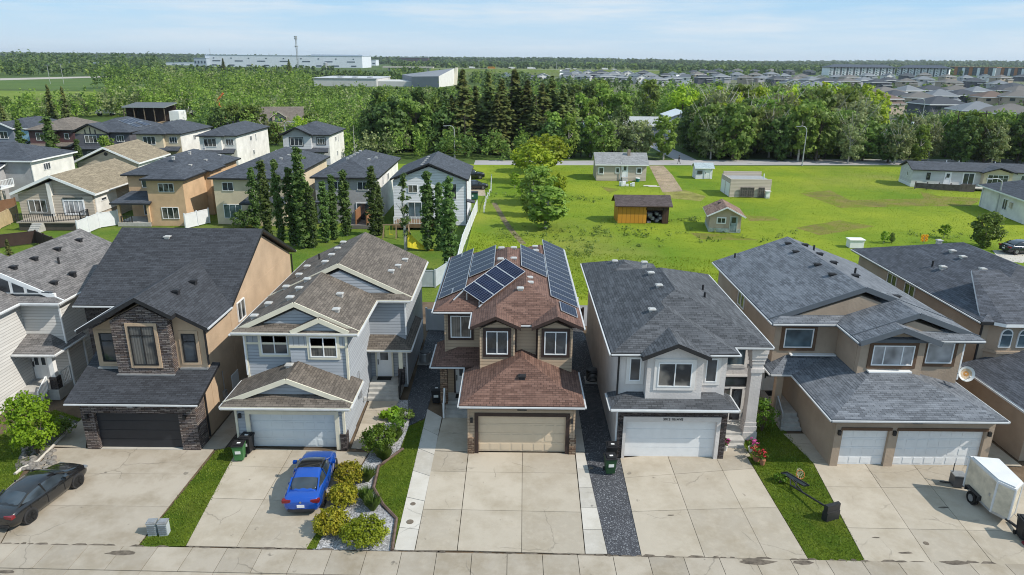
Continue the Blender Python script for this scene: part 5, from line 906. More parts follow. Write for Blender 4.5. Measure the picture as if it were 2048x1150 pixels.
for i, (px, pt, pb) in enumerate(PO):
    Y = G(px, pb)[1]; x, _ = at(px, pb, Y); H = at(px, pt, Y)[1]; tree('poplar%d' % (i % 3), x, Y, H, PL[i], 'columnar poplars in the back gardens', 1.15 if i != 2 else .8, None, 'poplar_tree')
x, _ = at(812, 499, 75.5); tree('sparse0', x, 75.5, at(808, 346, 75.5)[1], 'half-bare poplar with pale trunks left of the yellow slide', 'columnar poplars in the back gardens', 1.2, None, 'poplar_tree')
x, _ = at(711, 310, 126); tree('bare0', x, 126, at(711, 250, 126)[1], 'bare pale columnar tree behind the grey house', None, 1.0)
for px, pt, Y, k, w, lab in [(33, 240, 128, 'poplar0', 1.1, 'slim columnar tree in front of the steel-blue house'), (92, 236, 126, 'poplar1', 1.6, 'thicker columnar tree in front of the maroon house'), (152, 280, 121, 'poplar2', 1.3, 'short columnar tree left of the second tan roof'), (209, 266, 131, 'aspen0', .8, 'small round tree in front of the dark grey solar house')]:
    x, H = at(px, pt, Y); tree(k, x, Y, H, lab, None, w)
# spruces
for px, pt, Y in [(925, 137, 163), (977, 142, 165), (1004, 156, 162), (1030, 137, 166), (1055, 159, 164), (1085, 165, 163), (1104, 150, 166), (1127, 167, 164), (950, 170, 168), (903, 190, 162), (868, 205, 164), (1143, 180, 170), (995, 185, 160), (1070, 190, 160)]:
    x, H = at(px, pt, Y); tree('spruce%d' % R.randrange(3), x, Y, H, 'tall dark spruce in the clump behind the willow, before the white roof', 'tall spruces in the middle of the wood', R.uniform(1.6, 1.95), None, 'spruce_tree')
for px, pt, Y, lab in [(92, 168, 172, 'dark spruce behind the maroon house, left of its twin'), (122, 172, 170, 'dark spruce behind the maroon house, right of its twin'), (0, 205, 165, 'dark spruce at the left edge behind the steel-blue house'), (577, 118, 620, 'dark dense conifer in front of the white factory below the mast'), (445, 116, 700, 'slim far conifer before the left end of the white factory'), (12, 478, 58, 'small cone-shaped evergreen behind the grey-roofed house')]:
    x, H = at(px, pt, Y); tree('spruce0', x, Y, H, lab, None, 1.4 if Y > 600 else 1.0, None, 'spruce_tree')
# willow and shrubs along the ditch in the meadow
for px, pt, pb, k, w, lab in [(1094, 262, 345, 'yellow0', 1.55, 'big yellow-green willow by the far road'), (1068, 285, 365, 'yellow1', 1.5, 'yellow-green tree just in front of the big willow'), (1078, 326, 408, 'aspen1', 1.6, 'light green tree in the middle of the ditch clump below the willow'), (1066, 345, 432, 'aspen2', 1.2, 'leafy shrub at the ditch beside the light green tree'), (1092, 366, 457, 'aspen0', 1.75, 'light green tree nearest the camera in the ditch'), (1030, 344, 376, 'young0', 1.3, 'yellow-leaved bush left of the ditch trees'), (1044, 362, 395, 'young1', 1.2, 'small lime bush beside the yellow-leaved bush'), (1120, 345, 400, 'yellow1', .7, 'slim yellow-green tree on the right side of the ditch')]:
    Y = G(px, pb)[1]; x, H = at(px, pt, Y); tree(k, x, Y, H, lab, None, w)
for px, pt, pb, k, w, lab in [(1983, 424, 494, 'broad0', 1.1, 'young leafy tree beside the parked dark car'), (1893, 448, 476, 'young0', 1.5, 'yellow-green bush at the meadow edge behind the right-hand roof'), (1772, 462, 486, 'young1', 1.2, 'small lime bush by the white box at the meadow edge'), (1787, 465, 485, 'broad1', .8, 'dark green bush beside the checkered sign'), (1866, 345, 372, 'young0', 1.5, 'lime bush inside the fence at the mobile home')]:
    Y = G(px, pb)[1]; x, H = at(px, pt, Y); tree(k, x, Y, H, lab, None, w, None, 'bush' if H < 3.2 else 'tree', 'bush' if H < 3.2 else 'tree')
# ---- the wood: the nearest trees one by one, the rest as one mass
BOX = [(-13, 9, 161, 178), (24, 40, 178, 194), (15, 24, 168, 184), (42, 52, 190, 210), (85, 97, 164, 178), (-76, -51, 184, 202), (-140, -101, 212, 246)]
def blocked(x, y):
    if any(a-1 < x < b+1 and c-2 < y < d+1 for a, b, c, d in BOX): return True
    if 148 < y < 178 and 33 < x < 41.5: return True
    if 176 < y < 207 and 34 < x < 47: return True
    if 172 < y < 186 and abs(x+63*y/186) < 3.5: return True
    if y < 226 and x < -70 and abs(x+114*y/226) < 12 and y > 160: return True
    return False
cand = []
def fill(x0, x1, y0, y1, sp, kinds, h0, h1, cond=None, zone=''):
    y = y0
    while y < y1:
        x = x0+R.uniform(0, sp)
        while x < x1:
            X, Yy = x+R.uniform(-.4, .4)*sp, y+R.uniform(-.4, .4)*sp
            if not blocked(X, Yy) and (cond is None or cond(X, Yy)): cand.append((X, Yy, R.choice(kinds), R.uniform(h0, h1), zone))
            x += sp
        y += sp*.9
fill(8, 33, 153, 160, 4.5, ['aspen', 'broad', 'dark', 'olive'], 7.5, 11, None, 'mid'); fill(8, 33, 186, 262, 6, ['aspen', 'aspen', 'broad', 'dark'], 11, 14.5, None, 'mid')
fill(42, 66, 150.5, 152.5, 3.2, ['young', 'broad', 'olive'], 2.5, 4.5, lambda x, y: y > 149.8+(x-42)*.1, 'right'); fill(42, 68, 153, 172, 4.6, ['aspen', 'broad', 'broad', 'dark', 'yellow', 'olive'], 9, 13, None, 'right'); fill(68, 150, 147.5, 172, 5.2, ['broad', 'olive', 'dark', 'aspen', 'olive'], 7.5, 11, lambda x, y: y > 147.5+(x-68)*.05, 'right2')
fill(42, 110, 172, 262, 6.2, ['aspen', 'olive', 'broad', 'olive', 'yellow', 'aspen'], 11.5, 15, lambda x, y: x < .50*y, 'right'); fill(95, 150, 172, 190, 7, ['olive', 'broad', 'aspen'], 7, 10, None, 'right2')
fill(-38, 4, 149, 157, 3.6, ['young', 'young', 'broad', 'dark', 'young'], 4, 7, None, 'verge'); fill(-34, -12, 160, 180, 5, ['dark', 'broad', 'dark', 'aspen'], 9, 14, None, 'leftmid'); fill(-75, 8, 226, 262, 6, ['broad', 'dark', 'aspen', 'olive'], 6.5, 8.5, None, 'leftmid'); fill(-40, 8, 180, 226, 6, ['broad', 'dark', 'aspen', 'olive'], 9, 11.5, None, 'leftmid')
fill(-62, -36, 160, 200, 5.6, ['dark', 'broad', 'olive', 'aspen'], 6, 9, lambda x, y: y > 168 or x > -40, 'leftmid'); fill(-102, -40, 198, 226, 6.2, ['aspen', 'broad', 'dark', 'yellow', 'aspen'], 8, 11, None, 'left'); fill(-100, -62, 166, 182, 6, ['dark', 'broad', 'dark'], 8, 10, lambda x, y: x > -98, 'left')
fill(-160, -76, 226, 262, 6.2, ['aspen', 'broad', 'dark', 'yellow', 'aspen'], 8, 10, None, 'left'); fill(-200, -140, 178, 258, 6.4, ['broad', 'aspen', 'yellow', 'dark', 'broad'], 4, 6.2, lambda x, y: x > -.9*y, 'farleft'); fill(-140, -100, 244, 262, 5, ['broad', 'dark', 'aspen'], 8, 11, None, 'farleft')
ZL = {'mid': 'between the far road and the white-roofed buildings', 'right': 'in the wood right of the side road', 'right2': 'in the belt behind the mobile home', 'verge': 'along the meadow edge left of the willow', 'leftmid': 'in the wood left of the tall spruces', 'left': 'in the wood behind the row of dark-roofed houses', 'farleft': 'in the wood around the open barn'}
KL = {'aspen': 'light green aspen', 'broad': 'mid green leafy tree', 'dark': 'dark green leafy tree', 'olive': 'pale olive tree with bare twigs', 'yellow': 'yellow-green tree', 'young': 'small lime-green young tree'}
LMK = [(130, 'by the twin dark spruces'), (260, 'left of the open barn'), (400, 'right of the open barn'), (520, 'behind the white houses'), (640, 'beside the large tan-roofed house'), (720, 'right of the white-grey house'), (790, 'behind the grey stucco house'), (850, 'behind the white gabled house'), (915, 'above the parked dark cars'), (980, 'in front of the first spruces'), (1050, 'left of the willow'), (1150, 'right of the willow'), (1195, 'left of the cream bungalow'), (1245, 'above the bungalow roof'), (1300, 'above the bungalow chimney'), (1345, 'left of the side road'), (1400, 'at the side road bend'), (1450, 'right of the side road'), (1500, 'above the flat-roofed garage'), (1560, 'right of the flat-roofed garage'), (1610, 'left of the road-side lamp'), (1660, 'right of the road-side lamp'), (1720, 'near the leaning transformer pole'), (1790, 'left of the mobile home'), (1850, 'near the red-trimmed garage'), (1920, 'above the mobile home door'), (1985, 'above the mobile home gable'), (9999, 'at the far right edge')]
KL['olive'] = 'pale bare-twigged tree'
cand.sort(key=lambda c: c[1]/(c[3]**.7)); NIND = 215
for X, Yy, k, H, z in cand[:NIND]:
    n = sum(1 for q in PROTO if q.startswith(k)); u = 1024+1390*X/(.95*Yy+6.4); lm = next(t_ for p_, t_ in LMK if u < p_); dp = 'at the road edge' if Yy < 157 else 'just behind the front line' if Yy < 168 else 'deeper in the wood'
    lab = ('tall ' if H > 11.2 else 'short ' if H < 7 and k != 'young' else '')+KL[k]+' '+lm+', '+dp; tree('%s%d' % (k, R.randrange(n)), X, Yy, H, lab, KL[k]+'s '+lm+', '+dp+(', tall' if H > 11.2 else ', short' if H < 7 and k != 'young' else ''), R.uniform(.85, 1.15))
def nz(x, y, s, o=0): return math.sin(x*s+o)*math.cos(y*s*1.3+o*2)+.6*math.sin(x*s*2.3-y*s*1.7+o)
def mass(name, pts, kindmat, leafk, nq):    # pts: (x,y,H)
    out = []; MI = []
    for X, Yy, H in pts:
        s = max(.42, Yy*leafk); w = H*RN.uniform(.22, .38); d = RN.normal(size=(nq, 3)); d /= np.linalg.norm(d, axis=1, keepdims=True); r = RN.uniform(.5, 1, (nq, 1))
        P = d*r*np.array([w, w, H*.48])
        if nq > 40:
            nc = nq//12; cc = RN.normal(size=(nc, 3)); cc /= np.linalg.norm(cc, axis=1, keepdims=True); cc *= RN.uniform(.45, 1, (nc, 1))*np.array([w, w, H*.46]); P = np.repeat(cc, 12, 0)[:nq]; P = np.concatenate([P, d[len(P):]*.3*w]) if len(P) < nq else P; d = d*.8+P/np.array([w, w, H*.46])*.5; P = P+RN.normal(size=(nq, 3))*.17*w
        P[:, :2] *= (1-.35*np.clip(P[:, 2:]/H/.48, -1, 1)); P = P+np.array([X, Yy, H*.52])+RN.normal(size=(nq, 3))*.05*H; out.append(quads(P, d+RN.normal(size=(nq, 3))*.5+np.array([0, 0, .5]), s, 1.3)); v_ = nz(X, Yy, .035, 2)+.7*nz(X, Yy, .11, 5)+R.gauss(0, .45); MI.append(min(len(kindmat)-1, max(0, int((v_+1.6)/3.2*len(kindmat)))))
    V = np.concatenate(out); nb = len(V)//4; mi = np.repeat(np.array(MI), nq); stuffobj(name, tri_mesh(name, V, 4, [LM[k] for k in kindmat], mi))
rest = [(c[0], c[1], c[3]) for c in cand[NIND:]]
for px, pt, Y, k in ((530, 236, 176, 'olive0'), (548, 244, 172, 'broad1'), (600, 232, 178, 'yellow1'), (622, 222, 182, 'broad0'), (508, 218, 190, 'aspen1'), (1372, 240, 172, 'olive1'), (1400, 246, 170, 'broad2'), (1390, 252, 166, 'olive0'), (1358, 232, 182, 'aspen0'), (1425, 222, 180, 'olive1')):
    x, H = at(px, pt, Y); tree(k, x, Y, H, KL[k[:-1]]+(' in front of the large tan-roofed house' if px < 800 else ' in front of the white metal shed'), KL[k[:-1]]+'s before the half-hidden buildings')
mass('woods', rest, ['dark', 'broad', 'mid', 'aspen', 'olive', 'aspen'], .0026, 150)
def nz(x, y, s, o=0): return math.sin(x*s+o)*math.cos(y*s*1.3+o*2)+.6*math.sin(x*s*2.3-y*s*1.7+o)
pts = []
for i in range(2300):
    Y = R.uniform(258, 470); X = R.uniform(-.78*Y, .26*Y if Y < 335 else .04*Y); a = X/Y
    if a < -.50 and Y > 310: continue
    if a < -.42 and 250 < Y < 300 and a > -.62 and R.random() < .3: continue
    if -.34 < a < -.05 and Y > 440: continue
    cap = 20.5-(80 if a < -.56 else 53 if -.285 < a < -.05 else 52 if a > -.05 else 27)/1390*Y*1.04
    pts.append((X, Y, max(3.2, min(14, cap)*R.choice([R.uniform(.55, .85), R.uniform(.85, 1.2)]))))
pts += [(-.52*470+R.uniform(-26, 26), 470+R.uniform(-15, 15), R.uniform(11, 17)) for _ in range(40)]
mass('woods', pts, ['dark', 'dark', 'broad', 'broad', 'mid', 'mid', 'olive', 'aspen', 'aspen'], .0022, 96)
pts = []
for i in range(9500):
    Y = 480*math.exp(R.uniform(0, 1.8)); X = R.uniform(-.86, .86)*Y; a = X/Y; H = R.uniform(8, 13)
    if nz(X, Y, .004) < -.35 and Y < 1500: continue
    if -.48 < a < -.17 and 1180 < Y < 2200: continue
    if -.48 < a < -.17 and Y < 1180: H = R.uniform(5, 8.5)
    if a > .03 and Y < 1150:
        if a > .35 and Y > 700: continue
        if R.random() < .3: continue
        H = R.uniform(4.5, 8)
    if -.34 < a < -.05 and Y < 600: continue
    if -.12 < a < .2 and 650 < Y < 1500: continue
    if -.82 < a < -.48 and Y < 700: continue
    pts.append((X, Y, H))
for i in range(420):
    Y = R.uniform(205, 560); pts.append((R.uniform(.50 if Y < 300 else .12, .78)*Y, Y, R.uniform(4.5, 7.5)))
mass('far_woods', pts, ['far', 'far', 'dark', 'mid'], .0034, 18)
pts = []
for i in range(9000):
    Y = R.uniform(2800, 5200); X = R.uniform(-.9, .9)*Y; pts.append((X, Y, R.uniform(16, 26)+(10 if X > 0 else 4)*nz(X, 0, .0011, 1)))
mass('horizon_woods', pts, ['far', 'dark'], .0036, 12)
for x0, x1 in ((-.85, -.49),):
    pts = [(R.uniform(x0, x1)*Y, Y, R.uniform(12, 27)) for Y in [R.uniform(900, 1700) for _ in range(420)]]
    mass('far_woods', pts, ['far', 'dark'], .0034, 14)
# ---------- near shrubs and garden plants ----------
def bush(name, label, cat, px, py, r, h, kind, ncl, per, leaf, stems=4, shape='bush', cl=.34, z0=None):
    x, y = G(px, py); t = thing(name, label, cat, (x, y, 0), R.uniform(0, 6)); o = bpy.data.objects.new('foliage', tri_mesh('foliage', crown(r, h/2*.95, h/2+.05 if z0 is None else z0, ncl, per, leaf, shape, cl), 4, LM[kind])); COL.objects.link(o); o.parent = t
    m = MB()
    for k in range(stems): a = k*6.28/stems; m.tube([(0, 0, -.05), (math.cos(a)*r*.25, math.sin(a)*r*.25, h*.35), (math.cos(a)*r*.5, math.sin(a)*r*.5, h*.75)], [.025+h*.006, .018, .008], 5)
    m.build('stem', BARK, t); return t
bush('shrub', 'golden shrub beside the front of the blue car, farthest up the bed', 'shrub', 699, 965, .76, 1.0, 'gold', 190, 20, .075, 4, 'bush', .22)
bush('shrub', 'golden shrub in the middle of the three beside the blue car', 'shrub', 688, 1008, .72, .95, 'gold', 180, 20, .075, 4, 'bush', .22)
bush('shrub', 'orange-gold shrub by the lower lawn corner of the gravel bed', 'shrub', 664, 1062, .80, 1.0, 'gold', 190, 20, .075, 4, 'bush', .22)
bush('shrub', 'wide lime-yellow shrub spreading over the white gravel', 'shrub', 730, 1080, 1.05, .85, 'yellow', 220, 20, .075, 4, 'bush', .2)
bush('shrub', 'large fresh green shrub beside the front walk', 'shrub', 757, 902, .92, 1.5, 'green', 200, 20, .08, 4, 'bush', .22); bush('shrub', 'broad-leaved lime plant near the porch steps', 'plant', 782, 836, .62, .6, 'lime', 30, 12, .20); bush('shrub', 'dark green low shrub right of the broad-leaved lime plant', 'shrub', 812, 838, .5, .6, 'broad', 36, 20, .08); bush('shrub', 'mid green shrub between the broad-leaved plant and the edging', 'shrub', 795, 858, .45, .6, 'green', 30, 20, .08)
bush('shrub', 'light green climbing shrub against the brown house side wall', 'shrub', 1523, 862, .75, 2.1, 'green', 70, 22, .085); bush('shrub', 'low dark shrub beside the leafy tree at the left', 'shrub', 128, 872, .6, 1.0, 'broad', 50, 22, .08); bush('shrub', 'round dark bush below the lower window of the cream house', 'shrub', 491, 456, 1.5, 2.4, 'dark', 50, 22, .2); bush('shrub', 'weedy shrub at the lawn edge beside the third driveway', 'shrub', 1560, 965, .35, .4, 'green', 22, 18, .07)
t = bush('garden_tree', 'bright green multi-stemmed tree in the rock bed above the black sedan', 'tree', 76, 908, 1.18, 3.3, 'lime', 130, 30, .12, 6, 'egg', .30, 2.0)
GRS = leaf_m('ornamental_grass_blade', (.06, .11, .015), (.14, .19, .04), .3)
for px, py, r, lab in ((735, 962, .45, 'ornamental grass beside the uppermost golden shrub'), (733, 1003, .38, 'ornamental grass beside the middle golden shrub'), (746, 1020, .4, 'ornamental grass between the lime-yellow shrub and the curved edging'), (792, 882, .42, 'pale ornamental grass below the large fresh green shrub'), (768, 920, .5, 'tall ornamental grass at the bend of the edging')):
    x, y = G(px, py); n = 420; th = RN.uniform(0, 6.283, n); rr = RN.uniform(0, .12, n); le = r*RN.uniform(.3, 1, n); hh = RN.uniform(.45, .8, n); P = np.stack([np.cos(th)*rr, np.sin(th)*rr, np.zeros(n)], 1); T = P+np.stack([np.cos(th)*le, np.sin(th)*le, hh], 1); d = np.stack([-np.sin(th), np.cos(th), np.zeros(n)], 1)*.013
    M_ = (P+T)/2+np.array([0, 0, .08]); V = np.stack([P-d, P+d, M_+d, T, M_-d], 1).reshape(-1, 3); o = bpy.data.objects.new('ornamental_grass', tri_mesh('ornamental_grass', V, 5, GRS)); COL.objects.link(o); o.location = (x, y, .02); tag(o, lab, 'plant')
POT = plain('white_pot', (.6, .58, .54), .7); POTT = plain('terracotta_pot', (.35, .16, .09), .8)
for px, py, kd, r, lab, pm in ((1450, 902, 'pink', .2, 'white pot of pink flowers by the garage corner of the pale grey house', POT), (1503, 905, 'pink', .34, 'pot of pale pink flowers beside the porch steps', POT), (1512, 922, 'red', .34, 'pot of red flowers in front of the pink ones by the porch steps', POTT), (1524, 930, 'red', .25, 'small pot of red flowers at the lawn edge', POTT)):
    x, y = G(px, py); t = thing('flower_pot', lab, 'flower pot', (x, y, .03)); MB().lathe([(r*.45, 0), (r*.6, .25), (r*.66, .27), (r*.66, .31), (r*.5, .31)], 12).build('pot', pm, t)
    for nm, k2, nc, s in (('leaves', 'green', 16, .07), ('blossom', kd, 12, .075)): o = bpy.data.objects.new(nm, tri_mesh(nm, crown(r*(.9 if nm == 'leaves' else 1), .22, .52 if nm == 'leaves' else .6, nc, 14 if nm == 'leaves' else 7, s, 'bush', .4), 4, LM[k2])); COL.objects.link(o); o.parent = t
V = []
for px, py, n, sp in ((1190, 462, 60, 4.5), (1170, 398, 30, 2.5), (1240, 470, 40, 4), (1390, 442, 26, 2), (1160, 500, 50, 3), (1330, 470, 40, 4), (1500, 470, 25, 4), (1880, 470, 30, 3), (1960, 300, 0, 1), (1620, 318, 18, 5), (1010, 388, 14, 2), (1075, 470, 40, 2.5)):
    x, y = G(px, py)
    for k in range(n//2): c = np.array([x+R.gauss(0, sp), y+R.gauss(0, sp*.6), .12]); d = RN.normal(size=(14, 3)); V.append(quads(c+d*np.array([.28, .28, .16]), d+np.array([0, 0, .6]), .16))
stuffobj('weeds', tri_mesh('weeds', np.concatenate(V), 4, LM['broad']))
# rocks in the left tree bed (uncountable rubble)
m = MB(); R3 = random.Random(5)
for k in range(60):
    px, py = R3.uniform(45, 110), R3.uniform(895, 940); 
    if (px-45)*.7+895 > py+35: continue
    x, y = G(px, py); s = R3.uniform(.08, .22); m.lathe([(s*.7, 0), (s, s*.3), (s*.75, s*.7), (s*.25, s*.9)], 6, (x, y, 0))
o = m.build('rubble_rocks', plain('rock_grey', (.20, .185, .17), .9, .1, 0, .35, 6, 0, 15, .8)); tag(o, kind='stuff')
# ================= vehicles, bins, street furniture, person, far city =================
TAILR = plain('tail_light_red', (.16, .008, .012), .15, .6, 0, .1); LAMPW = plain('headlight_clear', (.16, .17, .18), .1, .7, 0, .1); PLATE = plain('number_plate', (.7, .7, .7), .5); RIM = plain('alloy_rim', (.35, .35, .36), .3, .5, .7, .1); RIMK = plain('black_rim', (.02, .02, .022), .3, .5, .4, .1)
CARGL = glass_m('car_glass', (.03, .04, .05), .04)
def paint(name, c, metal=.4): return plain(name, c, .22, .5, metal, .05, 1, 1.0)
BLUE = paint('blue_car_paint', (.004, .075, .42)); BLK = paint('black_car_paint', (.012, .012, .014)); DKB = paint('dark_blue_car_paint', (.012, .018, .03)); WHT = paint('white_car_paint', (.7, .7, .7), 0)
def skinloft(name, secs, mats, parent, matf=None, lvl=1):    # rings of equal point count, closed ends, subdivided
    m = MB(); n = len(secs[0])
    for i, (a, b) in enumerate(zip(secs, secs[1:])):
        for k in range(n-1): m.poly([a[k], b[k], b[k+1], a[k+1]], matf(i, k) if matf else 0)
    m.poly(secs[0], 0); m.poly(secs[-1][::-1], 0)
    import bmesh
    o = m.build(name, mats, parent); b = bmesh.new(); b.from_mesh(o.data); bmesh.ops.remove_doubles(b, verts=b.verts, dist=1e-4); bmesh.ops.recalc_face_normals(b, faces=b.faces)
    for f in b.faces: f.smooth = True
    b.to_mesh(o.data); b.free()
    if lvl: o.modifiers.new('s', 'SUBSURF').render_levels = lvl; o.modifiers['s'].levels = lvl
    return o
def car(name, label, x, y, rz, pm, roofm, rim, suv=False, cat='car', s=1.0):
    t = thing(name, label, cat, (x, y, .035), rz); up = .28 if suv else 0; ST = [(-2.36, .62, .44, .70), (-2.30, .80, .30, .88), (-2.05, .885, .24, 1.0), (-1.5, .91, .21, 1.0), (-.4, .915, .2, .95), (.8, .91, .2, .94), (1.35, .90, .2, .92), (1.9, .87, .22, .84), (2.2, .80, .26, .74), (2.36, .60, .36, .60)]
    secs = []
    for px, w, zb, zt in ST: zt += up*.8; zm = zb+(zt-zb)*.55; secs.append([(px, y_, z_) for y_, z_ in ((-w*.86, zb), (-w*.98, zb+.12), (-w, zm), (-w*.95, zt-.09), (-w*.82, zt), (-w*.4, zt+.025), (0, zt+.035), (w*.4, zt+.025), (w*.82, zt), (w*.95, zt-.09), (w, zm), (w*.98, zb+.12), (w*.86, zb))])
    skinloft('body', secs, pm, t, None, 2)
    if suv: GS = [(-2.2, .78, .99, .70, 1.05), (-2.0, .78, .99, .62, 1.62), (-1.2, .80, .97, .66, 1.72), (.1, .80, .95, .65, 1.70), (.55, .79, .94, .62, 1.6), (1.15, .74, .90, .68, 1.0)]; top = lambda i: 2 if i in (1, 2, 3) else 1
    else: GS = [(-1.86, .70, .98, .66, 1.02), (-1.08, .78, .97, .60, 1.36), (-.38, .80, .95, .61, 1.445), (.15, .80, .95, .61, 1.44), (.45, .79, .94, .60, 1.39), (1.32, .72, .92, .64, .96)]; top = lambda i: (2 if i in (2, 3) else 0) if i in (1, 2, 3) else 1
    k = up*.8; secs = [[(px, -wb, zb+k-.04), (px, -wr*1.06, zr+(k if not suv else 0)-.05), (px, -wr*.85, zr+(k if not suv else 0)), (px, 0, zr+.025+(k if not suv else 0)), (px, wr*.85, zr+(k if not suv else 0)), (px, wr*1.06, zr+(k if not suv else 0)-.05), (px, wb, zb+k-.04)] for px, wb, zb, wr, zr in GS]
    skinloft('cabin', secs, [pm, CARGL, roofm], t, lambda i, q: 1 if q in (0, 5) else top(i), 1)
    m = MB()
    for sgn in (-1, 1):
        for a, b in ((1, 0), (4, 5)): m = MB(); m.beam((secs[b][1][0], sgn*abs(secs[b][1][1]), secs[b][1][2]-.02), (secs[a][1][0], sgn*abs(secs[a][1][1])+sgn*.005, secs[a][1][2]), .07, .05); m.build('pillar', pm, t)
        p_ = secs[2][0]; m = MB(); m.beam((-.35, sgn*.80, p_[2]), (-.45, sgn*.655, secs[2][1][2]), .07, .03); m.build('pillar', pm, t)
    for wx in (-1.42, 1.42):
        for sgn in (-1, 1):
            MB().tube([(wx, sgn*.70, .335), (wx, sgn*.915, .335)], .385, 18).build('wheel_arch', DARKM, t); w = MB().tube([(wx, sgn*.72, .32), (wx, sgn*.80, .32), (wx, sgn*.90, .32), (wx, sgn*.925, .32)], [.32, .33, .33, .29], 18).build('wheel', RUBBER, t)
            r = MB().tube([(wx, sgn*.90, .32), (wx, sgn*.932, .32)], [.22, .2], 10)
            for q in range(5): a = q*1.257; r.beam((wx, sgn*.935, .32), (wx+.2*math.cos(a), sgn*.935, .32+.2*math.sin(a)), .05, .02)
            r.build('rim', rim, w)
    for sgn in (-1, 1):
        MB().box(-2.33, -2.12, sgn*.46, sgn*.86, .74+k, .88+k).build('taillight', TAILR, t); MB().box(2.06, 2.26, sgn*.54, sgn*.78, .60+k, .70+k).build('headlight', LAMPW, t); MB().box(.62, .80, sgn*.88, sgn*1.06, .98+k, 1.1+k).build('mirror', pm, t)
    MB().box(-2.385, -2.36, -.17, .17, .52+k, .66+k).build('number_plate', PLATE, t); MB().box(-2.37, -2.2, -.62, .62, .30, .42).build('bumper_insert', DARKM, t); m = MB(); m.tube([(-2.37, 0, .79+k), (-2.352, 0, .79+k)], .05, 12); m.build('badge', RIM, t)
    for sgn in (-1, 1):
        d = MB()
        for a in (-.38, .62, -1.3): d.box(a-.006, a+.006, sgn*.905, sgn*.921, .35, .9+k)
        d.build('door_seam', DARKM, t); MB().box(-.9, -.72, sgn*.90, sgn*.93, .8+k, .83+k).box(.1, .28, sgn*.90, sgn*.93, .8+k, .83+k).build('door_handle', pm, t)
    return t
a, b = G(605, 1022), G(640, 925); ax_, ay_ = b[0]-a[0], b[1]-a[1]; c_ = G(622, 978); car('parked_car', 'glossy blue sedan with a dark sunroof parked on the driveway', -9.86, 29.85, math.radians(93), BLUE, BLK, RIMK)
c_ = G(64, 1010); car('parked_car', 'dark grey sedan at the left edge of the photo', -22.6, 28.5, math.radians(80), paint('charcoal_car_paint', (.02, .02, .021)), BLK, RIMK)
x, y = G(955, 379); car('parked_car', 'dark sedan parked beside the white gabled house', x-.6, y+.6, math.radians(8), BLK, BLK, RIM); x, y = G(945, 358); car('parked_car', 'black suv with red tail lights behind the dark sedan', x-.2, y+.4, math.radians(12), BLK, BLK, RIM, True)
x, y = G(2040, 506); car('parked_car', 'dark blue car parked on the pad at the right edge', x+.3, y+.2, math.radians(6), DKB, DKB, RIM)
# cargo trailer
t = thing('cargo_trailer', 'white v-nosed cargo trailer with dented beige side, parked in front of the double garage', 'trailer', (22.7, 29.2, 0)); TW = lambda x, y: (x-22.7, y-29.2); TRW = plain('trailer_white', (.62, .62, .62), .4, .4, 0, .06, 1.5); TRB_ = plain('trailer_dirty_beige', (.58, .52, .41), .5, .3, .1, .22, 2.2)
P_ = [TW(*q) for q in ((22.66, 29.97), (22.62, 27.85), (23.02, 27.2), (23.7, 27.75), (23.9, 29.75))]
MB().prism(P_, .45, 2.02).build('body', TRB_, t); cx_, cy_ = sum(q[0] for q in P_)/5, sum(q[1] for q in P_)/5; sh = lambda k: [(cx_+(x-cx_)*k, cy_+(y-cy_)*k) for x, y in P_]; m = MB(); m.prism(sh(1.02), 2.0, 2.11); m.prism(sh(.93), 2.11, 2.17); m.build('roof', TRW, t); MB().prism(sh(1.012), .40, .52).build('frame_rail', METAL, t)
m = MB()
for x_, y_ in P_: MB().tube([(x_, y_, .45), (x_, y_, 2.05)], .05, 6).build('corner_trim', TRW, t)
for sg, xw in ((-1, -.10), (1, 1.36)):
    w = MB().tube([(xw-.1, -.1, .33), (xw+.1, -.1, .33)], .33, 16).build('wheel', RUBBER, t); MB().tube([(xw+sg*.09, -.1, .33), (xw+sg*.115, -.1, .33)], .18, 10).build('rim', RIM, w); MB().box(xw-.15, xw+.15, -.55, .35, .70, .74).box(xw-.15, xw+.15, -.6, -.55, .5, .74).box(xw-.15, xw+.15, .35, .4, .5, .74).build('fender', DARKM, t)
d_ = MB().box(-.06, -.01, -1.15, -.5, .6, 1.85).build('side_door', TRW, t); MB().box(-.09, -.05, -1.1, -1.0, 1.1, 1.25).build('latch', METAL, d_)
m = MB(); m.beam((.25, -1.7, .45), (.62, -3.5, .42), .08, .1); m.beam((1.1, -1.7, .45), (.64, -3.5, .42), .08, .1); m.build('tongue', DARKM, t); m = MB(); m.tube([(.62, -3.2, .05), (.62, -3.2, .75)], .04, 8); m.box(.3, .75, -3.35, -3.05, .0, .14); m.build('jack', plain('jack_red', (.16, .02, .03), .6), t)
x, y = G(1912, 972); t = thing('equipment_box', 'dark grey metal equipment box with a handle beside the trailer', 'box', (x, y, .035), math.radians(-8)); t.scale = (.85, .85, .9); MB().box(-.32, .32, -.3, .3, .08, .72).build('case', plain('grey_steel_box', (.09, .09, .095), .5, .4, .3, .2, 4), t); m = MB(); m.box(-.34, .34, -.32, .32, .72, .78); m.build('lid', METAL, t); MB().tube([(-.3, .1, .7), (-.2, .3, 1.25)], .03, 6).build('handle', DARKM, t); MB().beam((-.9, .1, .1), (-.3, .1, .1), .06, .06).build('tow_bar', DARKM, t)
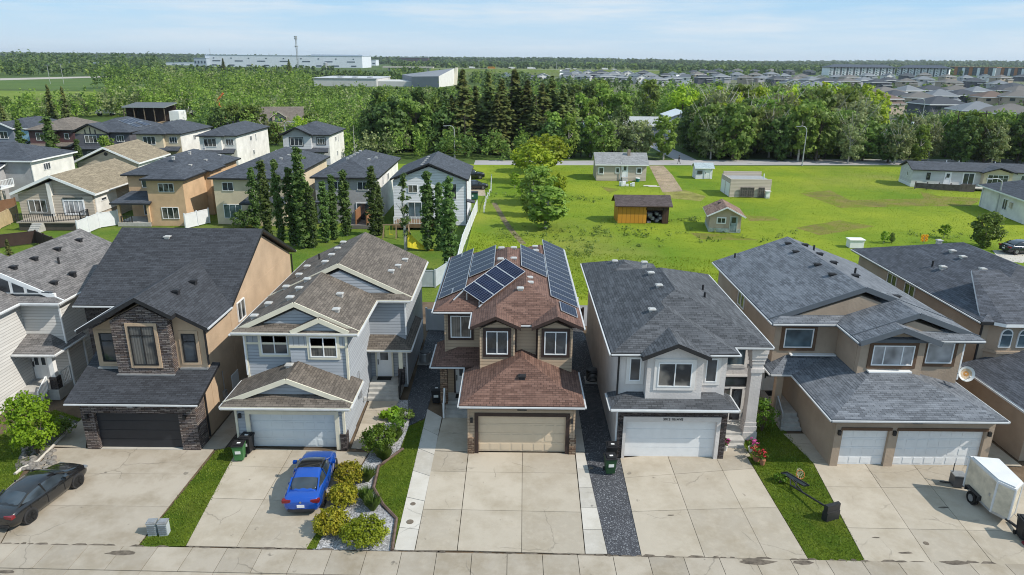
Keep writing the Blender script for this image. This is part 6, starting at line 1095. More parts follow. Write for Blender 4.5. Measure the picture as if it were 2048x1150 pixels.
# wheelie bins
BG = plain('green_bin_plastic', (.045, .15, .05), .55, .35, 0, .1, 3); BK = plain('black_bin_plastic', (.016, .016, .018), .55, .35, 0, .1, 3)
def bin_(label, px, py, rz, mt, lid=None, s=1.0, dy=0):
    x, y = G(px, py); t = thing('wheelie_bin', label, 'wheelie bin', (x, y+dy, .04), rz); t.scale = (s, s, s); m = MB(); a = [(-.22, -.24), (.22, -.24), (.22, .22), (-.22, .22)]; b = [(-.28, -.32), (.28, -.32), (.28, .30), (-.28, .30)]
    for i in range(4): j = (i+1) % 4; m.poly([(*a[i], .08), (*a[j], .08), (*b[j], .92), (*b[i], .92)])
    m.poly([(*q, .08) for q in a[::-1]]); m.box(-.30, .30, -.34, .32, .88, .94); m.build('body', mt, t); m = MB(); m.box(-.30, .30, -.36, .33, .94, .99); m.box(-.22, .22, -.28, .24, .99, 1.03); m.build('lid', lid or BK, t); MB().box(-.06, .12, -.1, .02, 1.03, 1.035).build('sticker', WHITE, t)
    for sg in (-1, 1): MB().tube([(sg*.22, .25, .1), (sg*.28, .25, .1)], .1, 12).build('wheel', RUBBER, t)
    MB().tube([(-.26, .38, .9), (.26, .38, .9)], .02, 6).build('handle', BK, t); m = MB(); m.box(-.14, .14, -.315, -.285, .5, .66); m.build('emblem', plain('bin_emblem', (.6, .62, .6), .6), t)
bin_('green wheelie bin with black lid on the lawn strip by the blue-grey house', 481, 920, .1, BG); bin_('black wheelie bin close behind the green one by the blue-grey house', 492, 912, -.1, BK, None, 1.05, .35); bin_('black wheelie bin standing by the porch of the red-brown roofed house', 873, 806, .05, BK); bin_('dark green wheelie bin on the dark gravel strip', 1219, 946, .08, plain('dark_green_bin_plastic', (.018, .06, .025), .55, .35, 0, .1, 3)); bin_('black wheelie bin behind the dark green one on the gravel strip', 1222, 922, -.06, BK); bin_('black wheelie bin at the right edge beside the trailer', 2046, 1078, -.2, BK, None, 1.05)
# utility pedestals
for px, lab in ((308, 'left of the two grey louvred utility pedestals at the sidewalk'), (330, 'right of the two grey louvred utility pedestals at the sidewalk')):
    x, y = G(px, 1068); t = thing('utility_pedestal', lab, 'utility box', (x, y, .02), math.radians(6), 'utility pedestals by the sidewalk'); PG = plain('pedestal_grey', (.42, .46, .48), .5, .4, 0, .1, 4); MB().box(-.19, .19, -.17, .17, 0, .62).build('case', PG, t); m = MB(); m.prism([(-.21, -.19), (.21, -.19), (.21, .19), (-.21, .19)], .62, .68); m.prism([(-.16, -.14), (.16, -.14), (.16, .14), (-.16, .14)], .68, .72); m.build('cap', METAL, t); m = MB()
    for k in range(5): m.box(-.17, .17, -.20, -.165, .1+k*.1, .15+k*.1)
    m.build('louvre', plain('louvre_dark', (.14, .16, .17), .5), t)
# basketball hoop, tipped over on the lawn
t = thing('basketball_hoop', 'black portable basketball hoop tipped over on the lawn strip', 'basketball hoop'); bx, by = G(1656, 1035); hx, hy = G(1580, 976)
m = MB(); d = (Vector((bx, by, 0))-Vector((hx, hy, 0))).normalized(); nrm = Vector((-d.y, d.x, 0)); B0 = Vector((bx, by, .04))
for w0, w1, z0, z1 in ((.0, .28, .02, .5), (.05, .24, .5, .85)):
    q = [B0+d*w0-nrm*.42, B0+d*w0+nrm*.42, B0+d*w1+nrm*.38, B0+d*w1-nrm*.38]; m.prism([(p.x, p.y) for p in q], z0, z1)
m.build('base', plain('hoop_base_black', (.022, .022, .024), .5, .4, 0, .2, 4), t); m = MB(); m.tube([B0+Vector((0, 0, .45)), Vector((hx, hy, .18))], [.05, .045], 8); m.beam(Vector((hx, hy, .18))+d*.9+Vector((0, 0, .1)), Vector((hx, hy, .55)), .04, .04); m.build('pole', DARKM, t)
P3 = lambda px, py, z: Vector((*G(px, py, z), z)); c4 = [P3(1562, 946, .42), P3(1608, 972, .22), P3(1619, 971, .30), P3(1574, 944, .55)]; m = MB()
for i in range(4): m.beam(c4[i], c4[(i+1) % 4], .05, .05)
bb = m.build('backboard', DARKM, t); m = MB(); m.poly(c4); m.poly([p-Vector((0, 0, .02)) for p in c4[::-1]]); m.build('panel', plain('backboard_smoke', (.06, .065, .06), .15, .6, 0, .2, 2), bb); m = MB(); hp = Vector((hx, hy, .18)); m.beam(hp, c4[0].lerp(c4[1], .4), .05, .05); m.beam(hp+d*.3, c4[0].lerp(c4[1], .7), .05, .05); m.build('bracket', DARKM, t)
rc = P3(1601, 949, .45); m = MB(); ring = [rc+Vector((math.cos(a*.5236)*.21, math.sin(a*.5236)*.10, math.sin(a*.5236)*.20)) for a in range(13)]; m.tube(ring, .014, 6); rm_ = m.build('rim', plain('rim_orange', (.55, .16, .04), .6), t); m = MB(); tip = rc+Vector((.05, .35, .05))
for k in range(12): m.tube([ring[k], tip+(ring[k]-rc)*.45], .008, 4); m.tube([rc+(ring[k]-rc)*.75+(tip-rc)*.5, rc+(ring[k+1]-rc)*.75+(tip-rc)*.5], .007, 4)
m.build('net', plain('net_cream', (.6, .52, .42), .8), t)
# air conditioners
def ac(label, x, y, mt):
    t = thing('air_conditioner', label, 'air conditioner', (x, y, .02)); m = MB(); m.lathe([(.40, .1), (.42, .14), (.42, .76), (.39, .80)], 20); m.build('case', mt, t); m = MB(); m.lathe([(.37, .80), (.36, .84), (.1, .85)], 20); m.build('fan_guard', DARKM, t); m = MB()
    for k in range(6): m.lathe([(.425, .2+k*.09), (.43, .21+k*.09), (.425, .23+k*.09)], 20)
    m.build('louvre', METAL, t); MB().box(-.5, .5, -.5, .5, 0, .1).build('pad', CONCS, t)
x, y = G(1184, 762); ac('dark round air conditioner on the gravel beside the pale grey house', x, y, DARKM); x, y = G(843, 725); ac('pale air conditioner against the blue-grey house by the vinyl gate', x+.25, y, METAL)
# fences
VIN = plain('vinyl_white', (.62, .64, .67), .5, .35, 0, .05); CED = plain('cedar_fence', (.42, .33, .20), .85, .1, 0, .2, 1.5)
def fence(label, pts, hgt, mt, name='fence', gap=0, cat='fence'):
    a0 = pts[0]; t = thing(name, label, cat, (a0[0], a0[1], 0)); m = MB(); P = []
    for a, b in zip(pts, pts[1:]):
        a, b = Vector((a[0]-a0[0], a[1]-a0[1], 0)), Vector((b[0]-a0[0], b[1]-a0[1], 0)); L = (b-a).length; n = max(1, round(L/2.4)); z = Vector((0, 0, 1))
        if not gap: m.beam(a+z*(hgt*.5+.03), b+z*(hgt*.5+.03), .05, hgt-.12); m.beam(a+z*hgt*.97, b+z*hgt*.97, .09, .09); m.beam(a+z*.12, b+z*.12, .08, .09)
        else:
            for k in range(gap): m.beam(a+z*hgt*(k+.7)/gap, b+z*hgt*(k+.7)/gap, .04, .06)
        for i in range(n+1): p = a.lerp(b, i/n); P.append(MB().box(p.x-.07, p.x+.07, p.y-.07, p.y+.07, 0, hgt+.1)) if i or a.length < .01 else None
    m.build('fence_panel', mt, t)
    for q in P: q.build('post', mt, t)
    return t
fence('pale vinyl fence panel closing the gap between the blue-grey and red-brown roofed houses', [(-6.7, 51.2), (-4.1, 51.0)], 1.8, VIN, 'vinyl_fence'); fence('white vinyl fence from the deck bungalow to the orange-tan house', [G(158, 474), G(200, 456), (-49.8, 86)], 1.9, VIN, 'vinyl_fence'); fence('white vinyl fence between the orange-tan and cream houses', [G(372, 458), G(420, 446)], 1.9, VIN, 'vinyl_fence'); fence('grey vinyl fence behind the blue-grey house', [(-14, 62), (-7.2, 62), (-5.5, 67)], 1.7, plain('vinyl_grey', (.40, .44, .48), .5), 'vinyl_fence'); fence('white vinyl fence running along the footpath side of the gardens', [(-5.5, 67), (-5.6, 76), (-5.2, 90), (-5.0, 96)], 1.6, VIN, 'vinyl_fence'); fence('tan cedar fence at the left edge of the bungalow garden', [G(-60, 475), G(0, 458), G(38, 440)], 1.9, CED, 'cedar_fence'); fence('dark brown cedar fence left of the bungalow', [G(-50, 440), G(35, 425)], 2.0, plain('cedar_red_brown', (.17, .09, .05), .85), 'cedar_fence')
fence('chain-link fence curving round the yard behind the maroon house', [G(*p) for p in ((138, 231), (165, 228), (190, 226), (215, 226), (240, 228))], 2.6, METAL, 'chain_link_fence', 5); fence('white-railed back fence between the two middle houses', [(4.3, 53), (5.6, 53), (5.6, 56)], 1.1, VIN, 'railing_fence', 6); fence('dark board fence behind the dark gravel strip', [(4.1, 52.2), (5.7, 52.2)], 1.6, BROWNT, 'board_fence'); fence('row of thin white posts beside the footpath', [G(*p) for p in ((968, 425), (972, 405), (982, 385), (983, 360))], .9, VIN, 'post_fence', 1)
fence('dark board fence at the bottom of the bungalow garden', [G(0, 496), G(75, 487), (-35.5, 62)], 1.5, BROWNT, 'board_fence')
m = MB(); p = [G(965, 384), G(942, 384)]; x, y = G(974, 398); t = thing('dumpster', 'dark green bin box at the end of the parking pad', 'bin', (x-2.2, y, 0)); MB().box(-.8, .8, -.5, .5, .05, 1.0).build('body', plain('teal_green', (.03, .11, .08), .6), t); m = MB(); m.xz([(-.85, 1.0), (.85, 1.0), (.8, 1.12), (-.8, 1.16)], -.55, .55); m.build('lid', DARKM, t); MB().box(-.1, .15, -.53, -.5, .4, .7).build('sign', WHITE, t)
# yellow slide tent, play frame
x, y = G(832, 500); t = thing('yellow_tent', 'yellow fabric shade sail staked out on the back lawn', 'shade sail', (x, y, 0)); YL = plain('yellow_fabric', (.52, .44, .03), .8, .2, 0, .1, 2); m = MB(); n = 8
for i in range(n):
    a, b = i/n, (i+1)/n; f = lambda s, r: (-.9+2.9*s, -.6*r+.3, .08+(1-s)**1.9*2.1*(1-.85*r)); m.poly([f(a, 0), f(a, 1), f(b, 1), f(b, 0)]); m.poly([tuple(Vector(f(b, 0))-Vector((0, 0, .03))), tuple(Vector(f(b, 1))-Vector((0, 0, .03))), tuple(Vector(f(a, 1))-Vector((0, 0, .03))), tuple(Vector(f(a, 0))-Vector((0, 0, .03)))])
m.build('fabric', YL, t); m = MB(); m.tube([(-.95, .35, 0), (-.95, .35, 2.25)], .05, 8); m.build('pole', METAL, t)
x, y = G(792, 478); t = thing('play_frame', 'low wooden play frame beside the white gabled house', 'play frame', (x, y, 0)); m = MB()
for q in (-1.6, 0, 1.6): m.beam((q, 0, 0), (q*.9, .5, 1.6), .1, .1); m.beam((q, 1, 0), (q*.9, .5, 1.6), .1, .1)
m.beam((-1.6, .5, 1.6), (1.6, .5, 1.6), .1, .12); m.build('frame', plain('play_wood', (.26, .19, .12), .85), t); m = MB(); m.beam((-.8, .5, 1.55), (-.8, .4, .5), .02, .02); m.beam((-.4, .5, 1.55), (-.4, .4, .5), .02, .02); m.box(-.85, -.35, .3, .5, .45, .5); m.build('swing', YL, t)
x, y = G(1709, 494); t = thing('utility_cabinet', 'white low utility cabinet behind the right-hand roof', 'utility box', (x, y, 0)); MB().box(-.8, .8, -.5, .5, 0, .9).build('case', WHITE, t); MB().prism([(-.9, -.6), (.9, -.6), (.9, .6), (-.9, .6)], .9, 1.0).build('lid', WHITE, t)
# checkered sign, street lamps, poles, person
x, y = G(1847, 486); t = thing('hazard_sign', 'orange and yellow checkered hazard board on a post at the meadow edge', 'sign', (x, y, 0)); MB().tube([(0, 0, 0), (0, 0, .8)], .04, 8).build('post', METAL, t); m = MB(); m.box(-.42, .42, -.02, .02, .2, 1.04)
for i in range(5):
    for j in range(5):
        if (i+j) % 2: m.box(-.42+i*.168, -.42+(i+1)*.168, -.03, -.02, .2+j*.168, .2+(j+1)*.168, 1)
m.build('board', [plain('sign_yellow', (.70, .45, .02), .5), plain('sign_orange', (.60, .16, .01), .5)], t)
GALV = plain('galvanised_pole', (.46, .47, .48), .45, .4, .4, .08, 2)
def lamp(label, px, pb, pt, side, Y=None):
    if Y is None: x, y = G(px, pb)
    else: y = Y; x, _ = at(px, pb, Y)
    H = at(px, pt, y)[1]; t = thing('street_lamp', label, 'street lamp', (x, y, 0), 0, 'curved galvanised street lamps'); m = MB(); s = side; m.tube([(0, 0, 0), (0, 0, H*.86), (s*.1, 0, H*.93), (s*.45, 0, H*.98), (s*1.0, 0, H), (s*1.6, 0, H*.99)], [.13, .09, .075, .065, .06, .05], 8); m.build('pole', GALV, t); m = MB(); m.box(s*1.5, s*2.3, -.14, .14, H*.99-.1, H*.99+.06); m.build('lamp_head', METAL, t); m = MB(); m.tube([(0, 0, 0), (0, 0, .25)], .2, 8); m.build('base', GALV, t)
lamp('curved street lamp on the far road, behind the cream bungalow', 1245, 307, 251, -1); lamp('curved street lamp on the far road beside the dirt track opening', 1604, 331, 252, -1); lamp('tall curved street lamp in front of the white stucco bungalow', 1990, 428, 357, -1); lamp('street lamp rising above the trees behind the mobile home', 1979, 290, 247, -1, 170); lamp('pale street lamp among the trees left of the willow', 909, 300, 251, -1, 152); lamp('street lamp behind the white and grey house', 571, 270, 243, 1, 160); lamp('slim street lamp by the blue-roofed house in the wood', 1220, 300, 262, -1, 163)
lamp('double-bent lamp above the trees near the taupe-roofed houses', 1846, 225, 197, -1, 200)
for px, pb, pt, lean, lab, box_ in ((1650, 290, 235, -.8, 'leaning dark utility pole with white transformer behind the far road', 1), (1718, 280, 242, -.3, 'dark utility pole in the wood, right of the transformer pole', 0), (1815, 305, 232, -1.4, 'strongly leaning dark pole above the red-trimmed garage', 1), (1914, 256, 222, -.4, 'dark utility pole left of the far right street lamp', 0), (1967, 265, 221, -.5, 'dark utility pole beside the far right street lamp', 0), (2040, 305, 250, -.4, 'dark utility pole at the right edge', 0), (1162, 305, 237, 0, 'utility pole with white transformer right of the spruces', 1), (1094, 290, 243, 0, 'pale wooden pole behind the willow', 0), (930, 290, 230, 0, 'thin pole among the trees left of the spruces', 0)):
    Y = 156; x, _ = at(px, pb, Y); H = at(px, pt, Y)[1]; t = thing('utility_pole', lab, 'utility pole', (x, Y, 0)); MB().tube([(-lean*H*.05, 0, 0), (lean*H*-.02, 0, H*.5), (-lean*-.05*H, 0, H)], [.15, .13, .10], 8).build('pole', BARKD, t); m = MB(); m.box(-.9-lean*-.05*H, .9-lean*-.05*H, -.06, .06, H-.7, H-.55); m.build('crossarm', BARKD, t)
    if box_: MB().tube([(.35+lean*.04*H, -.2, H-2.2), (.35+lean*.04*H, -.2, H-1.2)], .28, 10).build('transformer', WHITE, t)
def person(label, x, y, rz, H=1.75):
    V = {'pel': (0, 0, .93, .13), 'wst': (0, 0, 1.08, .125), 'chs': (.02, 0, 1.3, .15), 'nck': (.03, 0, 1.47, .06), 'hd0': (.05, 0, 1.56, .085), 'hd1': (.06, 0, 1.66, .10), 'hd2': (.05, 0, 1.74, .07), 'nose': (.155, 0, 1.63, .018)}
    for s, n in ((1, 'L'), (-1, 'R')):
        V.update({n+'sh': (.02, s*.18, 1.40, .07), n+'el': (-.08*s*1.0, s*.25, 1.13, .045), n+'wr': (s*-.02+.08, s*.24, .90, .032), n+'ha': (s*-.02+.11, s*.235, .83, .035), n+'hip': (0, s*.09, .88, .10), n+'kn': (.16*s+.04, s*.10, .50, .065), n+'an': (.30*s-.06, s*.10, .10, .042), n+'to': (.30*s+.12, s*.11, .04, .04)})
        for k in range(5): V[n+'f%d' % k] = (s*-.02+.12+.012*k, s*.235+(k-2)*.014, .755 if k else .79, .009)
    E = [('pel', 'wst'), ('wst', 'chs'), ('chs', 'nck'), ('nck', 'hd0'), ('hd0', 'hd1'), ('hd1', 'hd2'), ('hd1', 'nose')]
    for n in 'LR': E += [('chs', n+'sh'), (n+'sh', n+'el'), (n+'el', n+'wr'), (n+'wr', n+'ha'), ('pel', n+'hip'), (n+'hip', n+'kn'), (n+'kn', n+'an'), (n+'an', n+'to')]+[(n+'ha', n+'f%d' % k) for k in range(5)]
    ks = list(V); me = bpy.data.meshes.new('person'); me.from_pydata([V[k][:3] for k in ks], [(ks.index(a), ks.index(b)) for a, b in E], []); o = bpy.data.objects.new('person', me); COL.objects.link(o); o.modifiers.new('k', 'SKIN'); o.modifiers.new('s', 'SUBSURF')
    for k, n in enumerate(ks): me.skin_vertices[0].data[k].radius = (V[n][3],)*2
    me.skin_vertices[0].data[0].use_root = True; dg = bpy.context.evaluated_depsgraph_get(); m2 = bpy.data.meshes.new_from_object(o.evaluated_get(dg)); bpy.data.objects.remove(o); o = bpy.data.objects.new('person', m2); COL.objects.link(o)
    for mt in (plain('dark_clothes', (.02, .021, .026), .85), plain('skin', (.38, .22, .15), .6), plain('dark_trousers', (.03, .032, .04), .85)): m2.materials.append(mt)
    for f in m2.polygons: z = f.center.z; f.material_index = 1 if (1.5 < z < 1.69 and f.center.x > .02) or (.72 < z < .88 and abs(f.center.y) > .2) else (2 if z < .9 else 0); f.use_smooth = True
    hr = MB(); hr.lathe([(.09, 1.64), (.115, 1.68), (.10, 1.74), (.05, 1.785)], 10, (.03, 0, 0)); hh = hr.build('hair', plain('dark_hair', (.015, .012, .01), .7)); hh.parent = o
    o.location = (x, y, 0); o.rotation_euler = (0, 0, rz); o.scale = (H/1.75,)*3; tag(o, label, 'person'); return o
x, y = G(1357.5, 328); person('person in dark clothes walking along the far road', x, y, math.radians(175))
# open barn and yard
BRN_ = plain('barn_steel', (.28, .30, .32), .5, .4, .3); x0 = -128; t = House('open_barn', 'open-sided dark barn with pale roof edge behind the solar house', (-116, 225), math.radians(2), True, 'barn'); m = MB(); m.shell([(-8.5, -2, 6.4), (9, -2, 6.4), (9, 10, 7.4), (-8.5, 10, 7.4)], [(0, 1, 2, 3)], .35); t.part('roof', m, [plain('barn_roof', (.10, .105, .11), .6), METAL]); m = MB(); m.box(-8, 8.6, 8.8, 9.2, 0, 6.3); m.box(-8, -7.7, 0, 9, 0, 6.2); t.part('wall', m, plain('barn_dark_wall', (.05, .035, .03), .9))
for q in range(5): t.part('post', MB().box(-8.2+q*4.1, -7.9+q*4.1, -1.7, -1.4, 0, 6.1), BARK)
t.part('lean_to', MB().box(9, 13, 1, 8, 0, 4.6), WHITE); t.r.scale = (.76, .8, .8)
def truck(label, x, y, rz, L, mt, cab, name='truck', cat='truck', g=None):
    t = thing(name, label, cat, (x, y, 0), rz, g); h = 3.2 if L > 8 else 1.9; m = MB(); m.box(-L/2, L*.22, -1.2, 1.2, .8, h); m.build('body', mt, t); m = MB(); m.xz([(L*.24, .6), (L/2, .6), (L/2, 1.5), (L*.42, h*.85), (L*.24, h*.85)], -1.1, 1.1); c = m.build('cab', cab, t); m = MB(); m.xz([(L*.425, 1.55), (L*.49, 1.55), (L*.425, h*.8)], -1.0, 1.0); m.build('windscreen', GLASS, c)
    for wx in (-L*.32, L*.36):
        for sg in (-1, 1): MB().tube([(wx, sg*.95, .5), (wx, sg*1.25, .5)], .5, 12).build('wheel', RUBBER, t)
    return t
x, y = G(342, 238); truck('white pickup in the yard beside the open barn', x, y, .1, 5.6, WHT, WHT, 'pickup_truck'); x, y = G(365, 230); truck('white box truck behind the pickup at the barn', x+1, y-1, .05, 8.5, WHT, WHT); x, y = G(212, 231); truck('white van behind the dark grey solar house', x, y, .2, 6, WHT, WHT, 'van', 'van'); x, y = G(287, 236); truck('small yellow machine by the open barn', x, y-2, .3, 3.2, plain('machine_yellow', (.6, .38, .02), .5), plain('machine_yellow', (.6, .38, .02), .5), 'skid_loader', 'loader')
x, _ = at(440, 205, 228); t = thing('excavator', 'orange excavator arm rising out of the trees', 'excavator', (x, 228, 0)); t.scale = (.75, .75, .74); EO = plain('excavator_orange', (.62, .16, .05), .5); MB().box(-2, 1.6, -1.3, 1.3, 1, 3).build('cab', EO, t); m = MB(); m.beam((1, 0, 2.5), (-1.0, 0, 9.5), .6, .8); m.beam((-1.0, 0, 9.5), (1.8, 0, 12.5), .5, .6); m.build('arm', EO, t); m = MB(); m.box(-2.2, 2, -1.6, -1.0, 0, .9); m.box(-2.2, 2, 1.0, 1.6, 0, .9); m.build('track', RUBBER, t)
# junk by the bungalow's back door
x, y = G(1252, 372); t = thing('junk_pile', 'heap of white junk beside the back door of the cream bungalow', 'junk', (x, y, 0)); m = MB(); R5 = random.Random(4)
for k in range(9): a, b, s_ = R5.uniform(-1.3, 1.3), R5.uniform(-.4, .6), R5.uniform(.25, .55); m.box(a, a+s_, b, b+s_*.8, 0, R5.uniform(.3, .8))
o = m.build('heap', WHITE, t); tag(o, kind='stuff')
x, y = G(1275, 363); t = thing('storage_tub', 'teal storage tub right of the white junk heap by the bungalow', 'tub', (x, y, 0)); m = MB(); m.lathe([(.32, 0), (.4, .55), (.42, .58)], 12); m.build('tub', plain('teal_plastic', (.02, .16, .15), .5), t); MB().lathe([(.43, .58), (.4, .65)], 12).build('lid', WHITE, t)
x, y = G(1300, 372); t = thing('board_stack', 'pale boards lying flat in the grass right of the bungalow junk', 'boards', (x, y, 0)); m = MB(); m.prism([(-1.2, -.3), (1.0, -.5), (1.2, .2), (-1.0, .4)], 0, .08); m.prism([(-.4, -.9), (1.5, -.9), (1.5, -.55), (-.4, -.5)], 0, .06); m.build('board', plain('pale_board', (.5, .47, .42), .9), t)
# ---------- far suburb ----------
def farproto(name, wm, rm, w, d, ez, p, ax):
    m = MB(); m.box(-w/2, w/2, 0, d, 0, ez-.1)
    if ax == 'y': m.xz([(-w/2+.05, ez-.15), (w/2-.05, ez-.15), (0, ez-.15+p*w/2*.92)], .05, d-.05)
    r = MB(); r.roof(-w/2-.5, w/2+.5, -.5, d+.5, ez, p, ax, 'g' if ax == 'y' else 'h', 'h', .3); wn = MB(); g2 = MB(); r.shell([(w*.02, -2.2, ez-1.8), (w/2+.3, -2.2, ez-1.8), (w/2+.3, .2, ez-1.0), (w*.02, .2, ez-1.0)], [(0, 1, 2, 3)], .2); m.box(w*.06, w/2, -1.8, .1, 0, ez-1.9)
    return [('wall', wm, m), ('roof', [rm, WHITE], r)]+[('window', GLASS, MB().box(w*c-.9, w*c+.9, -.06, .05, ez-1.9, ez-.7)) for c in (-.28, .25)]+[('window', GLASS, MB().box(-w/2-.06, -w/2+.05, d*.3, d*.3+1.2, ez-2, ez-.8))]
FW = lambda n, c: plain(n, c, .85, .15, 0, .06, .3)
FP = {'white': farproto('w', FW('far_white_wall', (.66, .66, .66)), FW('far_slate_roof', (.10, .115, .135)), 9, 10, 5.6, .5, 'y'), 'grey': farproto('g', FW('far_grey_wall', (.40, .40, .42)), FW('far_grey_roof', (.17, .185, .205)), 11, 10, 5.6, .45, 'x'), 'taupe': farproto('t', FW('far_tan_wall', (.38, .32, .26)), FW('far_taupe_roof', (.145, .138, .132)), 12, 11, 5.8, .42, 'x'),
      'charcoal': farproto('c', FW('far_dark_wall', (.10, .105, .125)), FW('far_charcoal_roof', (.065, .072, .085)), 12, 11, 5.8, .42, 'x'), 'brown': farproto('b', FW('far_beige_wall', (.48, .40, .32)), FW('far_brown_roof', (.14, .105, .09)), 12, 11, 5.8, .45, 'x'), 'pale': farproto('p', FW('far_cream_wall', (.55, .50, .43)), FW('far_pale_roof', (.26, .25, .24)), 10, 9, 5.6, .5, 'y')}
FM = {}
NAMEK = {'white': 'white slate-roofed house', 'grey': 'grey hip-roofed house', 'taupe': 'tan taupe-roofed house', 'charcoal': 'dark charcoal-roofed house', 'brown': 'beige brown-roofed house', 'pale': 'cream pale-roofed house'}
ORD = ['leftmost', 'second from the left', 'third from the left', 'fourth from the left', 'fifth from the left', 'sixth from the left', 'seventh from the left', 'eighth from the left', 'ninth from the left', 'tenth from the left', 'eleventh from the left', 'twelfth from the left']
ROWS = {'in the nearest suburb row, right of the wood': [(1768, 228, 'brown'), (1803, 216, 'charcoal'), (1842, 222, 'taupe'), (1885, 219, 'grey'), (1935, 215, 'charcoal'), (1990, 219, 'brown'), (2040, 222, 'taupe')],
        'before the nearest suburb row, behind leaning trees': [(1893, 243, 'charcoal'), (1962, 258, 'grey'), (2030, 265, 'taupe')],
        'in the suburb row just above the yellow-green trees': [(1585, 182, 'white'), (1610, 190, 'white'), (1640, 192, 'grey'), (1672, 190, 'white'), (1785, 175, 'charcoal'), (1815, 178, 'taupe'), (1850, 172, 'grey'), (1905, 178, 'taupe'), (1950, 178, 'charcoal'), (2000, 183, 'grey'), (2040, 190, 'charcoal')],
        'in the suburb row below the white apartments': [(1570, 163, 'grey'), (1605, 164, 'taupe'), (1640, 167, 'pale'), (1675, 164, 'grey'), (1705, 166, 'taupe'), (1740, 162, 'grey'), (1780, 164, 'white'), (1815, 160, 'charcoal'), (1850, 160, 'taupe')],
        'in the suburb row below the orange-trimmed apartments': [(1900, 163, 'taupe'), (1935, 166, 'grey'), (1970, 164, 'white'), (2010, 168, 'taupe'), (2045, 163, 'charcoal')],
        'in the lower central suburb row above the wood': [(1143, 164, 'white'), (1165, 167, 'grey'), (1215, 166, 'grey'), (1248, 168, 'grey'), (1285, 168, 'white'), (1318, 172, 'grey'), (1348, 172, 'grey'), (1378, 168, 'white'), (1410, 168, 'charcoal'), (1445, 166, 'grey'), (1490, 168, 'taupe'), (1530, 168, 'grey')],
        'in the upper central suburb row': [(1138, 153, 'white'), (1155, 154, 'white'), (1178, 154, 'white'), (1205, 155, 'charcoal'), (1235, 156, 'white'), (1258, 156, 'white'), (1290, 157, 'charcoal'), (1345, 158, 'white'), (1390, 154, 'charcoal'), (1425, 155, 'charcoal'), (1460, 153, 'charcoal')],
        'in the farthest central suburb row': [(1408, 149, 'charcoal'), (1440, 149, 'charcoal'), (1475, 149, 'taupe'), (1510, 149, 'charcoal'), (1545, 149, 'taupe'), (1580, 150, 'charcoal'), (1620, 150, 'charcoal')],
        'in the row behind the nearest suburb row': [(1782, 207, 'taupe'), (1826, 205, 'grey'), (1868, 204, 'charcoal'), (1915, 203, 'taupe'), (1962, 205, 'grey'), (2012, 204, 'charcoal'), (2050, 206, 'taupe')],
        'among the tree tops of the right-hand wood': [(1560, 173, 'charcoal'), (1598, 173, 'taupe'), (1630, 175, 'grey'), (1662, 178, 'charcoal'), (1700, 178, 'taupe'), (1735, 175, 'grey'), (1760, 182, 'charcoal')],
        'in the thin row between central suburb rows': [(1150, 159, 'grey'), (1192, 160, 'charcoal'), (1228, 161, 'grey'), (1270, 162, 'white'), (1302, 163, 'grey'), (1335, 163, 'charcoal'), (1366, 162, 'grey'), (1400, 161, 'taupe'), (1436, 160, 'charcoal'), (1475, 160, 'grey'), (1512, 159, 'taupe'), (1545, 158, 'grey')],
        'among the trees right of the silver warehouse': [(1010, 166, 'white'), (1052, 166, 'charcoal'), (1088, 166, 'white')]}
for zone, L in ROWS.items():
    L.sort(); cnt = {}
    for px, py, k in L: cnt[k] = cnt.get(k, 0)+1
    seen = {}
    for px, py, k in L:
        x, y = G(px, py); i = seen.get(k, 0); seen[k] = i+1; lab = NAMEK[k].replace(' with', ', '+ORD[i]+' such,' if cnt[k] > 1 and 0 else ' with')
        lab = (ORD[i]+' '+NAMEK[k] if cnt[k] > 1 else NAMEK[k])+' '+zone
        t = thing('house', lab, 'house', (x, y, 0), R.uniform(-.3, .3)+(R.choice([0, 1.57]) if k in ('white', 'pale') and R.random() < .3 else 0), 'houses of the far suburb'); sc_ = R.uniform(1.05, 1.3); t.scale = (sc_, sc_, R.uniform(.95, 1.1))
        for q_, (nm, mt, mb) in enumerate(FP[k]):
            if (k, q_) not in FM: o = mb.build(nm, mt); FM[(k, q_)] = o.data; bpy.data.objects.remove(o)
            o = bpy.data.objects.new(nm, FM[(k, q_)]); COL.objects.link(o); o.parent = t
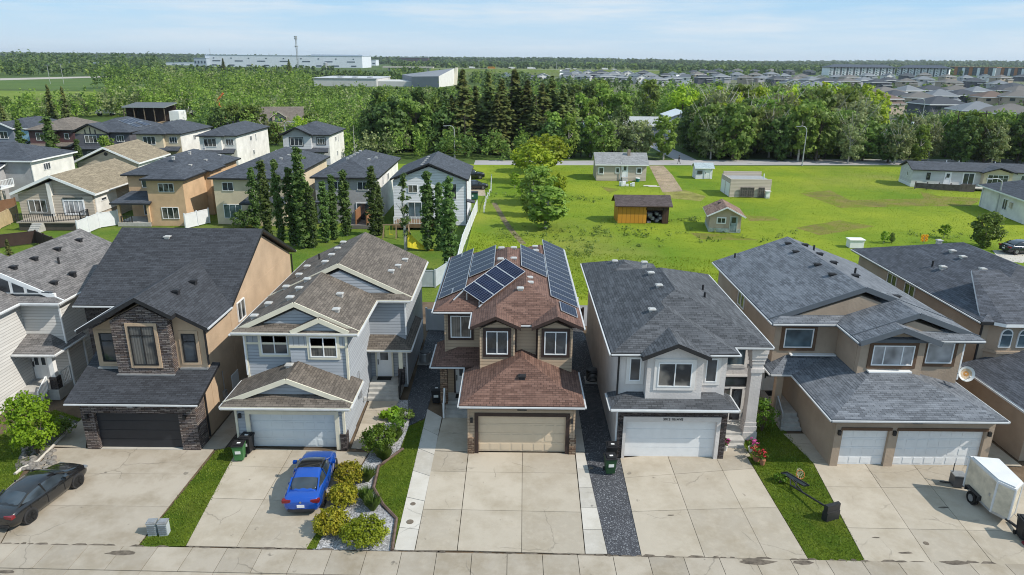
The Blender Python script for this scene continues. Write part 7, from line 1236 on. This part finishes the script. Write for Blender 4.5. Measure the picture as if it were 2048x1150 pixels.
# apartments
def apartment(lab, p0, p1, dy, h, nb, style):
    (x0, y0), (x1, y1) = G(*p0), G(*p1); L = math.hypot(x1-x0, y1-y0); t = House('apartment_building', lab, (x0, y0), math.atan2(y1-y0, x1-x0), True, 'apartments'); m = MB(); m.box(0, L, 0, dy, 0, h); t.part('wall', m, FW('apartment_white', (.82, .83, .84)) if style == 0 else FW('apartment_dark', (.10, .12, .14))); st = L/nb
    d, w, o, r = MB(), MB(), MB(), MB()
    for i in range(nb):
        a = i*st
        if style == 0:
            d.box(a+st*.66, a+st*.9, -.6, .3, 0, h-.4)
            for f in range(4): w.box(a+st*.08, a+st*.28, -.15, .2, 1.2+f*h/4, 2.6+f*h/4); o.box(a+st*.3, a+st*.53, -1.6, .1, .3+f*h/4, 1.3+f*h/4)
        else:
            d.box(a+st*.62, a+st*.98, -1.5, .3, 0, h-1) if i % 2 else o.box(a+st*.55, a+st*.98, -1.5, .3, 0, h)
            for f in range(4): w.box(a+st*.05, a+st*.5, -.8, .2, .6+f*h/4, 2.3+f*h/4)
    if style == 0: t.part('dark_bay', d, FW('apartment_black', (.09, .10, .115))); t.part('window', w, GLASS); t.part('balcony', o, FW('balcony_grey', (.4, .42, .44))); r.roof(-1.5, L+1.5, -2.5, dy+1.5, h, .32, 'x', 'h', 'h', .6); t.part('roof', r, [FW('apartment_roof', (.065, .08, .105)), BLACKT])
    else: t.part('white_bay', d, WHITE); t.part('window', w, GLASSB); t.part('orange_panel', o, FW('apartment_orange', (.38, .15, .05))); r.box(-1, L+1, -2.5, dy, h, h+.8); t.part('roof', r, FW('apartment_flat_roof', (.42, .25, .15)))
    for k in range(3): t.vents([(L*(.2+.3*k), dy/2, h+3.4 if style == 0 else h+.9)])
apartment('white dark-roofed apartment block, left half of the long block on the right horizon', (1657, 151), (1788, 152), 22, 12.5, 10, 0); apartment('white dark-roofed apartment block touching the left end of the orange-trimmed block', (1792, 152), (1896, 154), 22, 12.5, 8, 0); apartment('flat-roofed apartment block with orange panels, right of the white apartments', (1899, 150), (1990, 152), 20, 13.5, 6, 1); apartment('flat-roofed orange and white apartment block at the right edge', (1994, 151), (2075, 153), 20, 13, 6, 1)
# factory, mast, brick block, warehouse
FWH = FW('factory_white', (.60, .64, .70)); FGR = FW('factory_grey', (.34, .40, .47))
def bigbox(name, lab, cat, px0, px1, pb, pt, dep, wm, rows=(), rm=None, extra=None):
    x0, y0 = G(px0, pb); x1, _ = at(px1, pb, y0); h = at((px0+px1)/2, pt, y0)[1]; t = House(name, lab, (x0, y0), 0, True, cat); L = x1-x0; t.part('wall', MB().box(0, L, 0, dep, 0, h), wm); t.part('roof', MB().box(-.5, L+.5, -.5, dep, h, h+h*.03+.3), rm or FGR)
    for f0, f1, n, fill_ in rows:
        w = MB()
        for i in range(n): a = L*(i+.5-fill_/2)/n; w.box(a, a+L*fill_/n, -.3, .3, h*f0, h*f1)
        t.part('window_band', w, FW('far_dark_glazing', (.06, .08, .11)))
    return t, L, h
t, L, h = bigbox('factory', 'long white factory on the left horizon behind the mast', 'factory', 412, 725, 133, 111.5, 90, FWH, [(.48, .56, 7, .35), (.1, .2, 9, .3), (.72, .80, 9, .08)]); t.part('upper_hall', MB().box(L*.66, L*.99, 20, 110, h, h*1.14), FGR)
for k in (.03, .4, .98): t.part('antenna', MB().tube([(L*k, 5, h), (L*k, 5, h*1.55 if k < .1 else h*1.2)], .35, 6), METAL)
t.part('tank', MB().lathe([(4, 0), (4, 9), (1, 11)], 12, (L*.77, -6, 0)), METAL)
bigbox('factory_annex', 'low blue-grey annex at the left end of the white factory', 'factory', 389, 414, 133, 116.5, 60, FGR, [(.4, .7, 4, .5)]); bigbox('office_block', 'dark brick block on the horizon above the overpass', 'building', 799, 856, 128, 115.5, 40, FW('dark_brick', (.075, .055, .055)), [(.3, .45, 9, .5), (.65, .8, 9, .5)])[0].part('roof_plant', MB().box(4, 14, 5, 20, 13, 19).box(22, 34, 5, 20, 13, 20).box(44, 52, 5, 20, 13, 18), FW('dark_brick', (.075, .055, .055)))
bigbox('warehouse', 'low white warehouse at the right end of the factory', 'warehouse', 726, 752, 131, 120, 40, FWH, [(.3, .5, 3, .6)]); 
for px0, px1, pb, pt, lab in ((116, 160, 133, 124, 'white depot with a dark glazed front on the left horizon'), (167, 208, 135, 126, 'white shed right of the glazed depot on the left horizon'), (56, 70, 133, 128, 'small white shed at the far left horizon'), (303, 392, 130, 125, 'long low white shed left of the factory'), (260, 300, 123, 119.5, 'pale shed above the long low shed on the left horizon'), (860, 908, 124, 118, 'white storage tanks hall right of the dark brick block')):
    bigbox('depot', lab, 'warehouse', px0, px1, pb, pt, 30, FWH, [(.15, .55, 3, .7)] if px0 == 116 else [(.3, .5, 5, .3)])
x, y = at(596, 134, 950)[0], 950; H = at(590, 72, 950)[1]; t = thing('radio_mast', 'tall lattice radio mast in front of the white factory', 'mast', (x, y, 0)); m = MB(); q = [(1.3, 0), (-.65, 1.1), (-.65, -1.1)]
for i in range(3): m.tube([(q[i][0], q[i][1], 0), (q[i][0]*.8, q[i][1]*.8, H)], .18, 5)
for k in range(26):
    z0, z1 = H*k/26, H*(k+1)/26
    for i in range(3): m.tube([(q[i][0], q[i][1], z0), (q[(i+1) % 3][0]*.9, q[(i+1) % 3][1]*.9, z1)], .12, 4)
m.build('lattice', METAL, t); m = MB()
for z in (H*.98, H*.93, H*.72): m.lathe([(2.0, z-.8), (2.1, z+.8)], 8); 
m.build('antenna_ring', METAL, t)
# silver warehouse with its prow
(x0, y0) = G(627, 172); t = House('warehouse', 'white flat-roofed plant with a grey wedge-shaped hall, behind the wood', (x0, y0), 0, True, 'warehouse'); k = y0/1390*1.03; X = lambda px: (px-627)*k; Zp = lambda px, py: at(px, py, y0)[1]
t.part('wall', MB().box(0, X(745), 0, 60, 0, Zp(690, 157)).box(X(745), X(815), 5, 50, 0, Zp(780, 163)), FW('plant_white', (.48, .48, .47))); t.part('roof', MB().box(-1, X(746), -.5, 61, Zp(690, 157), Zp(690, 156)), FW('plant_roof', (.42, .44, .47)))
m = MB(); zl_ = Zp(815, 153.5)
a_, b_, c_, e_ = (X(812), 0), (X(863), -6), (X(882), 42), (X(770), 60); za, zb_, zc = Zp(815, 153), Zp(863, 152), at(880, 136, y0+42)[1]
m.poly([(*a_, 0), (*b_, 0), (*b_, zb_), (*a_, za)], 0); m.poly([(*b_, 0), (*c_, 0), (*c_, zc), (*b_, zb_)], 1); m.poly([(*c_, 0), (*e_, 0), (*e_, za), (*c_, zc)], 0); m.poly([(*e_, 0), (*a_, 0), (*a_, za), (*e_, za)], 0); m.poly([(*a_, za), (*b_, zb_), (*c_, zc), (*e_, za)], 2)
t.part('wedge_hall', m, [FW('wedge_grey', (.22, .23, .25)), FW('wedge_white', (.62, .62, .60)), FW('wedge_roof', (.20, .215, .24))])
m = MB(); m.beam((X(884), 40, 0), (X(886), 44, zc*1.02), 2.2, 1.5); t.part('fin', m, CREAM); hv(t, X(660), 8, 30, 3, Zp(690, 156)+.5); m = MB()
for q in range(3): m.box(X(668+28*q), X(676+28*q), 8, 14, Zp(690, 156), Zp(690, 153.5))
t.part('roof_unit', m, METAL)
# overpass and highway traffic
(x0, y0), (x1, _) = G(765, 136), G(868, 138); tq = thing('overpass', 'pale concrete overpass below the dark brick block', 'overpass', (x0, 1100, 0)); L = at(866, 134, 1100)[0]-at(765, 134, 1100)[0]; tq.location.x = at(765, 134, 1100)[0]; m = MB(); m.box(0, L, 0, 14, 5.5, 7.5); m.build('deck', CONCL, tq); m = MB()
for k in range(4): m.box(L*(.1+.26*k), L*(.1+.26*k)+1.5, 2, 12, 0, 5.5)
m.build('pier', CONCL, tq)
m = MB(); xa, xb = at(862, 131, 1150)[0], at(1320, 135, 1150)[0]; m.yz([(1135, -.05), (1180, -.05), (1166, 4.5), (1150, 4.5)], xa, xb); o = m.build('embankment', grass_m('embankment_grass', (.09, .13, .03), (.13, .17, .04), (.12, .13, .05), .02, .2)); tag(o, kind='structure'); m = MB(); m.box(xa, xb, 1151, 1165, 4.5, 4.6); struct('highway', m, plain('highway_pale2', (.36, .34, .31), .9, .2, 0, .05, .05))
for px, L_, lab, mt in ((944, 9, 'white truck on the far highway, left of the orange bus', WHT), (1024, 11, 'white lorry on the far highway, right of the orange bus', WHT), (1063, 13, 'white trailer truck on the highway above the spruces', WHT), (1136, 8, 'white van on the highway above the first suburb houses', WHT), (1150, 6, 'small white car on the highway beside the white van', WHT), (1210, 10, 'white truck on the highway in the middle of the suburb', WHT), (1229, 8, 'last white van on the highway before the trees', WHT), (1020, 5, 'small dark car just left of the white lorry on the highway', BLK)):
    x, _ = at(px, 131, 1156); q = truck(lab, x, 1156, 0, L_, mt, mt, 'truck', 'truck', 'vehicles on the far highway'); q.location.z = 4.6
x, _ = at(983, 131, 1154); t = thing('bus', 'orange school bus on the far highway above the spruces', 'bus', (x, 1154, 4.6), 0, 'vehicles on the far highway'); BO = plain('bus_orange', (.62, .26, .01), .4); MB().box(-6, 4.5, -1.25, 1.25, .7, 3.3).box(4.5, 6, -1.1, 1.1, .7, 2.0).build('body', BO, t); m = MB()
for k in range(8): m.box(-5.5+k*1.2, -4.7+k*1.2, -1.3, 1.3, 2.0, 2.8)
m.build('window', GLASS, t)
for wx in (-4, 4):
    for sg in (-1, 1): MB().tube([(wx, sg, .5), (wx, sg*1.3, .5)], .5, 10).build('wheel', RUBBER, t)
for px, pb, pt, Y, in ((1228, 132, 121, 1200), (958, 131, 121, 1200), (1113, 134, 124, 1150), (125, 153, 128, 520), (98, 153, 130, 520)):
    x, _ = at(px, pb, Y); t = thing('light_mast', 'thin pale lamp mast on the far highway at the '+{1228: 'suburb middle', 958: 'orange bus', 1113: 'white van', 125: 'left, right one of two', 98: 'left, left one of two'}[px], 'lamp mast', (x, Y, 0), 0, 'lamp masts of the far highways'); H = at(px, pt, Y)[1]; MB().tube([(0, 0, 0), (0, 0, H)], .25 if Y > 800 else .14, 6).build('pole', GALV, t); MB().box(-1.6, 1.6, -.2, .2, H-.2, H+.1).build('lamp_head', METAL, t)
# ================= camera, sun, sky =================
cd = bpy.data.cameras.new('camera'); cam = bpy.data.objects.new('camera', cd); COL.objects.link(cam); SC.camera = cam
cd.sensor_width = 36; cd.lens = FPX/2048*36; cd.clip_end = 20000; cd.clip_start = .5
cam.matrix_world = Matrix.Translation((0, 0, CAMH)) @ Matrix.Rotation(math.pi/2-PITCH, 4, 'X') @ Matrix.Rotation(ROLL, 4, 'Z')
AZ = math.radians(-18); EL = math.radians(43)
sd = Vector((math.cos(AZ)*math.cos(EL), math.sin(AZ)*math.cos(EL), math.sin(EL)))
sl = bpy.data.lights.new('sun', 'SUN'); sl.energy = 4.4; sl.angle = math.radians(.5); sl.color = (1, .935, .83)
so = bpy.data.objects.new('sun', sl); COL.objects.link(so); so.location = (60, -20, 80); so.rotation_euler = sd.to_track_quat('Z', 'Y').to_euler()
w = bpy.data.worlds.new('World'); SC.world = w; w.use_nodes = True; t = w.node_tree; bg = t.nodes['Background']
sky = nd(t, 'ShaderNodeTexSky', sky_type='NISHITA', sun_disc=False, sun_elevation=EL, sun_rotation=math.pi/2-AZ, air_density=1.0, dust_density=.6, ozone_density=1.6, altitude=300)
tc = nd(t, 'ShaderNodeTexCoord'); mp = nd(t, 'ShaderNodeMapping'); mp.inputs['Scale'].default_value = (1.0, 1.0, 11); mp.inputs['Rotation'].default_value = (.0, .05, .3)
t.links.new(tc.outputs['Generated'], mp.inputs[0]); n1 = noise(t, 3.4, 9, mp.outputs[0], .6)
cl = mapr(t, n1, 0, 1.0, .44, .68)
sx = nd(t, 'ShaderNodeSeparateXYZ'); t.links.new(tc.outputs['Generated'], sx.inputs[0])
k1 = mixc(t, sky.outputs[0], (2.5, 4.1, 5.7), .85)
k2 = mixc(t, k1, (4.5, 5.1, 5.65), cl)
skc = mixc(t, k2, (4.3, 5.0, 5.6), mapr(t, sx.outputs[2], .8, 0, .0, .06))
t.links.new(skc, bg.inputs[0]); bg.inputs[1].default_value = .14
SC.view_settings.view_transform = 'Standard'; SC.view_settings.look = 'None'; SC.view_settings.gamma = 1; SC.view_settings.exposure = .21
SC.cycles.max_bounces = 6; SC.cycles.diffuse_bounces = 3; SC.cycles.glossy_bounces = 3; SC.cycles.transparent_max_bounces = 8; SC.cycles.use_denoising = True
hz = MB().box(-7200, 7200, -250, 9200, -1.1, 75).build('haze', None); m_ = bpy.data.materials.new('air'); m_.use_nodes = True; t = m_.node_tree; t.nodes.remove(t.nodes['Principled BSDF'])
v = nd(t, 'ShaderNodeVolumePrincipled'); v.inputs['Density'].default_value = .65e-4; v.inputs['Color'].default_value = (.74, .84, .95, 1); v.inputs['Anisotropy'].default_value = .2; t.links.new(v.outputs[0], t.nodes['Material Output'].inputs['Volume'])
hz.data.materials.clear(); hz.data.materials.append(m_); tag(hz, kind='stuff')
SC.cycles.volume_bounces = 0
SC.cycles.filter_width = 1.05
